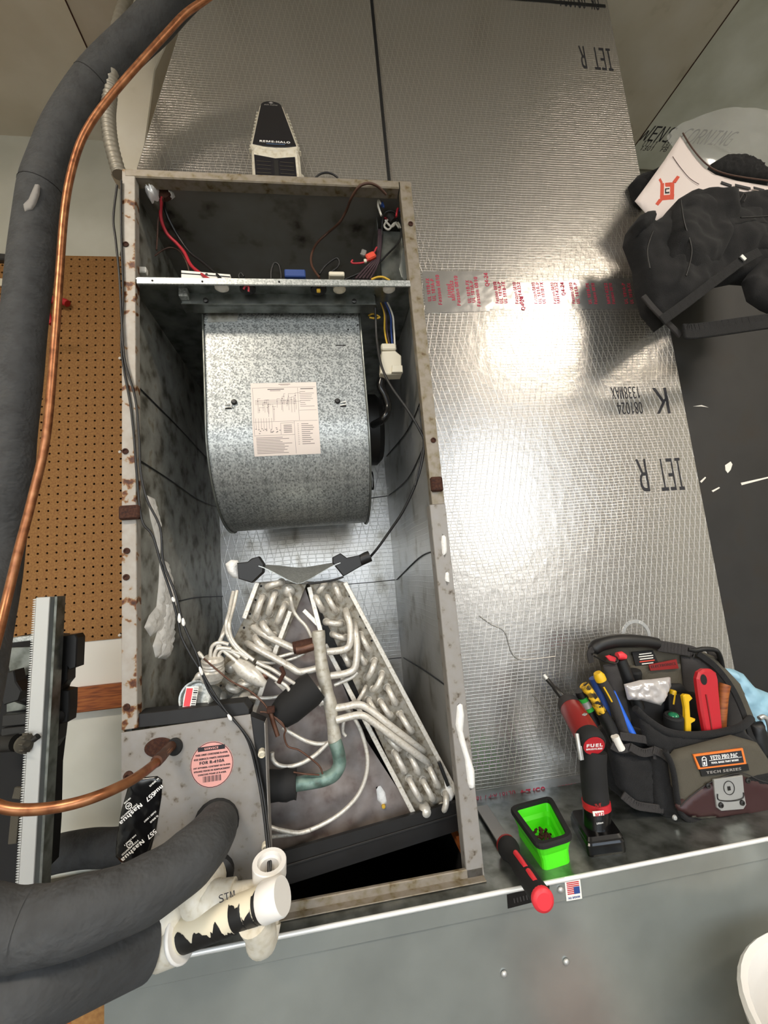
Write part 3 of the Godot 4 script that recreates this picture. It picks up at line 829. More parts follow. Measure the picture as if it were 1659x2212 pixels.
	var runs := [[Vector3(0.0062, 0.5519, -0.0655), Vector3(0.0062, 0.5516, -0.0954), Vector3(0.0062, 0.5231, -0.1134), Vector3(0.0062, 0.4905, -0.1261), Vector3(0.0062, 0.4635, -0.1116), Vector3(0.0062, 0.4846, -0.0991), Vector3(0.0062, 0.5181, -0.0768)], [Vector3(0.0062, 0.4598, -0.1115), Vector3(0.0062, 0.4536, -0.1452), Vector3(0.0062, 0.4191, -0.1652), Vector3(0.0062, 0.3875, -0.1771), Vector3(0.0062, 0.3655, -0.1628), Vector3(0.0062, 0.3555, -0.1496), Vector3(0.0062, 0.322, -0.1524), Vector3(0.0062, 0.3045, -0.1199), Vector3(0.0062, 0.3111, -0.091), Vector3(0.0062, 0.3294, -0.0811), Vector3(0.0062, 0.3471, -0.099), Vector3(0.0062, 0.3437, -0.0731), Vector3(0.0062, 0.3592, -0.0525), Vector3(0.0062, 0.3738, -0.0688), Vector3(0.0062, 0.3852, -0.0965), Vector3(0.0062, 0.42, -0.1066)], [Vector3(0.0062, 0.3907, -0.1228), Vector3(0.0062, 0.3883, -0.1638), Vector3(0.0062, 0.3287, -0.1569), Vector3(0.0062, 0.2996, -0.1353), Vector3(0.0062, 0.3079, -0.1015), Vector3(0.0062, 0.3373, -0.0952)]]
	for i in runs.size():
		var o := []
		for q in runs[i]:
			o.append(Vector2(-q.z, q.y))
		start()
		pillow(o, func(_x, _y): return 0.0, 0.0025 + 0.003 * i, 0.014, 0.004, 0.001, noise(0.09, FastNoiseLite.TYPE_SIMPLEX_SMOOTH, 3, 60 + i), 0.004)
		var foam := done("foam_run", mats.soap, c)
		foam.transform = Transform3D(wall.basis, wall.origin - c.position)

func wrap_at(s: float, lift: float) -> Vector2:   # (z, y) on the blower's wrapper, s metres down from its top edge
	var zf := -0.06
	var yt := 0.85
	var yc := 0.668
	var r := 0.142
	if s < yt - yc:
		return Vector2(zf + lift, yt - s)
	var a := (s - (yt - yc)) / r
	var rr := r + lift + 0.012 * minf(a, 2.5)
	return Vector2(zf - r + rr * cos(a) - 0.0, yc - rr * sin(a))

func blower() -> void:
	var b := thing("blower", "galvanized blower housing with a curved wrapper and a white wiring diagram label", "blower", Vector3(0.21, 0.53, -0.2))
	var xa := Vector3(0.0964, 0.8269, -0.06).x
	var xb := Vector3(0.3475, 0.8262, -0.06).x
	start()
	sheet(func(u, v): 
		var q := wrap_at((1.0 - v) * 0.62, 0.0)
		return Vector3(lerpf(xa, xb, u), q.y, q.x), 1, 40, 0.0015)
	var wr := done("wrapper", mats.galv, b)
	for x in [xa - 0.002, xb + 0.001]:
		var out := []
		for i in 41:
			var q := wrap_at(i * 0.0155, 0.004)
			out.append(Vector2(-q.x, q.y))
		out.append(Vector2(0.36, 0.66))
		out.append(Vector2(0.36, 0.85))
		start(); prism(out, 0.0, 0.0015, 0.0, Transform3D(Basis(Vector3(0, 0, -1), Vector3(0, 1, 0), Vector3(1, 0, 0)), Vector3(x, 0, 0))); done("side_plate", mats.galv, b)
		var rim := []
		for i in 41:
			var q := wrap_at(i * 0.0155, 0.003)
			rim.append(Vector3(x + 0.0007, q.y, q.x))
		start(); tube(rim, 0.0016, 6); done("rolled_edge", mats.galv_smooth, b)
	# motor end seen past the housing
	start(); lathe([Vector2(0.07, 0), Vector2(0.07, 0.03), Vector2(0.06, 0.04), Vector2(0, 0.042)], Vector3(xb + 0.003, 0.69, -0.21), Vector3(1, 0, 0), 24); done("motor", mats.black, b)
	for k in 4:
		start(); lathe([Vector2(0.02, 0), Vector2(0.02, 0.003)], Vector3(xb + 0.012 + k * 0.004, 0.6, -0.27), Vector3(1, 0, 0), 16); done("motor_fin", mats.steel_dark, b)
	# mounting rail under the shelf with its bolts
	var zr := -0.032
	var r0: Vector3 = Vector3(0.0713, 0.8654, -0.032)
	var r1: Vector3 = Vector3(0.3741, 0.8406, -0.032)
	start()
	bx(r0.x, r1.x, r1.y, r0.y, zr - 0.0015, zr, 0.0004)
	bx(r0.x, r1.x, r0.y - 0.001, r0.y + 0.0005, zr - 0.03, zr, 0.0004)
	bx(r0.x, r1.x, r1.y, r1.y + 0.0015, zr - 0.02, zr + 0.004, 0.0004)
	var mr := done("mounting_rail", mats.galv_smooth, b)
	start(); bx(r0.x - 0.001, r0.x + 0.012, r1.y + 0.008, r0.y, zr, zr + 0.012, 0.001); done("rail_end", mats.galv_bright, mr)
	for q in [Vector3(0.1074, 0.848, -0.0315), Vector3(0.3387, 0.8476, -0.0315)]:
		start(); lathe([Vector2(0.004, 0), Vector2(0.004, 0.003), Vector2(0.0015, 0.004), Vector2(0, 0.004)], q, Vector3(0, 0, 1), 6); done("bolt", mats.steel_dark, mr)
	# screws, tabs and a slot on the face
	var zf := -0.0598
	for q in [Vector3(0.1387, 0.6929, -0.0598), Vector3(0.3013, 0.6896, -0.0598)]:
		start(); lathe([Vector2(0.0045, 0), Vector2(0.0045, 0.0025), Vector2(0.003, 0.0042), Vector2(0, 0.0046)], q, Vector3(0, 0, 1), 12); done("screw", mats.steel_dark, wr)
	for q in [Vector3(0.1293, 0.6863, -0.0598), Vector3(0.3101, 0.6846, -0.0598)]:
		start()
		bar(q + Vector3(-0.005, 0.0024, 0), q + Vector3(0.005, 0.003, 0.003), 0.0014, 0.0014)
		bar(q + Vector3(-0.005, -0.0022, 0), q + Vector3(0.005, -0.0016, 0.003), 0.0014, 0.0014)
		bar(q + Vector3(0.005, 0.003, 0.003), q + Vector3(0.005, -0.002, 0.003), 0.0014, 0.0014)
		done("tab", mats.steel, wr)
		start(); box(q + Vector3(0, -0.0035, 0.0001), Vector3(0.01, 0.0022, 0.0004)); done("tab_slot", mats.black_soft, wr)
	start(); box(Vector3(0.3135, 0.7877, -0.0598), Vector3(0.0165, 0.0014, 0.0006)); done("slot", mats.black_soft, wr)
	for q in [Vector3(0.314, 0.8388, -0.0598), Vector3(0.3279, 0.816, -0.0598), Vector3(0.0972, 0.8252, -0.0598), Vector3(0.345, 0.8244, -0.0598)]:
		start(); lathe([Vector2(0.0016, 0), Vector2(0.0014, 0.0006), Vector2(0, 0.0007)], q, Vector3(0, 0, 1), 8); done("rivet", mats.black_soft, wr)
	start(); prism([Vector2(0.1035, 0.8529), Vector2(0.1500, 0.8530), Vector2(0.1485, 0.8317), Vector2(0.1022, 0.8293)], 0.0, 0.0004, 0.0, Transform3D(Basis(), Vector3(0, 0, -0.06))); done("tape_residue", mats.liner_dirty, wr)
	# the wiring diagram, following the wrapper's bend
	var im := Image.create(560, 600, false, Image.FORMAT_RGBA8)
	im.fill(rgb("ddd0c8"))
	var ink := rgb("5a5250")
	var rng := RandomNumberGenerator.new()
	rng.seed = 11
	im.fill_rect(Rect2i(10, 40, 540, 2), ink)
	im.fill_rect(Rect2i(395, 46, 2, 280), ink)
	im.fill_rect(Rect2i(14, 46, 2, 390), ink)
	im.fill_rect(Rect2i(10, 330, 540, 2), ink)
	im.fill_rect(Rect2i(350, 332, 2, 258), ink)
	im.fill_rect(Rect2i(10, 440, 340, 2), ink)
	im.fill_rect(Rect2i(400, 240, 148, 2), ink)
	im.fill_rect(Rect2i(235, 345, 110, 2), ink)
	im.fill_rect(Rect2i(235, 345, 2, 92), ink)
	im.fill_rect(Rect2i(235, 10, 100, 6), rgb("8a7c76"))
	im.fill_rect(Rect2i(250, 20, 70, 3), rgb("8a7c76"))
	im.fill_rect(Rect2i(140, 52, 140, 7), ink)
	im.fill_rect(Rect2i(160, 66, 90, 4), ink)
	im.fill_rect(Rect2i(420, 52, 110, 7), ink)
	for k in 4:
		im.fill_rect(Rect2i(30, 148 + k * 11, 350, 2), ink)
	for k in 22:
		var x := 24 + rng.randi_range(0, 350)
		var y := 90 + rng.randi_range(0, 120)
		im.fill_rect(Rect2i(x, y, 2, rng.randi_range(30, 150)), ink)
		im.fill_rect(Rect2i(x, y, rng.randi_range(10, 60), 2), ink)
		im.fill_rect(Rect2i(x - 3, y + 20, 8, 5), ink)
	for k in 7:
		im.fill_rect(Rect2i(30 + k * 22, 300, 2, 90), ink)
	for k in 20:
		im.fill_rect(Rect2i(24 + rng.randi_range(0, 200), 380 + rng.randi_range(0, 45), 12, 5), ink)
	for k in 9:
		im.fill_rect(Rect2i(410, 78 + k * 16, 30 + rng.randi_range(0, 100), 3), ink)
	for k in 11:
		im.fill_rect(Rect2i(376, 356 + k * 16, 12, 3), ink)
		im.fill_rect(Rect2i(410, 354 + k * 16, 60 + rng.randi_range(0, 70), 6), rgb("8a807c"))
	for k in 11:
		im.fill_rect(Rect2i(26, 456 + k * 12, 200 + rng.randi_range(0, 110), 5), rgb("8a807c"))
	for k in 5:
		im.fill_rect(Rect2i(260, 362 + k * 14, 70, 5), ink)
	var pm := StandardMaterial3D.new()
	pm.albedo_texture = ImageTexture.create_from_image(im)
	pm.roughness = 0.6
	var la: Vector3 = Vector3(0.1649, 0.7237, -0.059)
	var lb: Vector3 = Vector3(0.2688, 0.7213, -0.059)
	var st := SurfaceTool.new()
	st.begin(Mesh.PRIMITIVE_TRIANGLES)
	var s0 := 0.85 - la.y
	var ln := 0.118
	for j in 13:
		for i in 2:
			var q := wrap_at(s0 + ln * j / 12.0, 0.0006)
			var n := (Vector2(q.x, q.y) - wrap_at(s0 + ln * j / 12.0, 0.0)).normalized()
			st.set_normal(Vector3(0, n.y, n.x))
			st.set_uv(Vector2(i, j / 12.0))
			st.add_vertex(Vector3(la.x if i == 0 else lb.x, q.y, q.x))
	for j in 12:
		var k := j * 2
		for t in [k, k + 1, k + 3, k, k + 3, k + 2]:
			st.add_index(t)
	var lm := MeshInstance3D.new()
	lm.name = "wiring_label"
	lm.mesh = st.commit()
	lm.material_override = pm
	lm.position = -b.position
	lm.set_meta("label", "white printed wiring diagram label")
	b.add_child(lm, true)

func purifier() -> void:   # the white air purifier standing on top, before the plenum
	var u := thing("air_purifier", "white air purifier with a black tapered front standing on top of the air handler", "air purifier", Vector3(0.215, 1.045, -0.12))
	var c: Vector3 = Vector3(0.2213, 1.2047, -0.1)
	var t: Vector3 = Vector3(0.2163, 1.364, -0.145)
	start()
	prism([Vector2(c.x - 0.044, 1.045), Vector2(c.x + 0.047, 1.045), Vector2(c.x + 0.045, c.y - 0.012), Vector2(c.x + 0.041, c.y - 0.002), Vector2(c.x + 0.034, c.y + 0.004), Vector2(c.x - 0.034, c.y + 0.004), Vector2(c.x - 0.041, c.y - 0.002), Vector2(c.x - 0.043, c.y - 0.012)], -0.165, -0.097, 0.005)
	done("lower_body", mats.pvc, u)
	var yv := (t - c).normalized()
	var xf := Transform3D(Basis(Vector3(1, 0, 0), yv, Vector3(1, 0, 0).cross(yv)), c)
	var ln := (t - c).length()
	var o := []
	for k in 13:
		var a := PI * k / 12.0
		o.append(Vector2(-0.0005 + 0.0235 * cos(a), ln - 0.021 + 0.021 * sin(a)))
	o.append_array([Vector2(-0.0445, 0.006), Vector2(-0.042, -0.004), Vector2(-0.02, -0.0095), Vector2(0.0, -0.011), Vector2(0.02, -0.0095), Vector2(0.042, -0.004), Vector2(0.0445, 0.006)])
	start(); prism(o, -0.05, 0.002, 0.003, xf); done("sloped_top", mats.pvc, u)
	var q := []
	for k in 13:
		var a := PI * k / 12.0
		q.append(Vector2(-0.0005 + 0.0205 * cos(a), ln - 0.021 + 0.0175 * sin(a)))
	q.append_array([Vector2(-0.04, 0.008), Vector2(-0.02, 0.002), Vector2(0.0, 0.0005), Vector2(0.02, 0.002), Vector2(0.04, 0.008)])
	start(); prism(q, 0.002, 0.0032, 0.0005, xf); var bf := done("black_face", mats.purifier_black, u)
	var B := xf.basis
	words("lettering", "REME-HALO", xf * Vector3(0.001, 0.0165, 0.0036), 0.006, mats.ink_white, bf, B, "Droid Sans", 1.0, 700, 0.0004, 0.056)
	words("lettering", "AIR FLOW", xf * Vector3(-0.001, ln - 0.019, 0.0036), 0.0036, mats.ink_grey, bf, B, "Droid Sans", 1.0, 700, 0.0004, 0.026)
	start(); bar(xf * Vector3(-0.015, 0.0095, 0.0033), xf * Vector3(0.019, 0.0095, 0.0033), 0.0006, 0.0004); done("blue_rule", M(rgb("6a8fc0"), 0.5), bf)
	start(); prism([Vector2(-0.003, 0.0), Vector2(0.003, 0.0), Vector2(0.003, 0.003), Vector2(0.0052, 0.003), Vector2(0.0, 0.0075), Vector2(-0.0052, 0.003), Vector2(-0.003, 0.003)], 0.0032, 0.0036, 0.0, Transform3D(B, xf * Vector3(-0.0005, ln - 0.0135, 0))); done("arrow", mats.ink_grey, bf)
	start(); prism([Vector2(c.x - 0.036, 1.052), Vector2(c.x + 0.04, 1.052), Vector2(c.x + 0.036, c.y - 0.019), Vector2(c.x, c.y - 0.024), Vector2(c.x - 0.038, c.y - 0.018)], -0.0972, -0.0958, 0.0004); var bp := done("black_panel", mats.purifier_black, u)
	start(); bx(c.x - 0.003, c.x + 0.005, 1.052, c.y - 0.028, -0.0958, -0.095); done("panel_divider", mats.steel_dark, bp)
	for k in 4:
		for s in [-1, 1]:
			start(); bar(Vector3(c.x + 0.021 * s - 0.013, c.y - 0.032 - k * 0.008, -0.0955), Vector3(c.x + 0.021 * s + 0.012, c.y - 0.033 - k * 0.008, -0.0955), 0.0008, 0.0004); done("print_line", mats.cloth_olive, bp)
	for s in [-1, 1]:
		start()
		for k in 12:
			box(xf * Vector3(s * lerpf(0.046, 0.029, k / 11.0), lerpf(0.006, ln - 0.03, k / 11.0), -0.008), Vector3(0.004, 0.0022, 0.008), 0.0006, B)
		done("side_ribs", mats.pvc, u, "stuff")
	start(); prism([Vector2(c.x + 0.044, c.y - 0.005), Vector2(c.x + 0.05, c.y - 0.008), Vector2(c.x + 0.088, 1.045), Vector2(c.x + 0.046, 1.045)], -0.17, -0.14, 0.003); done("side_flange", mats.pvc, u)
	start(); prism([Vector2(c.x - 0.043, c.y - 0.02), Vector2(c.x - 0.058, 1.045), Vector2(c.x - 0.044, 1.045)], -0.17, -0.13, 0.002); done("side_flange", mats.pvc, u)
	wire("top_wire", "short black wire arching over the cabinet's top edge beside the air purifier", [Vector3(0.2882, 1.0515, -0.01), Vector3(0.2962, 1.0597, -0.01), Vector3(0.307, 1.0638, -0.01), Vector3(0.3175, 1.0617, -0.01), Vector3(0.3261, 1.0552, -0.01)], 0.0016, mats.wire_black)

func compartment() -> void:
	# the shelf that carries the controls
	var s := thing("control_shelf", "galvanized metal shelf with a bright front lip across the cabinet", "shelf", Vector3(0.22, 0.85, -0.07))
	start(); bx(0.02, 0.427, 0.852, 0.8625, -0.0015, 0.002, 0.0006); done("front_lip", mats.galv_bright, s)
	start(); bx(0.007, 0.438, 0.861, 0.8628, -0.5, -0.001); var dk := done("deck", mats.galv_smooth, s)
	for q in [Vector3(0.0417, 0.8568, 0.0022), Vector3(0.1114, 0.8562, 0.0022), Vector3(0.223, 0.8568, 0.0022)]:
		start(); lathe([Vector2(0.0016, 0), Vector2(0.0016, 0.0003), Vector2(0, 0.0003)], q, Vector3(0, 0, 1), 10); done("screw_hole", mats.black_soft, s)
	# plugs and bushings through the deck, hanging just below it
	for a in [[Vector3(0.1359, 0.8601, -0.012), mats.white, 0.0105], [Vector3(0.1735, 0.8595, -0.016), mats.black, 0.012], [Vector3(0.2821, 0.859, -0.016), mats.black, 0.0125], [Vector3(0.315, 0.8603, -0.014), mats.cream, 0.01], [Vector3(0.3945, 0.8596, -0.012), mats.white, 0.01]]:
		start(); lathe([Vector2(0.0, -0.006), Vector2(a[2] * 0.5, -0.0055), Vector2(a[2], -0.002), Vector2(a[2], 0.003)], Vector3(a[0].x, 0.858, a[0].z), Vector3.UP, 16); done("bushing", a[1], dk)
	start(); tube(cr([Vector3(0.1688, 0.8499, -0.006), Vector3(0.1727, 0.8546, -0.004), Vector3(0.1767, 0.8524, -0.004), Vector3(0.1761, 0.8461, -0.006)]), 0.0016, 8); done("wire_loop", mats.wire_red, s)
	start(); box(Vector3(0.2817, 0.85, -0.008), Vector3(0.006, 0.006, 0.004), 0.001); done("brass_terminal", mats.wire_yellow, s)
	# white heater terminal block standing on the deck
	var t := thing("terminal_block", "long white plastic block lying on the metal shelf under the red wire", "terminal block", Vector3(0.12, 0.863, -0.05))
	start(); prism([Vector2(0.0719, 0.8994), Vector2(0.1454, 0.8934), Vector2(0.1465, 0.8838), Vector2(0.0716, 0.8836)], -0.05, -0.03, 0.001); done("block", mats.white, t)
	start(); bar(Vector3(0.0719, 0.8935, -0.0295), Vector3(0.1453, 0.8882, -0.0295), 0.0012, 0.0006); done("groove", mats.black_soft, t)
	start(); lathe([Vector2(0.002, 0), Vector2(0, 0.001)], Vector3(0.1098, 0.8925, -0.0295), Vector3(0, 0, 1), 8); done("screw", mats.steel_dark, t)
	tag(_small(Vector3(0.0164, 0.8962, -0.03), Vector3(0.012, 0.01, 0.01), mats.white, "wire_clip"), "small white clip at the corner of the metal shelf beside the rusty stile", "clip")
	tag(_small(Vector3(0.2461, 0.9051, -0.05), Vector3(0.034, 0.014, 0.02), mats.wire_blue, "blue_plug"), "blue plastic plug lying on the metal shelf near its middle", "plug")
	tag(_small(Vector3(0.3144, 0.9052, -0.05), Vector3(0.026, 0.008, 0.02), mats.cream, "cream_plug"), "cream coloured plastic plug on the metal shelf at the foot of the brown wire", "plug")
	# foil wad and cable clamp in the corner
	var w := thing("foil_wad", "crumpled foil wad stuffed around the cable hole in the compartment corner", "foil", Vector3(0.0354, 1.0333, -0.02))
	start()
	pillow([Vector2(0.0246, 1.0402), Vector2(0.0321, 1.0438), Vector2(0.0396, 1.0426), Vector2(0.0430, 1.0328), Vector2(0.0394, 1.0211), Vector2(0.0299, 1.0158), Vector2(0.0238, 1.0270)], func(_x, _y): return -0.022, 0.011, 0.012, 0.0022, 0.01, noise(0.22, FastNoiseLite.TYPE_SIMPLEX, 2, 9), 0.009)
	done("crumpled_foil", mats.crumple, w)
	start()
	pillow([Vector2(0.0541, 1.0452), Vector2(0.0596, 1.0437), Vector2(0.0630, 1.0355), Vector2(0.0574, 1.0302), Vector2(0.0526, 1.0384)], func(_x, _y): return -0.032, 0.008, 0.008, 0.003, 0.006, noise(0.12, FastNoiseLite.TYPE_SIMPLEX, 3, 10), 0.006)
	done("crumpled_foil", mats.crumple, w)
	start(); lathe([Vector2(0.014, 0), Vector2(0.016, 0.006), Vector2(0.012, 0.012), Vector2(0.0, 0.012)], Vector3(0.0452, 1.0414, -0.035), Vector3(0.2, -0.5, 1), 16); done("cable_clamp", mats.rust, w)
	start()
	pillow([Vector2(0.0233, 1.0270), Vector2(0.0358, 1.0309), Vector2(0.0406, 1.0228), Vector2(0.0370, 1.0144), Vector2(0.0281, 1.0173)], func(_x, _y): return -0.034, 0.008, 0.008, 0.004, 0.008, noise(0.1, FastNoiseLite.TYPE_SIMPLEX, 3, 11), 0.004)
	done("insulation_tuft", mats.cloth_olive, w)
	# junction box in the other corner
	var j := thing("junction_box", "open grey steel junction box full of wires in the compartment corner", "box", Vector3(0.4142, 1.0404, -0.07))
	var j0: Vector3 = Vector3(0.3931, 1.0028, -0.06)
	var j1: Vector3 = Vector3(0.4289, 0.9117, -0.06)
	start(); bx(j0.x, W - 0.008, 0.864, j0.y, -0.15, -0.058, 0.001); done("lower_cover", mats.galv_smooth, j)
	start()
	bx(j0.x, j0.x + 0.0015, j0.y, H - 0.012, -0.15, -0.058)
	bx(W - 0.0095, W - 0.008, j0.y, H - 0.012, -0.15, -0.058)
	done("side", mats.galv_smooth, j)
	start(); bx(j0.x, W - 0.008, j0.y, H - 0.012, -0.152, -0.15); done("back", mats.black_soft, j)
	start(); prism([Vector2(0.4349, 0.9644), Vector2(0.4409, 0.9602), Vector2(0.4384, 0.8995), Vector2(0.4260, 0.8857), Vector2(0.4217, 0.8908), Vector2(0.4186, 0.9078)], -0.03, -0.0285, 0.0); done("bent_flap", mats.galv_face, j)
	for q in [Vector3(0.4334, 0.9539, -0.027), Vector3(0.4336, 0.9048, -0.027)]:
		start(); lathe([Vector2(0.003, 0), Vector2(0.003, 0.002), Vector2(0, 0.003)], q, Vector3(0, 0, 1), 10); done("brass_screw", mats.wire_yellow, j)
	for a in [[[Vector3(0.398, 1.0276, -0.03), Vector3(0.3948, 1.0364, -0.03), Vector3(0.393, 1.0247, -0.03), Vector3(0.397, 1.0063, -0.03)], mats.wire_white], [[Vector3(0.3985, 1.0241, -0.03), Vector3(0.4007, 1.0313, -0.03), Vector3(0.4024, 1.0224, -0.03)], mats.wire_blue], [[Vector3(0.4125, 1.02, -0.052), Vector3(0.4048, 1.007, -0.052), Vector3(0.4124, 1, -0.052), Vector3(0.4235, 1.0131, -0.052), Vector3(0.431, 1.0042, -0.052)], mats.wire_white], [[Vector3(0.4226, 1.0054, -0.03), Vector3(0.4252, 1.0171, -0.03), Vector3(0.4273, 1.0217, -0.03)], mats.wire_red], [[Vector3(0.4299, 1.0146, -0.03), Vector3(0.4324, 1.0245, -0.03), Vector3(0.4338, 1.0309, -0.03)], mats.wire_blue], [[Vector3(0.4074, 1.018, -0.052), Vector3(0.4178, 1.0056, -0.052), Vector3(0.4286, 1.0151, -0.052), Vector3(0.4341, 1.0025, -0.052)], mats.wire_white], [[Vector3(0.4062, 1.0234, -0.052), Vector3(0.4158, 1.0201, -0.052), Vector3(0.4245, 1.0241, -0.052)], mats.wire_red]]:
		start(); tube(cr(a[0]), 0.0018, 8); done("wire_end", a[1], j)
	start(); tube([Vector3(0.4126, 1.0235, -0.045), Vector3(0.4198, 1.0157, -0.048)], 0.005, 10); done("wire_nut", mats.cloth_grey, j)

func _small(c: Vector3, s: Vector3, m: Material, called: String) -> MeshInstance3D:
	start()
	box(c, s, minf(s.y, 0.006) * 0.25)
	return done(called, m)

func wire(called: String, label: String, p: Array, r: float, m: Material, group := "") -> MeshInstance3D:
	start()
	tube(cr(p, 7), r, 8)
	var o := done(called, m)
	tag(o, label, "wire", group)
	return o

func wires() -> void:
	wire("red_wire", "thick red wire running down from the cable clamp to the shelf", [Vector3(0.0455, 1.028, -0.03), Vector3(0.0378, 1.0162, -0.045), Vector3(0.0362, 1.0043, -0.055), Vector3(0.0412, 0.9912, -0.065), Vector3(0.0555, 0.9745, -0.065), Vector3(0.0683, 0.9545, -0.06), Vector3(0.0808, 0.9242, -0.05), Vector3(0.0987, 0.8981, -0.035), Vector3(0.116, 0.8759, -0.02), Vector3(0.1346, 0.863, -0.015)], 0.0027, mats.wire_red)
	wire("black_wire", "thick black wire beside the red one down to the shelf", [Vector3(0.0476, 1.0301, -0.032), Vector3(0.0426, 1.0254, -0.05), Vector3(0.0475, 1.0092, -0.06), Vector3(0.0577, 0.9891, -0.068), Vector3(0.0756, 0.9588, -0.065), Vector3(0.1009, 0.9278, -0.05), Vector3(0.1218, 0.8985, -0.035), Vector3(0.1338, 0.8761, -0.02)], 0.0024, mats.wire_black)
	wire("brown_wire_tail", "thin bare brown wire hanging beside the red wire in the corner", [Vector3(0.0468, 1.0247, -0.03), Vector3(0.04, 1.0205, -0.045), Vector3(0.0306, 1.0083, -0.055), Vector3(0.027, 0.983, -0.06), Vector3(0.0254, 0.9577, -0.06)], 0.0014, mats.wire_brown)
	wire("brown_wire_arc", "thin brown wire arching over the cobwebbed corner behind the white block", [Vector3(0.0151, 0.9629, -0.08), Vector3(0.0284, 0.9744, -0.08), Vector3(0.0417, 0.9791, -0.08), Vector3(0.055, 0.9724, -0.08), Vector3(0.065, 0.9536, -0.08), Vector3(0.0691, 0.9365, -0.08), Vector3(0.0688, 0.9219, -0.08)], 0.0013, mats.wire_brown)
	wire("brown_wire", "long brown wire looping across the compartment from the junction box to the shelf", [Vector3(0.4037, 1.0257, -0.008), Vector3(0.388, 1.0294, 0.003), Vector3(0.3723, 1.0286, 0.008), Vector3(0.3573, 1.0252, 0.004), Vector3(0.3453, 1.0213, -0.015), Vector3(0.3389, 1.0232, -0.04), Vector3(0.3263, 1.017, -0.06), Vector3(0.3075, 1.0239, -0.09), Vector3(0.287, 1.0028, -0.09), Vector3(0.2756, 0.9713, -0.08), Vector3(0.2749, 0.9409, -0.07), Vector3(0.2857, 0.904, -0.05)], 0.0021, mats.wire_brown)
	wire("black_loop", "small black wire loop standing on the middle of the shelf", [Vector3(0.2058, 0.9079, -0.06), Vector3(0.2065, 0.9232, -0.06), Vector3(0.2118, 0.9371, -0.06), Vector3(0.2193, 0.9346, -0.06), Vector3(0.2223, 0.9192, -0.06), Vector3(0.2218, 0.9081, -0.06)], 0.0018, mats.wire_black)
	wire("black_loop", "black wire loop curling over the shelf beside the brown wire", [Vector3(0.2864, 0.9185, -0.06), Vector3(0.2968, 0.9334, -0.06), Vector3(0.3102, 0.9451, -0.06), Vector3(0.3184, 0.9488, -0.06), Vector3(0.3219, 0.9418, -0.06), Vector3(0.3172, 0.9312, -0.06), Vector3(0.3055, 0.9222, -0.06)], 0.0018, mats.wire_black)
	wire("grey_wire_tail", "tiny dark wire hook at the end of the white block on the shelf", [Vector3(0.1566, 0.8997, -0.05), Vector3(0.1553, 0.9063, -0.05), Vector3(0.1591, 0.9106, -0.05), Vector3(0.1633, 0.904, -0.05)], 0.0015, mats.wire_black)
	# the bundle from the junction box down to the shelf
	var b := thing("wire_bundle", "bundle of dark wires fanning from the junction box down to the shelf", "wires", Vector3(0.3747, 0.9401, -0.05))
	for i in 5:
		var o := i * 4.0
		start()
		tube(cr([Vector3(0.3951, 1.003, -0.056) + Vector3(i * 0.001, 0, 0), Vector3(0.3909, 0.9687, -0.052) + Vector3(i * 0.0012, 0, 0), Vector3(0.3847, 0.9447, -0.05) + Vector3(i * 0.0012, -0.002 * i, 0.001 * i), Vector3(0.3647, 0.9203, -0.045) + Vector3(i * 0.004, -0.001 * i, 0), Vector3(0.3439, 0.888, -0.03) + Vector3(i * 0.006, 0, 0)], 7), 0.0017, 8)
		done("strand", mats.wire_purple, b)
	wire("black_cable_loop", "black wire curling out of the junction box and down to the shelf", [Vector3(0.4258, 1.0058, -0.04), Vector3(0.4255, 1.0202, -0.04), Vector3(0.4165, 1.0234, -0.038), Vector3(0.406, 1.0213, -0.04), Vector3(0.4018, 1.0141, -0.05), Vector3(0.3996, 0.9895, -0.055), Vector3(0.3948, 0.9624, -0.055), Vector3(0.3851, 0.9426, -0.055), Vector3(0.3659, 0.9246, -0.055), Vector3(0.3405, 0.905, -0.055)], 0.0017, mats.wire_black)
	wire("black_cable_bow", "black wire bowing from the box corner to the shelf in front of the steel cover", [Vector3(0.4336, 1.0007, -0.05), Vector3(0.4321, 0.9843, -0.05), Vector3(0.4224, 0.9679, -0.05), Vector3(0.4045, 0.9496, -0.05), Vector3(0.3903, 0.9352, -0.05), Vector3(0.365, 0.919, -0.05), Vector3(0.3274, 0.9011, -0.05)], 0.0017, mats.wire_black)
	wire("yellow_wire", "yellow wire loop on the shelf end under the junction box", [Vector3(0.3699, 0.8867, -0.03), Vector3(0.3803, 0.891, -0.03), Vector3(0.3905, 0.8912, -0.03), Vector3(0.4009, 0.8854, -0.03)], 0.0018, mats.wire_yellow)
	var f := thing("fuse_holder", "red fuse holder with a bent red wire tied to the dark bundle", "fuse holder", Vector3(0.3743, 0.9422, -0.045))
	start(); box(Vector3(0.3751, 0.9413, -0.045), Vector3(0.017, 0.012, 0.008), 0.002, Basis().rotated(Vector3(0, 0, 1), 0.5)); done("holder", mats.orange_red, f)
	start(); box(Vector3(0.3628, 0.9472, -0.045), Vector3(0.009, 0.011, 0.006), 0.001, Basis().rotated(Vector3(0, 0, 1), -0.4)); done("cap", mats.tape_clear, f)
	start(); tube(cr([Vector3(0.3867, 0.9583, -0.044), Vector3(0.3793, 0.9459, -0.044), Vector3(0.3688, 0.9334, -0.044), Vector3(0.3589, 0.928, -0.044), Vector3(0.3446, 0.9269, -0.044), Vector3(0.3409, 0.9294, -0.044), Vector3(0.3435, 0.9329, -0.044)]), 0.0016, 8); done("wire", mats.wire_red, f)
	start(); box(Vector3(0.3645, 0.9308, -0.043), Vector3(0.005, 0.006, 0.005), 0.001); done("tie", mats.cream, f)
	# the motor harness below the shelf and its plug
	var h := thing("motor_harness", "wire harness hanging from the shelf into a white plug beside the blower", "harness", Vector3(0.401, 0.809, -0.06))
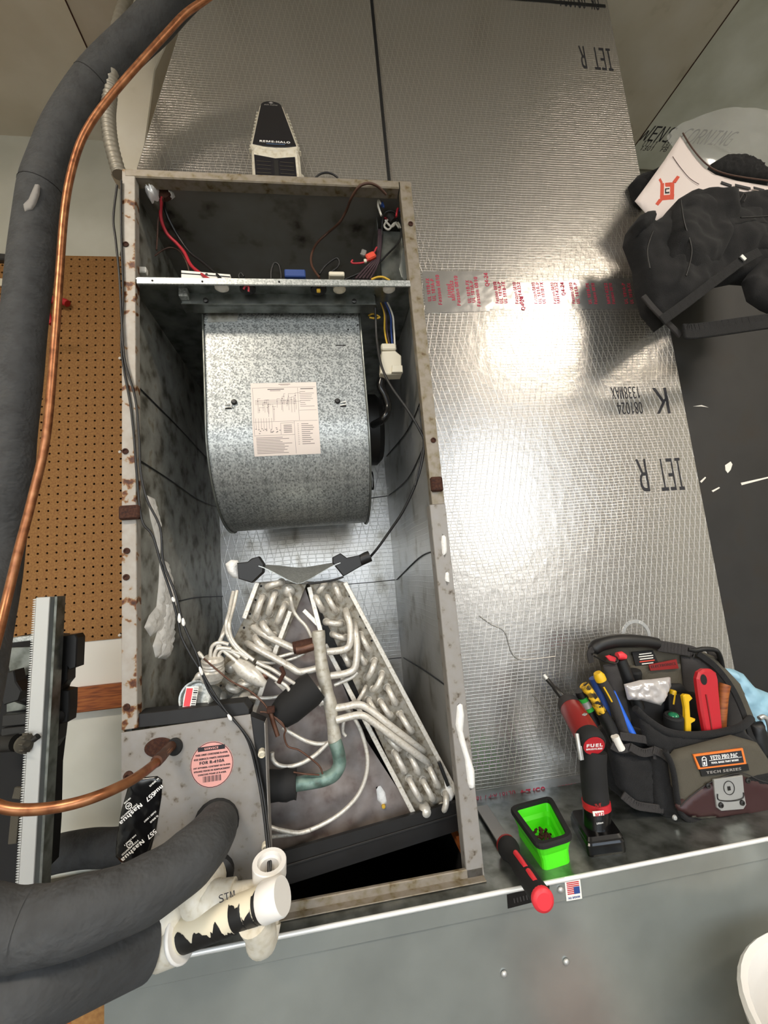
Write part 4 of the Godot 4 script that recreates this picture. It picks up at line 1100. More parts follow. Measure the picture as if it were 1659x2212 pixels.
	var ends := [838, 843, 848, 852]
	var hm := [mats.wire_yellow, mats.wire_purple, mats.wire_blue, mats.wire_white]
	var mid: Array = [Vector3(0.3917, 0.8501, -0.06), Vector3(0.3939, 0.8484, -0.06), Vector3(0.4018, 0.8467, -0.06), Vector3(0.4052, 0.8484, -0.06)]
	var top: Array = [Vector3(0.375, 0.8789, -0.04), Vector3(0.3781, 0.879, -0.04), Vector3(0.3813, 0.879, -0.04), Vector3(0.3844, 0.879, -0.04)]
	var end: Array = [Vector3(0.3922, 0.7808, -0.055), Vector3(0.3962, 0.7808, -0.055), Vector3(0.4001, 0.7808, -0.055), Vector3(0.4041, 0.7807, -0.055)]
	var belly: Array = [Vector3(0.3901, 0.8133, -0.06), Vector3(0.394, 0.8124, -0.06), Vector3(0.4013, 0.8132, -0.06), Vector3(0.4065, 0.8175, -0.06)]
	for i in 4:
		start(); tube(cr([top[i], mid[i], belly[i], end[i]], 7), 0.0016, 8); done("strand", hm[i], h)
	start(); bar(Vector3(0.3803, 0.7793, -0.055), Vector3(0.4055, 0.779, -0.055), 0.012, 0.012, 0.002); done("plug_collar", mats.cream, h)
	start(); prism([Vector2(0.3798, 0.7715), Vector2(0.4033, 0.7721), Vector2(0.4127, 0.7629), Vector2(0.4105, 0.7300), Vector2(0.3871, 0.7297), Vector2(0.3749, 0.7324)], -0.07, -0.05, 0.0015); var pg := done("plug", mats.cream, h)
	start(); prism([Vector2(0.3944, 0.7426), Vector2(0.4116, 0.7423), Vector2(0.4113, 0.7300), Vector2(0.3926, 0.7304)], -0.05, -0.043, 0.001); done("plug_latch", mats.cream, pg)
	start()
	tube(cr([Vector3(0.381, 0.7371, -0.07), Vector3(0.3762, 0.7181, -0.07), Vector3(0.3827, 0.7014, -0.07), Vector3(0.3857, 0.6808, -0.07), Vector3(0.3761, 0.6608, -0.07), Vector3(0.3621, 0.6617, -0.1)]), 0.0065, 8)
	done("wrapped_cable", mats.black_gloss, h)
	wire("striped_wire", "short yellow and black wire stub below the shelf above the white plug", [Vector3(0.3645, 0.8415, -0.06), Vector3(0.3728, 0.8449, -0.06), Vector3(0.3835, 0.8389, -0.06), Vector3(0.3769, 0.8364, -0.06), Vector3(0.3659, 0.8381, -0.06)], 0.0016, mats.wire_yellow)
	wire("motor_wire", "long black wire running from the shelf down past the plug to the black coil clip", [Vector3(0.3736, 0.875, -0.03), Vector3(0.3734, 0.8302, -0.04), Vector3(0.3719, 0.7848, -0.04), Vector3(0.3742, 0.7351, -0.03), Vector3(0.385, 0.6948, -0.02), Vector3(0.4063, 0.654, -0.015), Vector3(0.4221, 0.6185, -0.012), Vector3(0.4268, 0.5998, -0.012), Vector3(0.4204, 0.5677, -0.014), Vector3(0.4075, 0.5335, -0.02), Vector3(0.3881, 0.4976, -0.035), Vector3(0.3659, 0.4683, -0.05), Vector3(0.3469, 0.4451, -0.06), Vector3(0.3335, 0.4313, -0.07)], 0.0021, mats.wire_black)
	wire("tied_wire", "thin black wire tied to the long one at the cabinet edge", [Vector3(0.4248, 0.6567, -0.014), Vector3(0.4262, 0.6191, -0.014), Vector3(0.428, 0.6004, -0.014), Vector3(0.4229, 0.5859, -0.014), Vector3(0.4154, 0.5607, -0.014), Vector3(0.4061, 0.5323, -0.014)], 0.0014, mats.wire_black)
	# float switch leads down to the drain
	wire("sensor_lead", "thin black lead down the inside of the rusty stile into the white drain tee", [Vector3(0.0001, 1.019, 0.004), Vector3(0.0002, 0.934, 0.004), Vector3(0.0027, 0.8302, 0.004), Vector3(0.0003, 0.7589, 0.004), Vector3(0.004, 0.7171, 0.004), Vector3(0.0118, 0.6692, 0.004), Vector3(0.0164, 0.6223, 0.004), Vector3(0.0198, 0.5705, 0.004), Vector3(0.0259, 0.5053, 0.004), Vector3(0.0397, 0.4812, 0.004), Vector3(0.0514, 0.4372, 0.004), Vector3(0.0625, 0.3999, 0.004), Vector3(0.07, 0.3658, 0.004), Vector3(0.0737, 0.3465, 0.004), Vector3(0.0846, 0.3226, 0.004), Vector3(0.0967, 0.3004, 0.004), Vector3(0.1091, 0.2697, 0.004), Vector3(0.135, 0.2375, 0.004), Vector3(0.1529, 0.2076, 0.004), Vector3(0.1626, 0.163, 0.004), Vector3(0.1707, 0.1264, 0.02), Vector3(0.1768, 0.0906, 0.04), Vector3(0.178, 0.077, 0.05)], 0.0016, mats.wire_black)
	wire("sensor_lead_twin", "second thin black lead crossing the first one above the drain tee", [Vector3(-0.0048, 1.0089, 0.006), Vector3(-0.0097, 0.9547, 0.006), Vector3(-0.0064, 0.917, 0.006), Vector3(-0.0014, 0.8578, 0.006), Vector3(0.0018, 0.7859, 0.006), Vector3(0.0061, 0.7298, 0.006), Vector3(0.0192, 0.6749, 0.006), Vector3(0.0238, 0.6213, 0.006), Vector3(0.0259, 0.5697, 0.006), Vector3(0.0338, 0.5303, 0.006), Vector3(0.0498, 0.4915, 0.006), Vector3(0.0534, 0.4455, 0.006), Vector3(0.0672, 0.405, 0.006), Vector3(0.0763, 0.3654, 0.006), Vector3(0.0927, 0.3226, 0.006), Vector3(0.1011, 0.2951, 0.006), Vector3(0.1223, 0.2555, 0.006), Vector3(0.1561, 0.2068, 0.006), Vector3(0.1667, 0.1578, 0.006), Vector3(0.1738, 0.1207, 0.02), Vector3(0.1794, 0.0902, 0.04), Vector3(0.1795, 0.0767, 0.05)], 0.0016, mats.wire_black)
	for a in [[Vector3(0.0248, 0.3611, 0.006), 0], [Vector3(0.0724, 0.3681, 0.006), 1]]:
		pass
	var dr := 0
	for q in [[Vector3(0.0723, 0.3771, 0.007), Vector3(0.0727, 0.3652, 0.007)], [Vector3(0.0768, 0.3707, 0.007), Vector3(0.0777, 0.3606, 0.007)], [Vector3(0.064, 0.3987, 0.007), Vector3(0.0668, 0.3925, 0.007)], [Vector3(0.096, 0.3074, 0.007), Vector3(0.0992, 0.2967, 0.007)], [Vector3(0.1291, 0.2448, 0.007), Vector3(0.1334, 0.2369, 0.007)]]:
		start(); tube([q[0], q[0].lerp(q[1], 0.3), q[0].lerp(q[1], 0.7), q[1]], [0.001, 0.002, 0.0025, 0.0012], 8)
		tag(done("foam_drip", mats.soap), ["white foam drip on the lower of the crossing leads", "white foam drip on the twin lead beside the liner", "white foam drip highest up the crossing leads", "white foam drip where the leads pass the cup valve", "white foam drip where the leads cross the grey panel edge"][dr], "foam")
		dr += 1


# ---- the evaporator coil ------------------------------------------------------------------------------
func bend(a: Vector3, c: Vector3, r: float, out: float, m: Material, parent: Node3D) -> void:
	var f := Vector3(0, 0, 1)
	var d := (c - a)
	var h := d.length() * 0.5
	var p := [a - f * 0.004]
	p.append(a + f * maxf(out - h, 0.002))
	for k in range(1, 8):
		var t := PI * k / 8.0
		p.append(a + f * maxf(out - h, 0.002) + d * 0.5 * (1.0 - cos(t)) + f * sin(t) * h * 0.85)
	p.append(c + f * maxf(out - h, 0.002))
	p.append(c - f * 0.004)
	start()
	tube(p, r, 10)
	lathe([Vector2(r + 0.0016, 0), Vector2(r + 0.0012, 0.0022), Vector2(r, 0.003)], a, f, 12, true)
	lathe([Vector2(r + 0.0016, 0), Vector2(r + 0.0012, 0.0022), Vector2(r, 0.003)], c, f, 12, true)
	done("return_bend", m, parent)

func coil() -> void:
	var c := thing("evaporator_coil", "aluminium A-shaped evaporator coil with rows of bent tubes in the lower cabinet", "coil", Vector3(0.25, 0.05, -0.2))
	var z := -0.07
	var right := [Vector2(0.2381, 0.3989), Vector2(0.2908, 0.3979), Vector2(0.4366, 0.0715), Vector2(0.4204, 0.0482), Vector2(0.3703, 0.0482)]
	var left := [Vector2(0.1600, 0.4085), Vector2(0.2339, 0.3993), Vector2(0.2164, 0.3617), Vector2(0.1462, 0.2182), Vector2(0.0757, 0.2270), Vector2(0.1129, 0.3099), Vector2(0.1397, 0.3574)]
	start(); prism(right, z - 0.0015, z, 0.0004); done("end_plate", mats.alu_plate, c)
	start(); prism(left, z - 0.0015, z, 0.0004); done("end_plate", mats.alu_plate, c)
	for p in [right, left]:
		start(); prism(p, -0.44, z - 0.002); done("fin_block", mats.alu, c)
	# plate between the two slabs
	start(); prism([Vector2(0.2280, 0.3995), Vector2(0.2551, 0.3126), Vector2(0.3053, 0.1626), Vector2(0.3795, 0.0306), Vector2(0.1697, 0.0119), Vector2(0.1060, 0.0223), Vector2(0.1125, 0.2170), Vector2(0.1834, 0.2924)], -0.0895, -0.088); var dp := done("delta_plate", mats.delta, c)
	start(); lathe([Vector2(0.003, 0), Vector2(0.0028, 0.004), Vector2(0, 0.0045)], Vector3(0.3275, 0.061, -0.088), Vector3(0, 0, 1), 10); done("plate_screw", mats.wire_yellow, dp)
	blob([Vector2(0.3185, 0.0882), Vector2(0.3256, 0.0891), Vector2(0.3318, 0.0785), Vector2(0.3333, 0.0633), Vector2(0.3261, 0.0612), Vector2(0.3191, 0.0700)], -0.088, 0.002, mats.soap, "foam_splash", c, 8)
	# folded edges along the slabs
	for e in [[Vector3(0.2381, 0.3948, -0.064), Vector3(0.2521, 0.3249, -0.05)], [Vector3(0.2564, 0.3083, -0.06), Vector3(0.369, 0.056, -0.06)], [Vector3(0.2929, 0.397, -0.068), Vector3(0.4368, 0.0724, -0.068)], [Vector3(0.2082, 0.3619, -0.06), Vector3(0.1786, 0.2947, -0.06)], [Vector3(0.1668, 0.2666, -0.06), Vector3(0.1494, 0.224, -0.06)], [Vector3(0.1617, 0.4085, -0.064), Vector3(0.1402, 0.3572, -0.064)], [Vector3(0.2271, 0.3603, -0.075), Vector3(0.2523, 0.3319, -0.07)], [Vector3(0.18, 0.2605, -0.08), Vector3(0.2083, 0.2272, -0.08)]]:
		start(); bar(e[0], e[1], 0.0068, 0.003, 0.0006); done("folded_edge", mats.alu_tube, c)
	for q in [Vector3(0.2986, 0.3751, -0.0698), Vector3(0.3067, 0.3588, -0.0698), Vector3(0.3127, 0.3427, -0.0698), Vector3(0.3207, 0.3251, -0.0698), Vector3(0.3278, 0.3048, -0.0698), Vector3(0.166, 0.4024, -0.0698), Vector3(0.157, 0.3825, -0.0698), Vector3(0.148, 0.3627, -0.0698), Vector3(0.1386, 0.3433, -0.0698), Vector3(0.1114, 0.2838, -0.0698), Vector3(0.103, 0.2646, -0.0698)]:
		start(); lathe([Vector2(0.0018, 0), Vector2(0, 0.0004)], q, Vector3(0, 0, 1), 8); done("punched_hole", mats.black_soft, c)
	# bends of the right slab, then of the left one: both ends on the plate
	var ra: Array = [Vector3(0.277, 0.3948, -0.07), Vector3(0.2468, 0.3798, -0.07), Vector3(0.2638, 0.379, -0.07), Vector3(0.2605, 0.3401, -0.07), Vector3(0.2698, 0.3211, -0.07), Vector3(0.3107, 0.3156, -0.07), Vector3(0.2833, 0.2909, -0.07), Vector3(0.3071, 0.2883, -0.07), Vector3(0.3289, 0.275, -0.07), Vector3(0.3387, 0.2547, -0.07), Vector3(0.3456, 0.2342, -0.07), Vector3(0.3153, 0.2203, -0.07), Vector3(0.334, 0.2154, -0.07), Vector3(0.362, 0.1939, -0.07), Vector3(0.3409, 0.1641, -0.07), Vector3(0.3495, 0.1408, -0.07), Vector3(0.3715, 0.1345, -0.07), Vector3(0.3987, 0.1132, -0.07), Vector3(0.367, 0.1015, -0.07), Vector3(0.3877, 0.0966, -0.07), Vector3(0.4189, 0.0741, -0.07), Vector3(0.2607, 0.3969, -0.07)]
	var rb: Array = [Vector3(0.284, 0.3722, -0.07), Vector3(0.2561, 0.3593, -0.07), Vector3(0.2757, 0.3553, -0.07), Vector3(0.2829, 0.3358, -0.07), Vector3(0.2884, 0.3137, -0.07), Vector3(0.3223, 0.2908, -0.07), Vector3(0.2906, 0.2751, -0.07), Vector3(0.3132, 0.2747, -0.07), Vector3(0.3164, 0.2525, -0.07), Vector3(0.3242, 0.2341, -0.07), Vector3(0.3557, 0.2108, -0.07), Vector3(0.3264, 0.2003, -0.07), Vector3(0.3463, 0.1932, -0.07), Vector3(0.3761, 0.1675, -0.07), Vector3(0.3564, 0.1477, -0.07), Vector3(0.3611, 0.1139, -0.07), Vector3(0.3813, 0.1104, -0.07), Vector3(0.4088, 0.0871, -0.07), Vector3(0.3805, 0.0733, -0.07), Vector3(0.4, 0.0704, -0.07), Vector3(0.4127, 0.0558, -0.07), Vector3(0.253, 0.3877, -0.07)]
	for i in ra.size():
		bend(ra[i], rb[i], 0.0045, 0.017, mats.alu_tube, c)
	var qa: Array = [Vector3(0.1964, 0.4054, -0.07), Vector3(0.1687, 0.3862, -0.07), Vector3(0.1874, 0.3908, -0.07), Vector3(0.2002, 0.3708, -0.07), Vector3(0.167, 0.3472, -0.07), Vector3(0.156, 0.3267, -0.07), Vector3(0.1317, 0.2651, -0.07), Vector3(0.1166, 0.2649, -0.07)]
	var qb: Array = [Vector3(0.1762, 0.4008, -0.07), Vector3(0.1579, 0.3563, -0.07), Vector3(0.1764, 0.3607, -0.07), Vector3(0.1887, 0.3465, -0.07), Vector3(0.1817, 0.3274, -0.07), Vector3(0.1753, 0.3072, -0.07), Vector3(0.1495, 0.267, -0.07), Vector3(0.1281, 0.2584, -0.07)]
	for i in qa.size():
		bend(qa[i], qb[i], 0.0049, 0.018, mats.alu_tube, c)
	for q in [Vector3(0.1207, 0.2906, -0.07), Vector3(0.1044, 0.249, -0.07), Vector3(0.125, 0.2433, -0.07), Vector3(0.3861, 0.0591, -0.07), Vector3(0.1368, 0.2451, -0.07)]:
		start(); lathe([Vector2(0.008, 0), Vector2(0.0085, 0.012), Vector2(0.006, 0.018), Vector2(0, 0.019)], q, Vector3(0, 0, 1), 14, true); done("tube_stub", mats.alu_tube, c)
	# suction header with its branches
	start()
	var hp := cr([Vector3(0.2487, 0.3313, -0.038), Vector3(0.2487, 0.3105, -0.038), Vector3(0.2511, 0.2747, -0.038), Vector3(0.2553, 0.2488, -0.038), Vector3(0.2591, 0.2263, -0.038), Vector3(0.2611, 0.198, -0.038), Vector3(0.2622, 0.1757, -0.038)], 8)
	var hr := []
	for i in hp.size():
		hr.append(0.0092 + 0.0006 * sin(i * 0.45))
	tube(hp, hr, 14)
	var hd := done("header", mats.alu, c)
	for p in [[Vector3(0.2587, 0.2998, -0.045), Vector3(0.2782, 0.2997, -0.045), Vector3(0.29, 0.303, -0.045), Vector3(0.2943, 0.3145, -0.045), Vector3(0.2953, 0.3339, -0.05), Vector3(0.2923, 0.3474, -0.055), Vector3(0.2916, 0.3556, -0.075)], [Vector3(0.2618, 0.2663, -0.042), Vector3(0.2826, 0.2671, -0.042), Vector3(0.2957, 0.2715, -0.042), Vector3(0.3007, 0.2846, -0.042), Vector3(0.3033, 0.3069, -0.045), Vector3(0.3026, 0.3258, -0.055), Vector3(0.3023, 0.3333, -0.075)], [Vector3(0.2641, 0.2231, -0.036), Vector3(0.2812, 0.2235, -0.036), Vector3(0.2991, 0.2239, -0.036), Vector3(0.3151, 0.214, -0.037), Vector3(0.3466, 0.1845, -0.04), Vector3(0.3847, 0.1456, -0.06), Vector3(0.3957, 0.1321, -0.08)], [Vector3(0.2656, 0.2086, -0.03), Vector3(0.2826, 0.2108, -0.03), Vector3(0.3009, 0.211, -0.03), Vector3(0.3161, 0.2004, -0.032), Vector3(0.3515, 0.1676, -0.038), Vector3(0.3892, 0.1309, -0.055), Vector3(0.4011, 0.1141, -0.08)], [Vector3(0.252, 0.2796, -0.045), Vector3(0.2299, 0.2763, -0.045), Vector3(0.2161, 0.2766, -0.045), Vector3(0.2041, 0.285, -0.045), Vector3(0.1814, 0.2994, -0.05), Vector3(0.1565, 0.3143, -0.055), Vector3(0.1401, 0.3209, -0.075)], [Vector3(0.2161, 0.3061, -0.05), Vector3(0.1884, 0.3208, -0.055), Vector3(0.1684, 0.3321, -0.06), Vector3(0.1498, 0.3443, -0.075)]]:
		start(); tube(cr(p, 6), 0.0051, 10); done("branch_tube", mats.alu_tube, hd)
	for p in [[Vector3(0.2555, 0.2508, -0.04), Vector3(0.2415, 0.2487, -0.04), Vector3(0.2356, 0.2481, -0.04)], [Vector3(0.2608, 0.2312, -0.04), Vector3(0.2472, 0.2341, -0.04), Vector3(0.2425, 0.2322, -0.04)]]:
		start(); tube(p, 0.0062, 10); done("tube_stub", mats.alu_tube, c)
	start(); tube(cr([Vector3(0.2113, 0.3101, -0.045), Vector3(0.222, 0.3115, -0.045), Vector3(0.234, 0.3129, -0.045), Vector3(0.2461, 0.3142, -0.045)]), 0.0088, 10); done("burnt_copper_joint", mats.rust, c)
	start(); tube(cr([Vector3(0.2155, 0.3078, -0.04), Vector3(0.2254, 0.3081, -0.04), Vector3(0.2381, 0.3106, -0.04), Vector3(0.2474, 0.3116, -0.04)]), 0.0066, 10); done("copper_stub", mats.copper_dull, c)
	start(); tube(cr([Vector3(0.2618, 0.1805, -0.035), Vector3(0.2639, 0.1729, -0.035), Vector3(0.2663, 0.1604, -0.035), Vector3(0.2661, 0.1483, -0.035), Vector3(0.2583, 0.1374, -0.035), Vector3(0.244, 0.1329, -0.035), Vector3(0.2219, 0.1319, -0.035), Vector3(0.2013, 0.1319, -0.035)], 6), 0.0092, 12); done("corroded_elbow", mats.verdigris, c)
	start()
	tube(cr([Vector3(0.2063, 0.1323, -0.035), Vector3(0.1889, 0.133, -0.035), Vector3(0.1694, 0.1347, -0.035)], 4), [0.0195, 0.0185, 0.019, 0.0205, 0.02, 0.019, 0.0195, 0.02, 0.02], 14)
	done("insulation_sleeve", mats.black_soft, c)
	# liquid distributor, feeder tubes and capillaries
	start()
	tube([Vector3(0.1338, 0.3008, -0.03), Vector3(0.1438, 0.2926, -0.028), Vector3(0.1556, 0.2831, -0.026), Vector3(0.166, 0.2744, -0.024), Vector3(0.172, 0.2694, -0.024)], [0.0075, 0.0115, 0.0115, 0.0085, 0.005], 14)
	done("distributor", mats.alu_tube, c)
	start(); tube([Vector3(0.1683, 0.2767, -0.026), Vector3(0.1732, 0.2807, -0.028)], 0.006, 10); done("copper_ferrule", mats.copper_dull, c)
	var caps := [
		[Vector3(0.1272, 0.3979, -0.06), Vector3(0.1255, 0.3838, -0.05), Vector3(0.1246, 0.3694, -0.04), Vector3(0.1226, 0.3565, -0.03), Vector3(0.1228, 0.3438, -0.03), Vector3(0.1292, 0.3287, -0.03), Vector3(0.1393, 0.3151, -0.03), Vector3(0.1514, 0.3063, -0.03)],
		[Vector3(0.1325, 0.3988, -0.06), Vector3(0.1299, 0.38, -0.05), Vector3(0.127, 0.3647, -0.04), Vector3(0.1263, 0.3529, -0.03), Vector3(0.1282, 0.3369, -0.03), Vector3(0.1358, 0.323, -0.03), Vector3(0.1467, 0.3118, -0.03), Vector3(0.1575, 0.3019, -0.03)],
		[Vector3(0.116, 0.3505, -0.05), Vector3(0.1152, 0.3364, -0.03), Vector3(0.1125, 0.3279, -0.03), Vector3(0.1177, 0.3193, -0.03), Vector3(0.1279, 0.3089, -0.03), Vector3(0.1363, 0.3005, -0.03)],
		[Vector3(0.1252, 0.3269, -0.028), Vector3(0.1155, 0.3304, -0.028), Vector3(0.1068, 0.3294, -0.028), Vector3(0.1018, 0.3232, -0.028), Vector3(0.1002, 0.3098, -0.028)],
		[Vector3(0.1287, 0.3203, -0.028), Vector3(0.1189, 0.3226, -0.028), Vector3(0.1103, 0.3223, -0.028), Vector3(0.1065, 0.3165, -0.028), Vector3(0.105, 0.308, -0.028)],
		[Vector3(0.139, 0.3076, -0.03), Vector3(0.1282, 0.3163, -0.03), Vector3(0.1184, 0.3198, -0.03), Vector3(0.1121, 0.3155, -0.03), Vector3(0.1106, 0.3058, -0.03)],
		[Vector3(0.1495, 0.304, -0.03), Vector3(0.1404, 0.3125, -0.03), Vector3(0.1319, 0.3159, -0.03), Vector3(0.1258, 0.3203, -0.03)],
		[Vector3(0.1199, 0.3501, -0.05), Vector3(0.1178, 0.3412, -0.03), Vector3(0.1113, 0.3293, -0.03), Vector3(0.1086, 0.3209, -0.03)],
		[Vector3(0.1622, 0.3, -0.024), Vector3(0.1718, 0.294, -0.024), Vector3(0.1816, 0.2886, -0.024), Vector3(0.1997, 0.2748, -0.024), Vector3(0.2199, 0.2575, -0.03)],
		[Vector3(0.1607, 0.294, -0.024), Vector3(0.1745, 0.2838, -0.024), Vector3(0.1896, 0.2723, -0.024), Vector3(0.1992, 0.265, -0.024), Vector3(0.2039, 0.2584, -0.024), Vector3(0.2048, 0.2521, -0.024)],
		[Vector3(0.1393, 0.2428, -0.07), Vector3(0.1469, 0.2485, -0.05), Vector3(0.1596, 0.2457, -0.05), Vector3(0.1788, 0.2441, -0.05), Vector3(0.201, 0.2465, -0.05)],
		[Vector3(0.1827, 0.2971, -0.055), Vector3(0.1994, 0.2999, -0.055), Vector3(0.2142, 0.3029, -0.055), Vector3(0.2307, 0.3091, -0.055)],
		[Vector3(0.1568, 0.2938, -0.06), Vector3(0.1798, 0.2899, -0.06), Vector3(0.2032, 0.292, -0.06), Vector3(0.2216, 0.2972, -0.06), Vector3(0.233, 0.3054, -0.06)],
		[Vector3(0.2068, 0.3904, -0.07), Vector3(0.2107, 0.3813, -0.05), Vector3(0.2134, 0.3631, -0.055), Vector3(0.2202, 0.3503, -0.055), Vector3(0.2297, 0.3386, -0.055), Vector3(0.2357, 0.3259, -0.055), Vector3(0.2392, 0.3148, -0.055)],
	]
	for p in caps:
		start(); tube(cr(p, 7), 0.0026, 8); done("capillary_tube", mats.alu_tube, c)
	for p in [[Vector3(0.1896, 0.202, -0.05), Vector3(0.2083, 0.1884, -0.05), Vector3(0.2239, 0.1789, -0.05), Vector3(0.2399, 0.1737, -0.05), Vector3(0.2544, 0.1736, -0.05)], [Vector3(0.1748, 0.1732, -0.045), Vector3(0.175, 0.1641, -0.045), Vector3(0.1816, 0.156, -0.045), Vector3(0.1952, 0.1517, -0.045), Vector3(0.2118, 0.153, -0.045), Vector3(0.2328, 0.1611, -0.045), Vector3(0.2545, 0.1766, -0.045)], [Vector3(0.2776, 0.2192, -0.055), Vector3(0.2937, 0.1973, -0.055), Vector3(0.3037, 0.1691, -0.055), Vector3(0.3069, 0.1402, -0.055), Vector3(0.3008, 0.1149, -0.055), Vector3(0.2872, 0.094, -0.055), Vector3(0.2649, 0.0773, -0.055), Vector3(0.2396, 0.0667, -0.055), Vector3(0.2104, 0.0605, -0.055), Vector3(0.1677, 0.0614, -0.055)], [Vector3(0.166, 0.0766, -0.05), Vector3(0.1799, 0.0703, -0.05), Vector3(0.2033, 0.0632, -0.05), Vector3(0.2204, 0.064, -0.05)], [Vector3(0.2806, 0.2075, -0.05), Vector3(0.276, 0.1985, -0.05), Vector3(0.2738, 0.1861, -0.05), Vector3(0.2779, 0.1793, -0.05)], [Vector3(0.2662, 0.251, -0.05), Vector3(0.2821, 0.2557, -0.05), Vector3(0.2939, 0.2595, -0.05), Vector3(0.3012, 0.2653, -0.05)], [Vector3(0.2929, 0.2141, -0.055), Vector3(0.3005, 0.2249, -0.055), Vector3(0.309, 0.2369, -0.055), Vector3(0.3131, 0.2399, -0.068)]]:
		start(); tube(cr(p, 7), 0.003, 8); done("capillary_tube", mats.alu_tube, c)
	start(); lathe([Vector2(0.0095, 0), Vector2(0.0095, 0.002), Vector2(0.004, 0.005), Vector2(0, 0.0055)], Vector3(0.207, 0.3912, -0.068), Vector3(0, -0.3, 1), 14, true); done("capillary_boss", mats.alu_tube, c)
	start(); tube([Vector3(0.1953, 0.291, -0.02), Vector3(0.1986, 0.2814, -0.02), Vector3(0.1938, 0.2739, -0.02), Vector3(0.1911, 0.2694, -0.02)], 0.003, 8); done("rusty_tie", mats.rust, c)
	# ribbed expansion valve cup
	start()
	lathe([Vector2(0.0, 0.0), Vector2(0.013, 0.0), Vector2(0.016, 0.006), Vector2(0.0165, 0.016), Vector2(0.0145, 0.018), Vector2(0.0155, 0.02), Vector2(0.0145, 0.022), Vector2(0.0155, 0.024), Vector2(0.0145, 0.026), Vector2(0.015, 0.03), Vector2(0.011, 0.034), Vector2(0, 0.034)], Vector3(0.1, 0.2801, -0.035), Vector3(0.12, 1, 0.25), 18)
	done("valve_cup", mats.alu_tube, c)
	start(); tube(cr([Vector3(0.0943, 0.2916, -0.03), Vector3(0.0846, 0.2891, -0.03), Vector3(0.0773, 0.2839, -0.03), Vector3(0.0736, 0.2795, -0.03)]), [0.003, 0.003, 0.0035, 0.004, 0.0045, 0.005, 0.005, 0.0045, 0.004, 0.003, 0.002, 0.002, 0.0015, 0.0014, 0.0014, 0.0014, 0.0014, 0.0014, 0.0014], 8); done("valve_tail", mats.alu_tube, c)
	# black wrapped bulb
	start(); tube([Vector3(0.1897, 0.2228, -0.035), Vector3(0.2004, 0.2312, -0.033), Vector3(0.2309, 0.2517, -0.033), Vector3(0.2403, 0.2576, -0.035)], [0.019, 0.0225, 0.0235, 0.021], 16); done("bulb_insulation", mats.black_soft, c)
	# things on and around the coil
	var l := thing("sensing_line", "thin copper sensing line from the valve cup over the coil to the brass fitting", "tube", Vector3(0.1307, 0.2646, -0.01))
	start(); tube(cr([Vector3(0.0904, 0.3222, -0.012), Vector3(0.0973, 0.313, -0.012), Vector3(0.1135, 0.2969, -0.012), Vector3(0.1308, 0.2806, -0.012), Vector3(0.1513, 0.2676, -0.012), Vector3(0.1629, 0.2573, -0.012), Vector3(0.1726, 0.246, -0.012), Vector3(0.1782, 0.2359, -0.012)]), 0.0012, 8); done("line", mats.copper_dull, l)
	start(); tube([Vector3(0.0893, 0.3235, -0.012), Vector3(0.0916, 0.3196, -0.012), Vector3(0.0962, 0.3143, -0.012)], [0.002, 0.003, 0.002], 8); done("tip", mats.alu_tube, l)
	start(); box(Vector3(0.1802, 0.2386, -0.012), Vector3(0.01, 0.008, 0.008), 0.001); done("brass_fitting", mats.rust, l)
	start(); tube([Vector3(0.1792, 0.2352, -0.014), Vector3(0.1822, 0.2218, -0.014), Vector3(0.1873, 0.2036, -0.014)], 0.003, 8); done("stem", mats.copper_dull, l)
	start(); tube(cr([Vector3(0.1656, 0.2363, -0.016), Vector3(0.1752, 0.2339, -0.016), Vector3(0.188, 0.2228, -0.016), Vector3(0.1972, 0.2104, -0.016), Vector3(0.1955, 0.2018, -0.016), Vector3(0.1997, 0.1884, -0.016), Vector3(0.2134, 0.1819, -0.016), Vector3(0.2268, 0.1708, -0.016), Vector3(0.2396, 0.1579, -0.016), Vector3(0.2432, 0.1476, -0.016)]), 0.0012, 8); done("line", mats.copper_dull, l)
	start(); tube(cr([Vector3(0.1799, 0.2304, -0.016), Vector3(0.187, 0.2253, -0.016), Vector3(0.1939, 0.2185, -0.016), Vector3(0.1983, 0.2074, -0.016)]), 0.0012, 8); done("line", mats.copper_dull, l)
	start(); tube(cr([Vector3(0.2043, 0.1516, -0.025), Vector3(0.2201, 0.147, -0.025), Vector3(0.2385, 0.1433, -0.025)]), 0.0012, 8); done("line", mats.copper_dull, l)
	var can := thing("spray_can", "round metal can end with a red and white barcode label at the coil's foot", "can", Vector3(0.078, 0.2627, -0.03))
	start(); lathe([Vector2(0.021, -0.05), Vector2(0.0225, -0.004), Vector2(0.0215, 0.0), Vector2(0.0195, -0.001), Vector2(0.018, -0.006), Vector2(0, -0.008)], Vector3(0.0815, 0.2643, -0.02), Vector3(-0.1, 0.35, 1), 26); done("body", mats.galv_bright, can)
	var cb := Basis().rotated(Vector3(0, 0, 1), -0.12).rotated(Vector3(1, 0, 0), -0.3)
	var co: Vector3 = Vector3(0.0773, 0.2657, -0.0165)
	start(); box(co + cb * Vector3(0.0, 0, 0.0), Vector3(0.016, 0.026, 0.001), 0.0, cb); var cl := done("label", mats.white, can)
	start(); box(co + cb * Vector3(-0.003, 0, 0.0008), Vector3(0.008, 0.022, 0.0006), 0.0, cb); done("red_band", mats.red_bright, cl)
	for k in 9:
		start(); box(co + cb * Vector3(0.005, 0.011 - k * 0.0027, 0.0008), Vector3(0.005, 0.0006 + 0.0006 * (k % 3), 0.0006), 0.0, cb); done("barcode_bar", mats.ink_black, cl)
	# cap with black plastic corners
	var k := thing("sagging_sheet", "sagging galvanized cap with two black plastic corner clips on top of the coil", "cap", Vector3(0.2211, 0.4228, -0.05))
	start()
	var c0: Vector3 = Vector3(0.1676, 0.4327, -0.05)
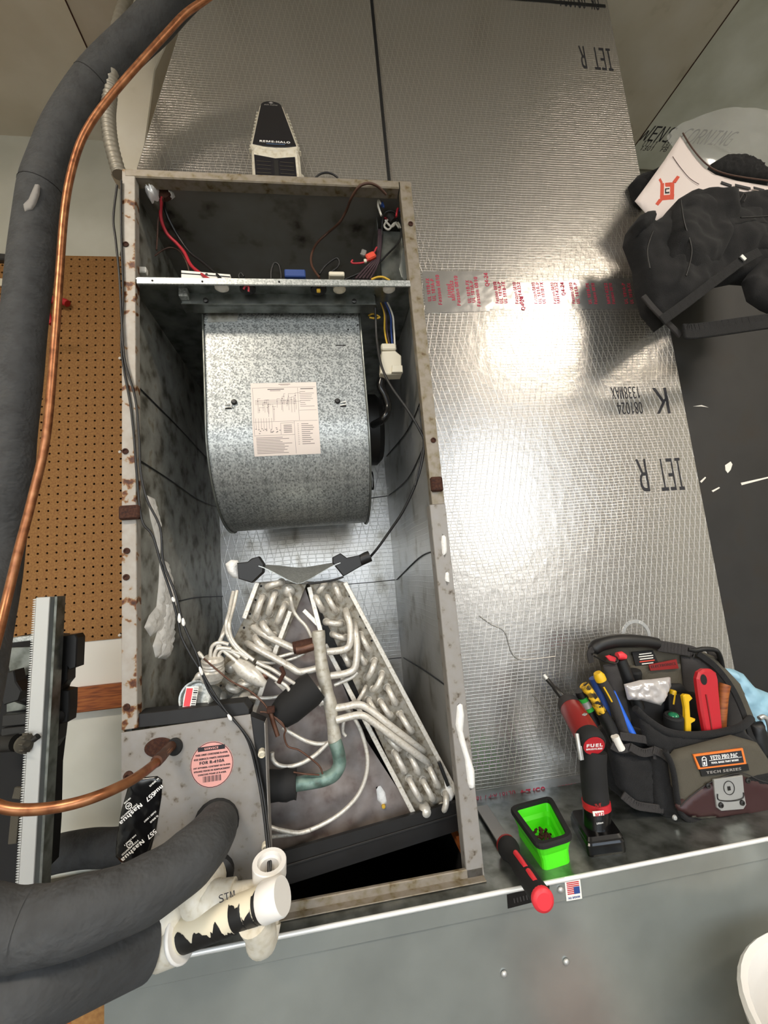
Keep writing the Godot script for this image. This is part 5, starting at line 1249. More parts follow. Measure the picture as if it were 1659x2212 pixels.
	var c1: Vector3 = Vector3(0.2873, 0.4278, -0.05)
	var dip: float = c0.y - Vector3(0.2201, 0.4036, -0.05).y
	sheet(func(u, v):
		var x := lerpf(c0.x, c1.x, u)
		var sag := 1.0 - absf(u - 0.47) / (0.47 if u < 0.47 else 0.53)
		sag = sag * sag * (3.0 - 2.0 * sag) * 0.35 + sag * 0.65
		return Vector3(x, lerpf(c0.y, c1.y, u) - dip * sag * (1.0 - v * 0.75) + 0.004 * v, -0.045 - v * 0.1), 20, 6, 0.0012)
	done("sheet", mats.galv_bright, k)
	start(); prism([Vector2(0.1366, 0.4393), Vector2(0.1512, 0.4395), Vector2(0.1580, 0.4444), Vector2(0.1681, 0.4464), Vector2(0.1750, 0.4341), Vector2(0.1731, 0.4226), Vector2(0.1566, 0.4084), Vector2(0.1377, 0.4161)], -0.066, -0.046, 0.0015); done("corner_clip", mats.black, k)
	start(); prism([Vector2(0.2760, 0.4364), Vector2(0.2883, 0.4418), Vector2(0.2976, 0.4340), Vector2(0.3177, 0.4367), Vector2(0.3200, 0.4202), Vector2(0.2907, 0.4065), Vector2(0.2754, 0.4281)], -0.066, -0.046, 0.0015); done("corner_clip", mats.black, k)
	start(); tube([Vector3(0.3167, 0.4277, -0.055), Vector3(0.3271, 0.4319, -0.055), Vector3(0.3338, 0.4342, -0.055)], [0.0085, 0.009, 0.0088], 14); done("clip_collar", mats.black, k)
	start(); tube(cr([Vector3(0.2905, 0.4058, -0.045), Vector3(0.275, 0.4023, -0.045), Vector3(0.2542, 0.4007, -0.045), Vector3(0.2372, 0.4001, -0.045)]), 0.0016, 8); done("clip_cord", mats.wire_black, k)
	blob([Vector2(0.1175, 0.4395), Vector2(0.1256, 0.4450), Vector2(0.1361, 0.4434), Vector2(0.1384, 0.4161), Vector2(0.1273, 0.4184), Vector2(0.1211, 0.4270)], -0.058, 0.008, mats.soap, "foam_lump", k, 12)
	blob([Vector2(0.4195, 0.0926), Vector2(0.4311, 0.0814), Vector2(0.4341, 0.0701), Vector2(0.4274, 0.0610), Vector2(0.4159, 0.0583), Vector2(0.4217, 0.0732)], -0.068, 0.004, mats.soap, "foam_lump", c, 13)
	# drain pan
	var d := thing("drain_pan", "black plastic drain pan under the coil above the dark duct opening", "pan", Vector3(0.3, 0.02, -0.2))
	var pl: Vector3 = Vector3(0.165, 0.0515, -0.03)
	var pr: Vector3 = Vector3(0.4435, 0.0649, -0.06)
	var ll: Vector3 = Vector3(0.17, 0.0098, -0.032)
	var lr: Vector3 = Vector3(0.4424, 0.025, -0.062)
	start()
	quad(ll, lr, pr, pl)
	quad(pl, pr, pr + Vector3(0, 0, -0.006), pl + Vector3(0, 0, -0.006))
	quad(pl + Vector3(0, 0, -0.006), pr + Vector3(0, 0, -0.006), pr + Vector3(0, -0.03, -0.006), pl + Vector3(0, -0.03, -0.006))
	quad(ll + Vector3(0, 0, -0.4), lr + Vector3(0, 0, -0.4), lr, ll)
	quad(pl + Vector3(0, -0.03, -0.006), pr + Vector3(0, -0.03, -0.006), pr + Vector3(0, -0.03, -0.06), pl + Vector3(0, -0.03, -0.06))
	done("pan", mats.pan, d)
	start(); bar(pl.lerp(ll, 0.42) + Vector3(0, 0, 0.001), pr.lerp(lr, 0.42) + Vector3(0, 0, 0.001), 0.003, 0.003, 0.0005); done("rib", mats.pan, d)
	start(); quad(lr + Vector3(0.004, -0.004, 0.03), lr + Vector3(0.004, -0.004, -0.3), pr + Vector3(0.004, 0.004, -0.3), pr + Vector3(0.004, 0.0, 0.03)); done("end_wall", mats.pan, d)
	start(); bar(Vector3(0.4132, 0.1216, -0.062), Vector3(0.4237, 0.086, -0.062), 0.005, 0.004, 0.001); done("corner_clip", mats.black, d)

# ---- the grey panel with the line set, low on the left ------------------------------------------------
func access_panel() -> void:
	var a := thing("coil_access_panel", "grey steel panel with a round pink sticker where the pipes enter", "panel", Vector3(0.08, 0.03, 0))
	var o := [Vector2(-0.0006, 0.2372), Vector2(0.1560, 0.2396), Vector2(0.1737, 0.0504), Vector2(0.1569, -0.0013), Vector2(-0.0004, 0.0169)]
	start(); prism(o, -0.001, 0.001, 0.0003); var ash := done("sheet", mats.paint_grey, a)
	start(); prism([Vector2(0.0165, 0.2560), Vector2(0.1478, 0.2549), Vector2(0.1540, 0.2448), Vector2(0.1536, 0.2349), Vector2(0.0147, 0.2392)], -0.03, -0.004, 0.001); done("top_channel", mats.pan, a)
	start(); prism([Vector2(0.1547, 0.2377), Vector2(0.1733, 0.2278), Vector2(0.1726, 0.0462), Vector2(0.1579, 0.0487)], -0.02, -0.001, 0.0005); done("side_flange", mats.pan, a)
	start(); bar(Vector3(0.1748, 0.2295, 0), Vector3(0.174, 0.0486, 0), 0.0012, 0.02, 0.0003); done("flange_lip", mats.paint_grey, a)
	for q in [Vector3(0.1687, 0.1913, 0.002), Vector3(0.1685, 0.0823, 0.002)]:
		start(); lathe([Vector2(0.0045, -0.004), Vector2(0.005, 0.004), Vector2(0.0036, 0.006), Vector2(0.003, 0.002), Vector2(0, 0.002)], q, Vector3(0.1, -0.2, 1), 14); done("screw_sleeve", mats.cream, a)
	for q in [Vector3(0.0081, 0.1858, 0.0012), Vector3(0.0074, 0.0771, 0.0012)]:
		start(); lathe([Vector2(0.006, 0), Vector2(0.0058, 0.002), Vector2(0.003, 0.004), Vector2(0.0022, 0.002), Vector2(0, 0.002)], q, Vector3(0, 0, 1), 14); done("screw", mats.rust, ash)
	# oval grommets round the small copper line
	start(); prism(_oval(Vector3(0.0441, 0.2145, 0), 0.0175, 0.0115), 0.001, 0.003, 0.0008); done("grommet_seal", mats.rust, ash)
	start(); prism(_oval(Vector3(0.0628, 0.2131, 0), 0.0095, 0.0105), 0.001, 0.0055, 0.0012); done("grommet", mats.black_soft, a)
	start(); lathe([Vector2(0.026, 0), Vector2(0.027, 0.004), Vector2(0.022, 0.008), Vector2(0, 0.008)], Vector3(0.1114, 0.1194, 0.001), Vector3(0, 0, 1), 20); done("pipe_grommet", mats.black_soft, a)
	start(); lathe([Vector2(0.02, 0), Vector2(0.021, 0.01), Vector2(0.016, 0.014), Vector2(0, 0.014)], Vector3(0.1098, 0.063, 0.001), Vector3(0, 0, 1), 18); done("drain_boss", mats.black, a)
	# stickers on the panel
	var s := thing("refrigerant_sticker", "round pink refrigerant service sticker on the grey panel", "sticker", Vector3(0.1069, 0.1859, 0.002))
	var sc: Vector3 = Vector3(0.1066, 0.1855, 0.001)
	start(); prism(_oval(sc, 0.0262, 0.0275), 0.001, 0.0014); var dc := done("disc", mats.sticker_pink, s)
	var ring := []
	for k in 33:
		ring.append(Vector3(sc.x + 0.0254 * cos(TAU * k / 32), sc.y + 0.0267 * sin(TAU * k / 32), 0.0015))
	start(); tube(ring, 0.0004, 5, false); done("rim", mats.ink_black, dc)
	start()
	box(Vector3(sc.x, sc.y + 0.0195, 0.0015), Vector3(0.033, 0.0052, 0.0003))
	done("black_band", mats.ink_black, dc)
	var txt := [["SERVICE", 0.0195, 0.0024], ["THIS UNIT CONTAINS R-410A", 0.0128, 0.0021], ["USE SERVICE PARTS DESIGNED", 0.0079, 0.0021], ["FOR R-410A", 0.0032, 0.0034], ["CET APPAREIL CONTIENT DU R-410A", -0.0022, 0.0018], ["UTILISEZ PIECES DE REMPLACEMENT", -0.0064, 0.0018], ["CONCUES POUR LE R-410A", -0.0106, 0.0018]]
	for i in txt.size():
		var half := sqrt(maxf(0.0, 0.0262 * 0.0262 - txt[i][1] * txt[i][1]))
		words("lettering", txt[i][0], Vector3(sc.x, sc.y + txt[i][1], 0.0018), txt[i][2], mats.sticker_pink if i == 0 else mats.ink_black, dc, Basis(), "Droid Sans", 1.0, 700, 0.0004, minf(half * 1.72, [0.017, 0.046, 0.047, 0.03, 0.046, 0.045, 0.034][i]))
	for k in 15:
		start(); box(Vector3(sc.x - 0.011 + k * 0.0015, sc.y - 0.0165, 0.0015), Vector3(0.0004 + 0.0003 * (k % 3), 0.007, 0.0003)); done("barcode_bar", mats.ink_black, dc)
	var t := thing("foil_tape_patch", "patch of glossy black printed tape hanging off the grey panel's edge", "tape", Vector3(0.0204, 0.1354, 0.003))
	start()
	pillow([Vector2(0.0091, 0.1792), Vector2(0.0198, 0.1820), Vector2(0.0413, 0.1810), Vector2(0.0473, 0.1759), Vector2(0.0459, 0.1558), Vector2(0.0397, 0.1210), Vector2(0.0298, 0.0885), Vector2(0.0141, 0.0860), Vector2(-0.0004, 0.0904), Vector2(-0.0067, 0.0975), Vector2(-0.0057, 0.1151), Vector2(-0.0005, 0.1469)], func(_x, _y): return 0.0016, 0.0016, 0.006, 0.004, 0.0006, noise(0.05, FastNoiseLite.TYPE_SIMPLEX_SMOOTH, 3, 14), 0.0012)
	var tm := done("tape", mats.black_gloss, t)
	var tb := Basis().rotated(Vector3(0, 0, 1), -2.503)
	var tp: Array = [Vector3(0.0122, 0.1438, 0.0048), Vector3(0.0142, 0.1029, 0.0048), Vector3(0.0345, 0.1598, 0.0048), Vector3(0.0357, 0.1174, 0.0048), Vector3(0.0437, 0.1664, 0.0048), Vector3(0.0101, 0.1472, 0.0048), Vector3(0.0111, 0.1064, 0.0048), Vector3(0.0338, 0.1374, 0.0048), Vector3(0.0385, 0.134, 0.0048), Vector3(0.0389, 0.1756, 0.0048), Vector3(0.008, 0.159, 0.0048), Vector3(0.0111, 0.1146, 0.0048)]
	var tw := ["Nashua", "Nashua", "557", "557", "nua", "TYPE PRINTED", "TYPE PRINTED", "CLASS 1 DUCT", "UL 181B-FX", "UL 181B-FX", "FOR CLASS", "FOR CLASS 1"]
	var th := [0.0046, 0.0046, 0.005, 0.005, 0.0046, 0.0018, 0.0018, 0.0018, 0.002, 0.002, 0.0016, 0.0016]
	var tf := [0.03, 0.03, 0.0115, 0.0115, 0.012, 0.023, 0.023, 0.017, 0.011, 0.013, 0.009, 0.016]
	for i in tp.size():
		words("lettering", tw[i], tp[i], th[i], mats.ink_white, tm, tb, "Droid Sans", 1.0, 700, 0.0004, tf[i])
	for q in [Vector3(0.0096, 0.153, 0.0048), Vector3(0.0106, 0.1101, 0.0048)]:
		var ur := []
		for k in 17:
			ur.append(q + Vector3(0.0034 * cos(TAU * k / 16), 0.0034 * sin(TAU * k / 16), 0))
		start(); tube(ur, 0.0005, 5, false); done("ring_mark", mats.ink_white, tm)
		words("lettering", "UL", q, 0.0026, mats.ink_white, tm, tb, "Droid Sans", 1.0, 700)

func _oval(c: Vector3, rx: float, ry: float) -> Array:
	var o := []
	for k in 28:
		o.append(Vector2(c.x + rx * cos(TAU * k / 28), c.y + ry * sin(TAU * k / 28)))
	return o

# ---- pipes --------------------------------------------------------------------------------------------
func pipes() -> void:
	var s := thing("insulated_suction_line", "thick black foam insulated pipe sweeping from the ceiling down past the pegboard", "pipe", Vector3(-0.0502, 0.7944, 0.12))
	var p := cr([Vector3(0.1426, 1.4586, 0), Vector3(0.0818, 1.4106, -0.02), Vector3(0.0294, 1.3742, -0.04), Vector3(-0.0328, 1.31, -0.05), Vector3(-0.084, 1.228, -0.05), Vector3(-0.1175, 1.1458, -0.05), Vector3(-0.1365, 1.0806, -0.05), Vector3(-0.147, 1.0178, -0.05), Vector3(-0.1548, 0.8979, -0.05), Vector3(-0.1627, 0.7768, -0.05), Vector3(-0.1695, 0.6621, -0.05), Vector3(-0.1743, 0.5732, -0.05), Vector3(-0.1825, 0.4754, -0.05), Vector3(-0.1584, 0.3902, 0), Vector3(-0.1168, 0.3174, 0.08), Vector3(-0.085, 0.2567, 0.14), Vector3(-0.0778, 0.1963, 0.15), Vector3(-0.0724, 0.1592, 0.15), Vector3(-0.0575, 0.1416, 0.15), Vector3(-0.0355, 0.1298, 0.145), Vector3(-0.0165, 0.1236, 0.14), Vector3(0.0098, 0.1244, 0.14), Vector3(0.0494, 0.1212, 0.125), Vector3(0.0747, 0.1191, 0.105), Vector3(0.0969, 0.1219, 0.085), Vector3(0.1111, 0.1247, 0.06), Vector3(0.1149, 0.1232, 0.03), Vector3(0.1117, 0.1183, 0.002)], 6)
	var r := []
	for i in p.size():
		r.append(0.0292 + 0.0005 * sin(i * 0.7))
	for i in 16:
		r[p.size() - 1 - i] = lerpf(0.0235, 0.0292, i / 15.0)
	start(); tube(p, r, 24); done("foam_sleeve", mats.foam, s)
	for k in [22, 39]:
		var dd: Vector3 = (p[k + 1] - p[k]).normalized()
		start()
		tube([p[k] - dd * 0.0006, p[k] + dd * 0.0006], r[k] + 0.0004, 24)
		done("foam_joint", mats.black_soft, s)
	start(); pillow([Vector2(-0.1330, 1.0324), Vector2(-0.1279, 1.0326), Vector2(-0.1288, 1.0175), Vector2(-0.1322, 1.0039), Vector2(-0.1369, 0.9912), Vector2(-0.1455, 0.9854), Vector2(-0.1484, 0.9970), Vector2(-0.1411, 1.0067), Vector2(-0.1376, 1.0179)], func(_x, _y): return -0.0215, 0.0012, 0.004, 0.003, 0.004); done("torn_patch", mats.torn, s)
	var c := thing("copper_liquid_line", "thin bare copper line that loops down beside the black foam pipe into the grey panel", "pipe", Vector3(-0.0209, 0.6592, 0.12))
	start()
	tube(cr([Vector3(0.167, 1.3755, 0.02), Vector3(0.13, 1.3369, 0.02), Vector3(0.1013, 1.3082, 0.02), Vector3(0.073, 1.268, 0.02), Vector3(0.0455, 1.2272, 0.02), Vector3(0.0123, 1.1769, 0.02), Vector3(-0.0148, 1.1336, 0.02), Vector3(-0.0354, 1.0952, 0.02), Vector3(-0.0505, 1.055, 0.02), Vector3(-0.062, 0.9993, 0.02), Vector3(-0.0682, 0.9396, 0.02), Vector3(-0.0724, 0.8463, 0.02), Vector3(-0.0762, 0.7504, 0.02), Vector3(-0.0835, 0.621, 0.02), Vector3(-0.0977, 0.5389, 0.02), Vector3(-0.1051, 0.4711, 0.03), Vector3(-0.1089, 0.416, 0.04), Vector3(-0.104, 0.3729, 0.06), Vector3(-0.0914, 0.3106, 0.1), Vector3(-0.0778, 0.2676, 0.13), Vector3(-0.0618, 0.2409, 0.14), Vector3(-0.0423, 0.2263, 0.14), Vector3(-0.0192, 0.22, 0.14), Vector3(0.012, 0.2189, 0.14), Vector3(0.0369, 0.2194, 0.13), Vector3(0.0534, 0.2176, 0.1), Vector3(0.0585, 0.215, 0.06), Vector3(0.0604, 0.2154, 0.035), Vector3(0.0589, 0.2142, 0)], 8), 0.0051, 14)
	done("tube", mats.copper, c)
	start(); tube([Vector3(0.0598, 0.216, 0.053), Vector3(0.0599, 0.2156, 0.038)], 0.0066, 14); done("brazed_coupling", mats.copper_dull, c)
	start(); tube([Vector3(0.0598, 0.2151, 0.042), Vector3(0.0586, 0.2149, 0.015), Vector3(0.0601, 0.2151, 0)], 0.0062, 14); done("brazed_sleeve", mats.copper_dull, c)
	# insulated drain line below
	var d := thing("insulated_drain_pipe", "short fat black foam sleeve on the drain pipe under the suction line", "pipe", Vector3(0.0321, 0.0783, 0.13))
	start(); tube(cr([Vector3(-0.0256, 0.0665, 0.13), Vector3(-0.0189, 0.0678, 0.13), Vector3(-0.008, 0.0645, 0.12), Vector3(0.0091, 0.0567, 0.1), Vector3(0.0269, 0.0458, 0.075), Vector3(0.0434, 0.0376, 0.055)]), 0.0345, 26); done("foam_sleeve", mats.foam, d)
	# white drain trap
	var t := thing("drain_trap", "white plastic drain trap with an open tee and flaking black paint", "pipe", Vector3(0.1682, 0.0522, 0.06))
	var cup: Vector3 = Vector3(0.1804, 0.093, 0.055)
	var low: Vector3 = Vector3(0.1742, 0.0338, 0.055)
	var ax := (cup - low).normalized()
	start(); lathe([Vector2(0.0, 0.0), Vector2(0.0145, 0.0), Vector2(0.0158, 0.006), Vector2(0.0158, (cup - low).length() - 0.014)], low, ax, 26); done("tee_body", mats.pvc, t)
	start(); lathe([Vector2(0.0155, -0.019), Vector2(0.0188, -0.016), Vector2(0.019, 0.0), Vector2(0.0182, 0.0012), Vector2(0.0135, 0.001), Vector2(0.013, -0.004), Vector2(0.0105, -0.005), Vector2(0.0102, -0.02), Vector2(0.0, -0.02)], cup, ax.lerp(Vector3(0.0, 0.85, 0.5), 0.45), 28); done("tee_mouth", mats.pvc_clean, t)
	var e0: Vector3 = Vector3(0.1926, 0.0768, 0.088)
	var e1: Vector3 = Vector3(0.0825, 0.0358, 0.055)
	var dn := (e1 - e0).normalized()
	start(); tube([e0, e1], 0.0162, 26); done("painted_pipe", mats.pvc_cream, t)
	var up := (Vector3.UP - dn * dn.y).normalized()
	var fr := up.cross(dn)
	var jag := noise(0.05, FastNoiseLite.TYPE_SIMPLEX, 4, 90)
	start()
	sheet(func(u, v):   # flaking black paint: a skin on the pipe's lower side, torn along its upper edge
		var q := e1.lerp(e0, lerpf(0.06, 0.9, u))
		var top := 0.35 if u < 0.08 else (0.12 if u < 0.52 else (-0.55 if u < 0.62 else 1.0))
		if u > 0.78 and u < 0.9:
			top = 0.25
		top += 0.6 * jag.get_noise_2d(u * 70.0, 3.0) + 0.25 * jag.get_noise_2d(u * 300.0, 9.0)
		var a := lerpf(-2.2, top, v)
		return q + (fr * cos(a) + up * sin(a)) * 0.0168, 60, 16, 0.0004)
	done("black_paint", mats.black, t)
	start(); tube([e0 - dn * 0.006, e0 - dn * 0.004, e0 + dn * 0.016, e0 + dn * 0.018], [0.017, 0.0182, 0.0186, 0.0175], 28); done("end_cap", mats.pvc_clean, t)
	start(); tube([e1 - dn * 0.002, e1 + dn * 0.004, e1 + dn * 0.026], [0.0225, 0.0232, 0.0232], 28); done("coupling", mats.pvc, t)
	start(); tube([e1 - dn * 0.004, e1 - dn * 0.003, e1 - dn * 0.0005, e1], [0.0225, 0.024, 0.024, 0.023], 28); done("coupling_rim", mats.pvc_clean, t)
	start(); tube(cr([e1 + dn * 0.02, e1 + dn * 0.036, Vector3(0.0638, 0.049, 0.05), Vector3(0.0704, 0.0523, 0.035), Vector3(0.0799, 0.0577, 0.03)], 5), 0.021, 22); done("back_elbow", mats.pvc, t)
	var b0: Vector3 = Vector3(0.1727, 0.0583, 0.055)
	var b1: Vector3 = Vector3(0.1395, 0.0592, 0.052)
	var b2: Vector3 = Vector3(0.1127, 0.0597, 0.05)
	start(); tube([b0, b1, b2], 0.0165, 24); done("cross_pipe", mats.pvc, t)
	start(); tube([b1, Vector3(0.1258, 0.0591, 0.051), b2], 0.0205, 24); done("cross_coupling", mats.pvc, t)
	start(); tube(cr([b2 + Vector3(0.012, 0, 0), Vector3(0.1058, 0.0609, 0.05), Vector3(0.0996, 0.068, 0.045), Vector3(0.1016, 0.07, 0.03), Vector3(0.104, 0.0633, 0.004)], 5), 0.0205, 24); done("panel_elbow", mats.pvc, t)
	words("lettering", "STM", Vector3(0.137, 0.0762, 0.072), 0.007, mats.ink_black, t, Basis().rotated(Vector3(0, 0, 1), 0.12).rotated(Vector3(1, 0, 0), -0.1), "Droid Sans Mono")
	start(); tube(cr([low, low + Vector3(-0.004, -0.012, 0.008), Vector3(0.1709, 0.0406, 0.075), Vector3(0.1666, 0.0586, 0.085)], 5), 0.0165, 22); done("lower_elbow", mats.pvc, t)


# ---- tools on the plenum top --------------------------------------------------------------------------
func face(a: Vector3, b: Vector3, up := Vector3.UP) -> Basis:   # x from a to b, y close to up
	var x := (b - a).normalized()
	var z := x.cross(up).normalized()
	return Basis(x, z.cross(x), z)

func tools() -> void:
	# chisel with the red capped handle
	var k := thing("scraper", "steel blade with a black and red grip and round red end cap", "scraper", Vector3(0.4913, 0.01, -0.0205))
	var b0: Vector3 = Vector3(0.4975, 0.005, -0.148)
	var b1: Vector3 = Vector3(0.496, 0.006, -0.0452)
	var h0: Vector3 = Vector3(0.4921, 0.012, -0.0313)
	var h1: Vector3 = Vector3(0.489, 0.018, 0.0807)
	var ax := (h1 - h0).normalized()
	start(); bar(b0, b1, 0.021, 0.003, 0.0006, Vector3.UP); done("blade", mats.brushed_dark, k)
	var n := 18
	var pp := []
	var rr := []
	for i in n + 1:
		var t := float(i) / n
		pp.append(h0.lerp(h1, t))
		rr.append(lerpf(0.0118, 0.0128, t) + 0.0035 * exp(-pow((t - 0.08) / 0.08, 2.0)) - 0.002 * exp(-pow((t - 0.3) / 0.14, 2.0)))
	start(); tube(pp, rr, 20); var gp := done("grip", mats.black_soft, k)
	start(); tube([h0 - ax * 0.001, h0 + ax * 0.002], 0.0142, 20); done("red_collar", mats.red_dark, k)
	start(); tube([h1 - ax * 0.004, h1, h1 + ax * 0.002, h1 + ax * 0.0035], [0.0128, 0.0132, 0.0122, 0.009], 22); done("end_cap", mats.red_bright, k)
	for e in [[0.33, 0.62], [0.68, 0.86]]:
		start()
		var o := Vector3(-0.001, 0.0108, 0.001)
		tube(cr([h0.lerp(h1, e[0]) + o, h0.lerp(h1, (e[0] + e[1]) * 0.5) + o * 1.06, h0.lerp(h1, e[1]) + o]), 0.0034, 8)
		done("red_inlay", mats.red_bright, gp)
	# green tub
	var g := thing("green_tub", "bright green folding silicone tub with a black rim holding metal scraps", "tub", Vector3(0.5508, 0, -0.0317))
	var top := [Vector2(0.519, -0.08), Vector2(0.596, -0.091), Vector2(0.572, 0.013), Vector2(0.516, 0.021)]
	var rim := _round(top, 0.014)
	var inn := _round(_shrink(top, 0.008), 0.009)
	var low := _round(_shrink(top, 0.0075), 0.009)
	start()
	for i in rim.size():
		var j := (i + 1) % rim.size()
		for lv in [[rim, 0.03, rim, 0.034], [rim, 0.034, _shrink_to(rim, 0.96), 0.036], [_shrink_to(rim, 0.96), 0.036, inn, 0.036], [inn, 0.036, inn, 0.03], [inn, 0.03, rim, 0.03]]:
			quad(_up(lv[0][j], lv[1]), _up(lv[0][i], lv[1]), _up(lv[2][i], lv[3]), _up(lv[2][j], lv[3]))
	done("rim", mats.black_soft, g)
	start()
	var st := [[_shrink_to(rim, 0.96), 0.03], [_shrink_to(rim, 0.9), 0.022], [_shrink_to(rim, 0.86), 0.018], [low, 0.012], [low, 0.0]]
	for q in st.size() - 1:
		for i in rim.size():
			var j := (i + 1) % rim.size()
			quad(_up(st[q + 1][0][j], st[q + 1][1]), _up(st[q + 1][0][i], st[q + 1][1]), _up(st[q][0][i], st[q][1]), _up(st[q][0][j], st[q][1]))
	var sv := [[inn, 0.0305], [_shrink_to(inn, 0.95), 0.02], [_shrink_to(inn, 0.84), 0.016], [_shrink_to(inn, 0.8), 0.004]]
	for q in sv.size() - 1:
		for i in rim.size():
			var j := (i + 1) % rim.size()
			quad(_up(sv[q][0][j], sv[q][1]), _up(sv[q][0][i], sv[q][1]), _up(sv[q + 1][0][i], sv[q + 1][1]), _up(sv[q + 1][0][j], sv[q + 1][1]))
	var mid := Vector3(0.549, 0.004, -0.034)
	for i in inn.size():
		var j := (i + 1) % inn.size()
		tri(mid, _up(_shrink_to(inn, 0.8)[j], 0.004), _up(_shrink_to(inn, 0.8)[i], 0.004))
		tri(Vector3(mid.x, 0.0, mid.z), _up(low[i], 0.0), _up(low[j], 0.0))
	done("tub", mats.green, g)
	var rng := RandomNumberGenerator.new()
	rng.seed = 5
	start()
	for i in 46:
		var c := Vector3(0.549 + rng.randf_range(-0.016, 0.013), 0.007 + rng.randf_range(0.0, 0.009), -0.03 + rng.randf_range(-0.022, 0.02))
		box(c, Vector3(rng.randf_range(0.003, 0.008), rng.randf_range(0.002, 0.004), rng.randf_range(0.002, 0.004)), 0.0005, Basis.from_euler(Vector3(rng.randf() * 6, rng.randf() * 6, rng.randf() * 6)))
	var scrap := done("scrap_screws", mats.rust, self, "stuff")
	tag(scrap, "heap of small rusty scraps and screws inside the green tub", "scraps")
	# cordless drill
	var d := thing("drill", "small red and black cordless drill standing on its black battery", "drill", Vector3(0.6236, 0, -0.0219))
	var base := [Vector2(0.594, 0.004), Vector2(0.648, 0.008), Vector2(0.665, -0.062), Vector2(0.611, -0.068)]
	var br := _round(base, 0.007)
	start()
	for lv in [[1.0, 0.0, 1.02, 0.003], [1.02, 0.003, 1.02, 0.014], [1.02, 0.014, 0.98, 0.0165], [0.98, 0.0165, 0.98, 0.019], [0.98, 0.019, 0.9, 0.023]]:
		for i in br.size():
			var j := (i + 1) % br.size()
			var A := _shrink_to(br, lv[0])
			var C := _shrink_to(br, lv[2])
			quad(_up(A[j], lv[1]), _up(A[i], lv[1]), _up(C[i], lv[3]), _up(C[j], lv[3]))
	var cc := _up(_mid(br), 0.023)
	for i in br.size():
		var j := (i + 1) % br.size()
		tri(cc, _up(_shrink_to(br, 0.9)[j], 0.023), _up(_shrink_to(br, 0.9)[i], 0.023))
		tri(_up(_mid(br), 0.0), _up(br[i], 0.0), _up(br[j], 0.0))
	done("battery", mats.black_gloss, d)
	var p0: Vector3 = Vector3(0.6259, 0.0179, -0.022)
	var p1: Vector3 = Vector3(0.6318, 0.0455, -0.024)
	var p2: Vector3 = Vector3(0.6337, 0.0706, -0.026)
	var p3: Vector3 = Vector3(0.6349, 0.0999, -0.024)
	var p4: Vector3 = Vector3(0.6393, 0.1217, -0.024)
	start(); tube(cr([p0, p0.lerp(p1, 0.5), p1], 4), 0.0185, 20); done("battery_stem", mats.black_gloss, d)
	start(); tube(cr([p1 + Vector3(0, 0.003, 0), p2, p3, p4], 5), 0.0182, 20); done("handle", mats.black_soft, d)
	start(); tube([p1 - Vector3(0, 0.001, 0), p1 + Vector3(0, 0.0085, 0)], 0.0193, 22); done("red_band", mats.red, d)
	var e0: Vector3 = Vector3(0.6303, 0.1353, -0.006)
	var e1: Vector3 = Vector3(0.6432, 0.1696, -0.085)
	var tip: Vector3 = Vector3(0.6226, 0.2075, -0.112)
	var da := (e1 - e0).normalized()
	start(); tube([e0, e0 + da * 0.004, e0 + da * 0.012, e0 + da * 0.02], [0.0165, 0.0192, 0.0196, 0.0185], 28); done("motor_cap", mats.black_soft, d)
	start(); tube([e0 + da * 0.018, e0 + da * 0.03, e0.lerp(e1, 0.55), e0.lerp(e1, 0.9), e1 - da * 0.006], [0.0182, 0.0188, 0.0185, 0.0178, 0.0165], 28); done("housing", mats.red_dark, d)
	start(); tube([e1 - da * 0.012, e1, e1 + da * 0.006, e1 + da * 0.009], [0.0182, 0.0178, 0.0145, 0.009], 24); done("nose", mats.cloth_grey, d)
	start(); tube([e1 + da * 0.006, e1.lerp(tip, 0.35), e1.lerp(tip, 0.38), e1.lerp(tip, 0.6), e1.lerp(tip, 0.62), tip], [0.0062, 0.0058, 0.0052, 0.005, 0.0038, 0.0036], 12); done("bit_holder", mats.steel_dark, d)
	start(); tube([tip - (tip - e1).normalized() * 0.004, tip + (tip - e1).normalized() * 0.004], 0.0044, 10); done("socket", mats.steel, d)
	var B := Basis(Vector3(1, 0.02, 0).normalized(), Vector3.UP, Vector3(0, 0, 1))
	var zb := -da
	var xb := Vector3.UP.cross(zb).normalized()
	B = Basis(xb, zb.cross(xb), zb)
	start(); tube([e0 - da * 0.0008, e0 + da * 0.001], 0.0152, 26); var rd := done("red_disc", mats.red, d)
	words("lettering", "FUEL", e0 + zb * 0.0013 + B.y * 0.0018, 0.0052, mats.ink_white, rd, B, "Droid Sans", 1.0, 700, 0.0004, 0.023)
	words("lettering", "BRUSHLESS", e0 + zb * 0.0013 - B.y * 0.0045, 0.0026, mats.ink_white, rd, B, "Droid Sans", 1.0, 700, 0.0004, 0.023)
	for s in [[0.014, 0.009], [-0.015, 0.008]]:
		start(); lathe([Vector2(0.0026, 0), Vector2(0.0024, 0.0008), Vector2(0, 0.001)], e0 + B.x * s[0] + B.y * s[1] + da * 0.0035, zb, 10); done("screw", mats.steel_dark, d)
	start(); box(e0.lerp(e1, 0.42) + Vector3(0.004, 0.0185, 0.004), Vector3(0.009, 0.002, 0.005), 0.0006, Basis().rotated(Vector3(0, 1, 0), 0.6)); done("switch", mats.steel, d)
	start(); tube(cr([Vector3(0.6089, 0.1531, -0.01), Vector3(0.6058, 0.1387, -0.004), Vector3(0.6054, 0.1221, -0.002)]), 0.003, 8); bar(Vector3(0.6066, 0.1389, -0.003), Vector3(0.6072, 0.1203, -0.003), 0.006, 0.002, 0.0005); done("belt_clip", mats.steel, d)
	var sd := da.cross(Vector3.UP).normalized()
	var wz := -sd
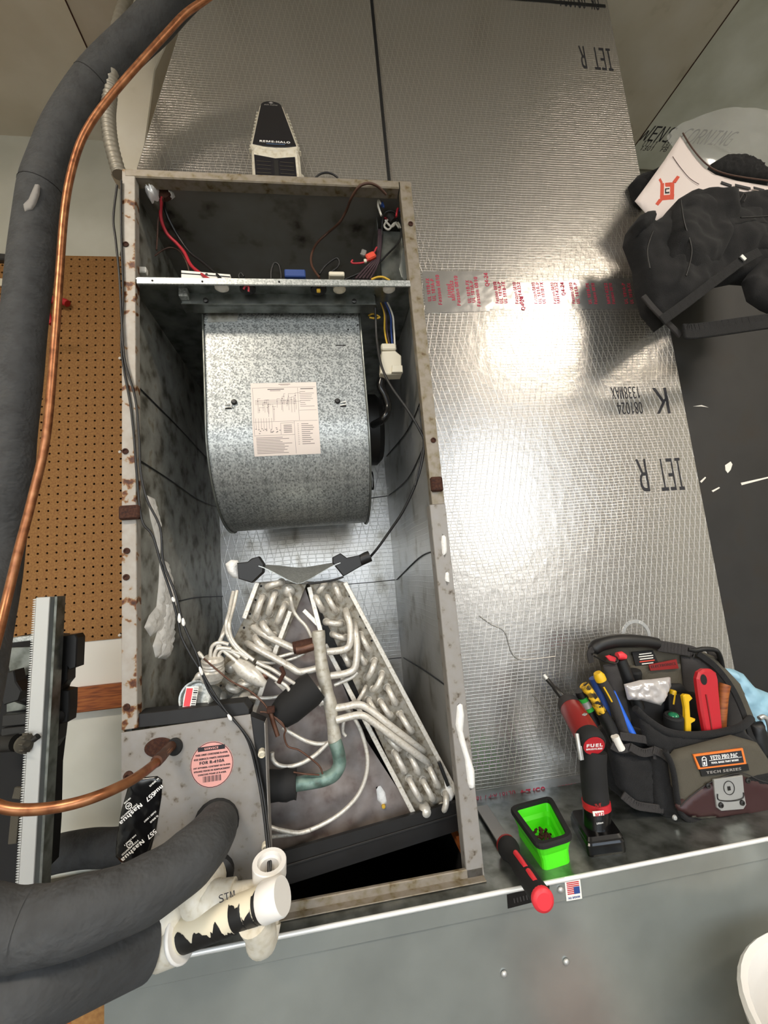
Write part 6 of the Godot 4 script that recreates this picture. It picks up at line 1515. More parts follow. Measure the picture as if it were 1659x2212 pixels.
	words("lettering", "brushless", e0.lerp(e1, 0.55) + wz * 0.0 + Vector3(-0.0165, 0.004, 0.0088), 0.006, mats.ink_white, rd, Basis(-da, Vector3(0.45, 0.8, 0.1).normalized().slide(da).normalized(), (-da).cross(Vector3(0.45, 0.8, 0.1).slide(da).normalized())), "Droid Serif")
	start(); prism([Vector2(0.6119, 0.0525), Vector2(0.6286, 0.0511), Vector2(0.6283, 0.0452), Vector2(0.6123, 0.0465)], -0.0004, 0.0006, 0.0, Transform3D(Basis(), Vector3(0, 0, -0.0025))); done("white_plate", mats.white, d)
	words("lettering", "M12", Vector3(0.6213, 0.0479, -0.0015), 0.0042, mats.red, d, Basis(), "Droid Sans", 1.0, 700, 0.0004, 0.0125)
	words("lettering", "Lithium", Vector3(0.621, 0.0358, -0.003), 0.0022, mats.ink_white, rd, Basis())
	words("lettering", "M", Vector3(0.6219, 0.0579, -0.003), 0.006, mats.red_dark, d, Basis(), "Droid Serif", 1.4, 700)

func _up(v: Vector2, y: float) -> Vector3:
	return Vector3(v.x, y, v.y)

func _mid(q: Array) -> Vector2:
	var m := Vector2.ZERO
	for v in q:
		m += v
	return m / q.size()

func _shrink_to(q: Array, k: float) -> Array:
	var m := _mid(q)
	var o := []
	for v in q:
		o.append(m + (v - m) * k)
	return o

func _shrink(q: Array, d: float) -> Array:   # four corners moved in by d along both sides
	var o := []
	for i in q.size():
		var a: Vector2 = (q[(i + 1) % q.size()] - q[i]).normalized()
		var c: Vector2 = (q[(i + q.size() - 1) % q.size()] - q[i]).normalized()
		o.append(q[i] + (a + c) * d)
	return o

func _round(q: Array, r: float) -> Array:   # the corners rounded, five points each
	var o := []
	for i in q.size():
		var a: Vector2 = (q[(i + q.size() - 1) % q.size()] - q[i]).normalized()
		var c: Vector2 = (q[(i + 1) % q.size()] - q[i]).normalized()
		var s: Vector2 = q[i] + a * r
		var e: Vector2 = q[i] + c * r
		for k in 5:
			var t := k / 4.0
			o.append(s.lerp(q[i], t).lerp(q[i].lerp(e, t), t))
	return o

# ---- the tool bag and what is in it -------------------------------------------------------------------
func soft(called: String, poly: Array, z: float, thick: float, m: Material, parent: Node3D, back := 0.004, slope := 0.0, y0 := 0.0, fold := 0.0, sd := 1, reach := 0.0) -> void:
	start()
	pillow(poly, func(_x, y): return z + slope * (y - y0), thick, reach if reach > 0.0 else thick * 1.5, 0.006, back, noise(0.03, FastNoiseLite.TYPE_SIMPLEX_SMOOTH, 3, sd), fold)
	done(called, m, parent)

func ribbon(called: String, p: Array, w: float, t: float, m: Material, parent: Node3D, up := Vector3(0, 0, 1)) -> void:
	start()
	var q := cr(p, 5)
	for i in q.size() - 1:
		var d: Vector3 = (q[i + 1] - q[i]).normalized() * t * 0.3
		bar(q[i] - d, q[i + 1] + d, w, t, t * 0.25, up)
	done(called, m, parent)

func tool_bag() -> void:
	var g := thing("tool_bag", "open black and olive tool bag with leather trim standing by the dark panel", "tool bag", Vector3(0.84, 0, -0.09))
	# body: base, side, back
	start()
	prism([Vector2(0.742, 0.118), Vector2(0.752, 0.045), Vector2(0.782, 0.03), Vector2(0.96, 0.022), Vector2(0.985, 0.16), Vector2(0.75, 0.17)], 0.0005, 0.05, 0.004, Transform3D(Basis(Vector3(1, 0, 0), Vector3(0, 0, -1), Vector3(0, 1, 0)), Vector3.ZERO))
	done("base", mats.cloth_black, g)
	start(); lathe([Vector2(0.004, 0), Vector2(0.003, 0.002), Vector2(0, 0.0028)], Vector3(0.755, 0.0099, -0.028), Vector3(0, 0, 1), 12); done("base_rivet", mats.steel, g)
	soft("back_panel", [Vector2(0.7343, 0.2339), Vector2(0.7583, 0.2440), Vector2(0.8018, 0.2490), Vector2(0.8988, 0.2324), Vector2(0.9549, 0.2052), Vector2(0.9978, 0.1517), Vector2(1.0168, 0.0760), Vector2(1.0119, -0.0239), Vector2(0.7994, 0.0067), Vector2(0.7519, 0.1062)], -0.118, 0.006, mats.cloth_olive, g, 0.012, 0.0, 0.0, 0.002, 3)
	soft("mesh_gusset", [Vector2(0.8797, 0.2161), Vector2(0.9389, 0.2017), Vector2(0.9765, 0.1468), Vector2(0.9777, 0.0706), Vector2(0.9255, 0.0774), Vector2(0.8772, 0.1064), Vector2(0.8738, 0.1604)], -0.106, 0.003, mats.cloth_grey, g, 0.002)
	soft("inner_pocket", [Vector2(0.7794, 0.2099), Vector2(0.8769, 0.2022), Vector2(0.8744, 0.1634), Vector2(0.8452, 0.1623), Vector2(0.7771, 0.1779)], -0.108, 0.003, mats.cloth_olive, g, 0.003, 0.0, 0.0, 0.002, 4)
	soft("inner_wall", [Vector2(0.7515, 0.1848), Vector2(0.8650, 0.1716), Vector2(0.9211, 0.1040), Vector2(0.9694, 0.0751), Vector2(0.9400, 0.0269), Vector2(0.8029, 0.0460), Vector2(0.7539, 0.1033)], -0.1, 0.003, mats.black_soft, g, 0.003)
	soft("side_panel", [Vector2(0.6923, 0.1113), Vector2(0.7229, 0.1319), Vector2(0.7806, 0.1067), Vector2(0.8148, 0.0667), Vector2(0.8065, -0.0153), Vector2(0.7729, -0.0184), Vector2(0.7037, 0.0238), Vector2(0.6909, 0.0562)], -0.07, 0.008, mats.cloth_black, g, 0.03, 0.0, 0.0, 0.004, 5)
	# front flap of olive cloth with leather at the foot
	soft("flap", [Vector2(0.7683, 0.0875), Vector2(0.7813, 0.0970), Vector2(0.8842, 0.1057), Vector2(0.9228, 0.0910), Vector2(0.9354, 0.0660), Vector2(0.9405, 0.0246), Vector2(0.9335, -0.0170), Vector2(0.8342, -0.0084), Vector2(0.7853, 0.0004), Vector2(0.7666, 0.0160), Vector2(0.7671, 0.0496)], -0.034, 0.008, mats.cloth_olive, g, 0.006, 0.0, 0.0, 0.001, 6, 0.008)
	soft("leather_trim", [Vector2(0.7598, 0.0261), Vector2(0.7807, 0.0371), Vector2(0.8234, 0.0529), Vector2(0.8727, 0.0571), Vector2(0.9059, 0.0411), Vector2(0.9342, 0.0317), Vector2(0.9271, -0.0107), Vector2(0.8273, -0.0019), Vector2(0.7821, 0.0063), Vector2(0.7628, 0.0181)], -0.0285, 0.006, mats.leather, g, 0.001, 0.0, 0.0, 0.0005, 7, 0.004)
	start(); tube(cr([Vector3(0.9384, -0.0177, -0.03), Vector3(0.8656, -0.0119, -0.03), Vector3(0.7956, -0.0031, -0.03), Vector3(0.7701, 0.0104, -0.03), Vector3(0.7661, 0.0368, -0.03), Vector3(0.7672, 0.0659, -0.03), Vector3(0.7648, 0.086, -0.03), Vector3(0.7585, 0.1021, -0.03)]), 0.0042, 10); done("flap_binding", mats.cloth_black, g)
	start(); tube(cr([Vector3(0.7642, 0.026, -0.0235), Vector3(0.7819, 0.0362, -0.0235), Vector3(0.8249, 0.0527, -0.0235), Vector3(0.8743, 0.0569, -0.0235), Vector3(0.9075, 0.0409, -0.0235), Vector3(0.9378, 0.0319, -0.0235)]), 0.0008, 6); done("stitching", mats.cloth_grey, g)
	# front of the opening
	soft("front_band", [Vector2(0.7398, 0.1516), Vector2(0.7777, 0.1171), Vector2(0.8411, 0.1047), Vector2(0.9176, 0.1060), Vector2(0.9414, 0.0788), Vector2(0.8975, 0.0931), Vector2(0.7920, 0.0824), Vector2(0.7709, 0.0826), Vector2(0.7434, 0.1066)], -0.05, 0.006, mats.cloth_black, g, 0.004, 0.0, 0.0, 0.002, 8)
	start(); tube(cr([Vector3(0.735, 0.1612, -0.05), Vector3(0.7539, 0.1407, -0.05), Vector3(0.7827, 0.1203, -0.05), Vector3(0.8219, 0.1096, -0.05), Vector3(0.8716, 0.106, -0.05), Vector3(0.9155, 0.1103, -0.05), Vector3(0.9573, 0.1117, -0.07)]), 0.0058, 12); done("opening_rim", mats.cloth_black, g)
	ribbon("side_strap", [Vector3(0.9078, 0.2178, -0.1), Vector3(0.9321, 0.1939, -0.095), Vector3(0.9514, 0.1576, -0.09), Vector3(0.9545, 0.1217, -0.08), Vector3(0.9409, 0.0892, -0.06), Vector3(0.9411, 0.0593, -0.045)], 0.011, 0.003, mats.cloth_black, g)
	# handle
	start(); tube(cr([Vector3(0.7083, 0.2439, -0.1), Vector3(0.72, 0.2519, -0.1), Vector3(0.7451, 0.2555, -0.1), Vector3(0.7732, 0.2542, -0.1), Vector3(0.8062, 0.2492, -0.1), Vector3(0.8322, 0.2433, -0.1)], 5), [0.0085, 0.0098, 0.0105, 0.011, 0.0113, 0.0115, 0.0115, 0.0115, 0.0115, 0.0116, 0.0116, 0.0116, 0.0116, 0.0116, 0.0116, 0.0115, 0.0115, 0.0113, 0.011, 0.0108, 0.0105, 0.0105, 0.0103, 0.01, 0.0098, 0.0095], 16); done("handle", mats.black, g)
	ribbon("handle_webbing", [Vector3(0.8332, 0.2392, -0.1), Vector3(0.8619, 0.2322, -0.1), Vector3(0.8925, 0.2242, -0.1), Vector3(0.9009, 0.2201, -0.1)], 0.019, 0.004, mats.cloth_grey, g)
	ribbon("handle_webbing", [Vector3(0.7057, 0.2481, -0.095), Vector3(0.6994, 0.2411, -0.095), Vector3(0.6997, 0.2274, -0.095)], 0.01, 0.004, mats.cloth_grey, g)
	start(); tube(cr([Vector3(0.8877, 0.2279, -0.1), Vector3(0.9017, 0.224, -0.1), Vector3(0.9204, 0.2244, -0.1), Vector3(0.9385, 0.2217, -0.1), Vector3(0.9469, 0.2168, -0.1), Vector3(0.9597, 0.2024, -0.11), Vector3(0.9699, 0.1847, -0.12)], 5), 0.0042, 10); done("cord", mats.black, g)
	soft("strap_end", [Vector2(0.9431, 0.2171), Vector2(0.9632, 0.2125), Vector2(0.9696, 0.1979), Vector2(0.9644, 0.1831), Vector2(0.9528, 0.1957)], -0.12, 0.003, mats.cloth_grey, g, 0.002)
	# labels
	var lb := face(Vector3(0.7835, 0.2327, -0.1), Vector3(0.8211, 0.2326, -0.1))
	start(); prism([Vector2(0.7863, 0.2322), Vector2(0.8267, 0.2310), Vector2(0.8335, 0.2098), Vector2(0.7891, 0.2084)], -0.109, -0.1065, 0.0004); var bla := done("black_label", mats.black_soft, g)
	for i in 5:
		start(); box(Vector3(0.8106, 0.2272, -0.106).lerp(Vector3(0.8119, 0.2106, -0.106), i / 4.0), Vector3([0.024, 0.028, 0.026, 0.029, 0.022][i], 0.0016, 0.0004), 0.0, lb); done("print_line", mats.orange_red if i == 3 else mats.off_white, bla)
	start(); prism([Vector2(0.8087, 0.2098), Vector2(0.8635, 0.2131), Vector2(0.8649, 0.1972), Vector2(0.8103, 0.1995)], -0.1015, -0.0995, 0.0004); var rl := done("red_label", mats.red_dark, g)
	words("lettering", "ELECTRONICS", Vector3(0.8361, 0.2061, -0.0993), 0.0042, mats.leather, rl, face(Vector3(0.8112, 0.204, -0.1), Vector3(0.8636, 0.2044, -0.1)), "Droid Sans", 1.0, 700, 0.0004, 0.048)
	var pb := face(Vector3(0.7982, 0.0951, -0.022), Vector3(0.8847, 0.0915, -0.022))
	start(); prism([Vector2(0.8062, 0.0726), Vector2(0.8902, 0.0676), Vector2(0.8905, 0.0582), Vector2(0.8078, 0.0612)], -0.0255, -0.0237, 0.0004); var sr := done("series_tab", mats.black, g)
	start(); prism([Vector2(0.7997, 0.0935), Vector2(0.8860, 0.0912), Vector2(0.8873, 0.0682), Vector2(0.8047, 0.0717)], -0.026, -0.0232, 0.0005); var pt := done("patch_border", M(rgb("e0742a"), 0.7), g)
	start(); prism([Vector2(0.8024, 0.0908), Vector2(0.8821, 0.0887), Vector2(0.8830, 0.0711), Vector2(0.8077, 0.0742)], -0.0234, -0.0228, 0.0002); done("patch_field", mats.ink_black, pt)
	words("lettering", "VETO PRO PAC", Vector3(0.8503, 0.0845, -0.0226), 0.0058, mats.ink_white, pt, pb, "Droid Serif", 1.0, 700, 0.0004, 0.0475)
	words("lettering", "TOOL BAGS THAT WORK", Vector3(0.8503, 0.0772, -0.0226), 0.0026, mats.ink_white, pt, pb, "Droid Sans", 1.0, 700, 0.0004, 0.0475)
	start(); bar(Vector3(0.824, 0.0821, -0.0227), Vector3(0.8803, 0.0797, -0.0227), 0.0005, 0.0003); done("patch_rule", mats.ink_white, pt)
	words("lettering", "TECH SERIES", Vector3(0.8467, 0.0641, -0.0235), 0.0036, mats.ink_grey, sr, pb, "Droid Sans", 1.0, 700, 0.0004, 0.06)
	start(); box(Vector3(0.8155, 0.08, -0.0226), Vector3(0.008, 0.009, 0.0004), 0.0001, pb); done("padlock_emblem", mats.ink_white, pt)
	start(); box(Vector3(0.8148, 0.0802, -0.0223), Vector3(0.0058, 0.0068, 0.0004), 0.0001, pb); done("emblem_inset", mats.ink_black, pt)
	start(); box(Vector3(0.8144, 0.0797, -0.022), Vector3(0.0032, 0.0038, 0.0004), 0.0001, pb); done("emblem_core", mats.ink_white, pt)
	start(); tube(cr([Vector3(0.8122, 0.0838, -0.0225), Vector3(0.8129, 0.087, -0.0225), Vector3(0.8164, 0.0885, -0.0225), Vector3(0.8191, 0.0861, -0.0225), Vector3(0.8186, 0.0836, -0.0225)]), 0.0007, 6); done("padlock_shackle", mats.ink_white, pt)
	# metal clasp
	start(); prism([Vector2(0.8238, 0.0563), Vector2(0.8734, 0.0552), Vector2(0.8706, 0.0294), Vector2(0.8704, 0.0144), Vector2(0.8643, 0.0089), Vector2(0.8267, 0.0120), Vector2(0.8208, 0.0173), Vector2(0.8218, 0.0365)], -0.0235, -0.0195, 0.0008); var cs := done("clasp", mats.steel, g)
	var cp: Array = [Vector3(0.8248, 0.0365, -0.019), Vector3(0.8253, 0.0281, -0.019), Vector3(0.8458, 0.0237, -0.019), Vector3(0.8653, 0.0248, -0.019), Vector3(0.8686, 0.0321, -0.019)]
	start(); tube(cr(cp), 0.0009, 6); done("clasp_ridge", mats.steel_dark, cs)
	var rg := []
	for i in 25:
		rg.append(Vector3(0.846, 0.0418, -0.0192) + Vector3(0.009 * cos(TAU * i / 24), 0.0095 * sin(TAU * i / 24), 0))
	start(); tube(rg, 0.0006, 5, false); done("clasp_emblem_ring", mats.steel_dark, cs)
	start(); box(Vector3(0.8457, 0.0412, -0.019), Vector3(0.005, 0.0058, 0.0006), 0.0002, pb); done("clasp_emblem", mats.steel_dark, cs)
	for q in [Vector3(0.827, 0.0206, -0.0192), Vector3(0.8632, 0.0185, -0.0192), Vector3(0.8139, 0.0483, -0.0222), Vector3(0.8825, 0.0457, -0.0222)]:
		start(); lathe([Vector2(0.0042, 0), Vector2(0.0038, 0.0014), Vector2(0.0014, 0.002), Vector2(0.0012, 0.0008), Vector2(0, 0.0008)], q, Vector3(0, 0, 1), 12); done("rivet", mats.steel_dark, cs)
	# side pockets
	soft("side_pocket", [Vector2(0.6877, 0.1021), Vector2(0.7170, 0.0934), Vector2(0.7532, 0.0857), Vector2(0.7459, 0.0138), Vector2(0.7099, 0.0238), Vector2(0.6931, 0.0480), Vector2(0.6900, 0.0749)], -0.055, 0.008, mats.cloth_black, g, 0.012, 0.0, 0.0, 0.003, 9)
	soft("side_pocket", [Vector2(0.7479, 0.0930), Vector2(0.7678, 0.0890), Vector2(0.7817, 0.0696), Vector2(0.7713, 0.0104), Vector2(0.7510, 0.0031), Vector2(0.7401, 0.0196)], -0.048, 0.006, mats.cloth_black, g, 0.01, 0.0, 0.0, 0.003, 10)
	for q in [[Vector3(0.6831, 0.1146, -0.045), Vector3(0.696, 0.1075, -0.045), Vector3(0.7134, 0.1079, -0.045)], [Vector3(0.7113, 0.1093, -0.042), Vector3(0.7299, 0.0987, -0.042), Vector3(0.749, 0.0988, -0.042)], [Vector3(0.7478, 0.1011, -0.04), Vector3(0.7608, 0.094, -0.04), Vector3(0.7717, 0.0844, -0.04)], [Vector3(0.7026, 0.1238, -0.05), Vector3(0.7255, 0.1181, -0.05), Vector3(0.7546, 0.1102, -0.05)], [Vector3(0.6891, 0.0423, -0.045), Vector3(0.7065, 0.0267, -0.045), Vector3(0.727, 0.0197, -0.045), Vector3(0.751, 0.0135, -0.045)]]:
		ribbon("webbing", q, 0.012, 0.003, mats.cloth_grey, g)
	start(); bar(Vector3(0.7562, 0.1099, -0.05), Vector3(0.7498, 0.0858, -0.044), 0.005, 0.002); done("strap_tab", mats.cloth_grey, g)
	soft("pocket_tongue", [Vector2(0.7118, 0.2239), Vector2(0.7354, 0.2243), Vector2(0.7407, 0.1970), Vector2(0.7456, 0.1310), Vector2(0.7341, 0.1040), Vector2(0.7228, 0.1339), Vector2(0.7136, 0.1856)], -0.08, 0.004, mats.cloth_grey, g, 0.002, 0.0, 0.0, 0.002, 11)
	# what sticks out of it
	var r := thing("red_pliers", "bright red long handle with an eyelet standing at the front of the tool bag", "pliers", Vector3(0.873, 0.1053, -0.06))
	start(); prism([Vector2(0.8591, 0.1898), Vector2(0.8646, 0.1995), Vector2(0.8750, 0.2035), Vector2(0.8887, 0.2020), Vector2(0.8969, 0.1951), Vector2(0.8980, 0.1838), Vector2(0.8953, 0.1635), Vector2(0.8881, 0.1033), Vector2(0.8569, 0.1059), Vector2(0.8563, 0.1397), Vector2(0.8577, 0.1708)], -0.068, -0.056, 0.003); done("grip", mats.red, r)
	start(); prism(_oval(Vector3(0.8696, 0.188, -0.056), 0.006, 0.0085), -0.0565, -0.0556, 0.0002); done("eyelet", mats.black_soft, r)
	start(); tube(cr([Vector3(0.8685, 0.1649, -0.0555), Vector3(0.8683, 0.136, -0.0555), Vector3(0.8676, 0.1089, -0.0555)]), 0.0012, 6); done("groove", mats.red_dark, r)
	var br := thing("wooden_screwdriver", "brown wooden tool handle behind the bright red one in the bag", "tool handle", Vector3(0.9166, 0.1227, -0.08))
	start(); tube(cr([Vector3(0.9303, 0.1679, -0.08), Vector3(0.9231, 0.152, -0.08), Vector3(0.9131, 0.1231, -0.08), Vector3(0.9058, 0.098, -0.08)]), 0.0085, 12); done("handle", mats.wood, br)
	var yk := thing("yellow_knife", "yellow hooked utility knife handle in the middle of the tool bag", "knife", Vector3(0.8315, 0.1125, -0.065))
	start(); prism([Vector2(0.8326, 0.1645), Vector2(0.8374, 0.1668), Vector2(0.8457, 0.1651), Vector2(0.8496, 0.1588), Vector2(0.8426, 0.1545), Vector2(0.8395, 0.1309), Vector2(0.8481, 0.1270), Vector2(0.8466, 0.1235), Vector2(0.8391, 0.1209), Vector2(0.8363, 0.1069), Vector2(0.8263, 0.1082), Vector2(0.8329, 0.1448)], -0.07, -0.062, 0.0015); done("handle", mats.yellow, yk)
	var gl := thing("green_level", "black cylinder with a green glass top between the tools in the bag", "level", Vector3(0.8082, 0.1191, -0.065))
	start(); lathe([Vector2(0.014, -0.03), Vector2(0.0145, 0.0), Vector2(0.0125, 0.003), Vector2(0.009, 0.0035), Vector2(0.008, 0.002), Vector2(0, 0.002)], Vector3(0.8112, 0.1345, -0.065), Vector3(0, 1, 0.25), 20); done("body", mats.black_soft, gl)
	start(); lathe([Vector2(0.0085, 0.001), Vector2(0.007, 0.0045), Vector2(0.003, 0.006), Vector2(0, 0.0063)], Vector3(0.8112, 0.1345, -0.065), Vector3(0, 1, 0.25), 16, true); done("glass_top", M(rgb("1e6b4a"), 0.15), gl)
	var mb := thing("meter_case", "square dark meter case behind the yellow knife in the bag", "case", Vector3(0.8385, 0.1161, -0.085))
	start(); prism([Vector2(0.8267, 0.1622), Vector2(0.8807, 0.1573), Vector2(0.8733, 0.0968), Vector2(0.8169, 0.1041)], -0.1, -0.085, 0.002); done("case", mats.steel_dark, mb)
	var yt := thing("yellow_tip", "small yellow cap peeking out behind the clear parts bag", "tool handle", Vector3(0.8362, 0.1613, -0.09))
	start(); tube(cr([Vector3(0.8391, 0.167, -0.09), Vector3(0.8368, 0.1597, -0.09), Vector3(0.8312, 0.1453, -0.09)]), [0.003, 0.005, 0.0055, 0.0055, 0.0055, 0.0055, 0.0055, 0.0055, 0.0055, 0.0055, 0.0055, 0.0055, 0.0055], 10); done("cap", mats.yellow, yt)
	var ft := thing("parts_bag", "crumpled clear plastic parts bag stuck in the tool bag", "bag", Vector3(0.7687, 0.1756, -0.06))
	start(); pillow([Vector2(0.7308, 0.1952), Vector2(0.7442, 0.1965), Vector2(0.7595, 0.1983), Vector2(0.7811, 0.1973), Vector2(0.8133, 0.1972), Vector2(0.8123, 0.1835), Vector2(0.8020, 0.1702), Vector2(0.7883, 0.1560), Vector2(0.7680, 0.1635), Vector2(0.7556, 0.1679), Vector2(0.7331, 0.1713)], func(_x, _y): return -0.06, 0.006, 0.012, 0.004, 0.003, noise(0.06, FastNoiseLite.TYPE_SIMPLEX, 3, 15), 0.005); done("film", M(rgb("c4bebb"), 0.18, 0.3), ft)
	var bl := thing("blue_screwdriver", "bright blue slim handle leaning at the side of the tool bag", "screwdriver", Vector3(0.7285, 0.1222, -0.055))
	start(); tube([Vector3(0.7097, 0.1856, -0.065), Vector3(0.7194, 0.1496, -0.06), Vector3(0.7281, 0.1201, -0.055)], 0.0052, 10); done("handle", mats.blue, bl)
	var yg := thing("yellow_grey_driver", "grey handle with a yellow tip leaning beside the blue one", "screwdriver", Vector3(0.7171, 0.1185, -0.06))
	start(); tube(cr([Vector3(0.6881, 0.2147, -0.062), Vector3(0.6942, 0.2025, -0.062), Vector3(0.7036, 0.1814, -0.062), Vector3(0.7128, 0.1498, -0.062), Vector3(0.7214, 0.1158, -0.062)]), 0.008, 12); done("handle", mats.cloth_grey, yg)
	start(); tube([Vector3(0.6867, 0.2186, -0.0615), Vector3(0.6891, 0.2133, -0.0615), Vector3(0.6919, 0.2058, -0.0615)], [0.006, 0.0088, 0.0086], 12); done("yellow_tip", mats.yellow, yg)
	start(); tube(cr([Vector3(0.6907, 0.1972, -0.056), Vector3(0.6954, 0.1868, -0.056), Vector3(0.7012, 0.1734, -0.056)]), 0.0014, 6); done("yellow_line", mats.yellow, yg)
	var yb := thing("yellow_black_driver", "black tool with a speckled yellow end nearest the red drill", "screwdriver", Vector3(0.6969, 0.116, -0.055))
	start(); tube(cr([Vector3(0.6593, 0.2032, -0.058), Vector3(0.6656, 0.1926, -0.058), Vector3(0.6741, 0.1761, -0.058), Vector3(0.6823, 0.1583, -0.058)]), 0.0078, 12); done("yellow_end", M(rgb("d8b024"), 0.6, 0.0, mats.pvc_black.albedo_texture, 14.0), yb)
	start(); tube(cr([Vector3(0.681, 0.1599, -0.058), Vector3(0.6894, 0.1435, -0.058), Vector3(0.6969, 0.1218, -0.058), Vector3(0.7021, 0.106, -0.058)]), 0.0095, 12); done("black_end", mats.black, yb)
	var wt := thing("white_capped_tool", "black tool with a pale tip poking down at the bag's side pocket", "tool handle", Vector3(0.6937, 0.1166, -0.045))
	start(); tube([Vector3(0.69, 0.1272, -0.045), Vector3(0.693, 0.1174, -0.045), Vector3(0.6975, 0.1073, -0.045)], 0.0062, 10); done("tip", mats.off_white, wt)
	var bt := thing("blue_tip_driver", "dark blue screwdriver end behind the yellow tipped handle", "screwdriver", Vector3(0.6985, 0.1642, -0.08))
	start(); tube(cr([Vector3(0.6905, 0.2061, -0.08), Vector3(0.6949, 0.1924, -0.08), Vector3(0.7017, 0.1638, -0.08), Vector3(0.7034, 0.1348, -0.08)]), 0.0075, 12); done("handle", mats.wire_blue, bt)
	var gr := thing("green_band_tool", "black tool with a green and silver band behind the drill", "tool handle", Vector3(0.6653, 0.1625, -0.075))
	start(); tube([Vector3(0.66, 0.1904, -0.075), Vector3(0.669, 0.1656, -0.075), Vector3(0.678, 0.136, -0.075)], 0.0085, 12); done("handle", mats.black, gr)
	start(); tube([Vector3(0.663, 0.1808, -0.0745), Vector3(0.6654, 0.1755, -0.0745)], 0.0098, 14); tube([Vector3(0.6694, 0.165, -0.0745), Vector3(0.6718, 0.1597, -0.0745)], 0.0098, 14); done("green_band", M(rgb("2f9a3a"), 0.4), gr)
	start(); tube([Vector3(0.6652, 0.1756, -0.0742), Vector3(0.6692, 0.1651, -0.0742)], 0.0094, 14); done("silver_band", mats.steel, gr)
	var sn := thing("red_tipped_snips", "black handled snips with red tops beside the grey pocket in the bag", "snips", Vector3(0.7493, 0.1937, -0.085))
	start(); tube(cr([Vector3(0.7469, 0.2286, -0.085), Vector3(0.7499, 0.2162, -0.085), Vector3(0.7561, 0.193, -0.085), Vector3(0.7666, 0.1472, -0.085)]), 0.0095, 12); done("handle", mats.black, sn)
	start(); tube([Vector3(0.7413, 0.2347, -0.084), Vector3(0.749, 0.2346, -0.084), Vector3(0.7544, 0.231, -0.084)], [0.006, 0.0072, 0.006], 12); done("red_end", mats.red_bright, sn)
	start(); prism([Vector2(0.7184, 0.2371), Vector2(0.7297, 0.2389), Vector2(0.7376, 0.2351), Vector2(0.7343, 0.2264), Vector2(0.7246, 0.2290)], -0.084, -0.08, 0.001); done("red_end", mats.red_bright, sn)
	var kr := thing("key_ring", "black wire ring dangling by the red tips under the bag handle", "ring", Vector3(0.7192, 0.2327, -0.075))
	start(); tube(cr([Vector3(0.6931, 0.2422, -0.075), Vector3(0.7067, 0.2334, -0.075), Vector3(0.7238, 0.2255, -0.075), Vector3(0.7342, 0.2274, -0.075), Vector3(0.7339, 0.2348, -0.075), Vector3(0.723, 0.2405, -0.075)]), 0.0013, 6); done("ring", mats.black_gloss, kr)
	var bk := thing("black_driver_head", "short black round tool head inside the bag behind the parts bag", "tool handle", Vector3(0.7751, 0.1885, -0.095))
	start(); lathe([Vector2(0.009, -0.03), Vector2(0.0105, 0.0), Vector2(0.009, 0.004), Vector2(0, 0.005)], Vector3(0.7775, 0.2019, -0.095), Vector3(0, 1, 0.2), 16); done("head", mats.black_soft, bk)
	var hk := thing("metal_ring_hook", "flat grey metal ring standing up behind the bag handle", "ring", Vector3(0.8138, 0.2407, -0.13))
	start()
	var hc: Vector3 = Vector3(0.8162, 0.2536, -0.13)
	var arc := []
	for i in 21:
		var a := -0.5 + (PI + 1.0) * i / 20.0
		arc.append(hc + Vector3(0.0265 * cos(a), 0.0265 * sin(a), 0))
	for i in 20:
		bar(arc[i], arc[i + 1], 0.0065, 0.002, 0.0004, Vector3(0, 0, 1))
	done("ring", mats.steel, hk)
	var bp := thing("blue_plastic_bag", "crumpled pale blue plastic bag beside the tool bag", "bag", Vector3(1.0452, 0.0692, -0.15))
	start(); pillow([Vector2(0.9982, 0.1721), Vector2(1.0225, 0.1677), Vector2(1.0414, 0.1571), Vector2(1.0596, 0.1303), Vector2(1.0946, 0.1134), Vector2(1.1227, 0.0931), Vector2(1.1064, 0.0282), Vector2(1.0474, 0.0360), Vector2(1.0229, 0.0597), Vector2(1.0158, 0.0895), Vector2(1.0093, 0.1320)], func(_x, _y): return -0.15, 0.014, 0.03, 0.007, 0.01, noise(0.035, FastNoiseLite.TYPE_SIMPLEX_SMOOTH, 4, 16), 0.012); done("film", mats.blue_plastic, bp)
	var cb := thing("chrome_clip", "small chrome and black snap clip hanging beside the blue plastic bag", "clip", Vector3(0.9849, 0.0916, -0.08))
	start(); tube(cr([Vector3(1.0044, 0.0965, -0.1), Vector3(1.0144, 0.0983, -0.1), Vector3(1.0214, 0.0881, -0.1), Vector3(1.0196, 0.0651, -0.1), Vector3(1.0078, 0.0475, -0.1)]), 0.004, 8); done("clip", mats.steel, cb)
	start(); pillow([Vector2(0.9929, 0.0878), Vector2(1.0140, 0.0890), Vector2(1.0215, 0.0572), Vector2(1.0143, 0.0276), Vector2(0.9934, 0.0305), Vector2(0.9877, 0.0578)], func(_x, _y): return -0.104, 0.008, 0.01, 0.006, 0.004); done("strap", mats.black, cb)


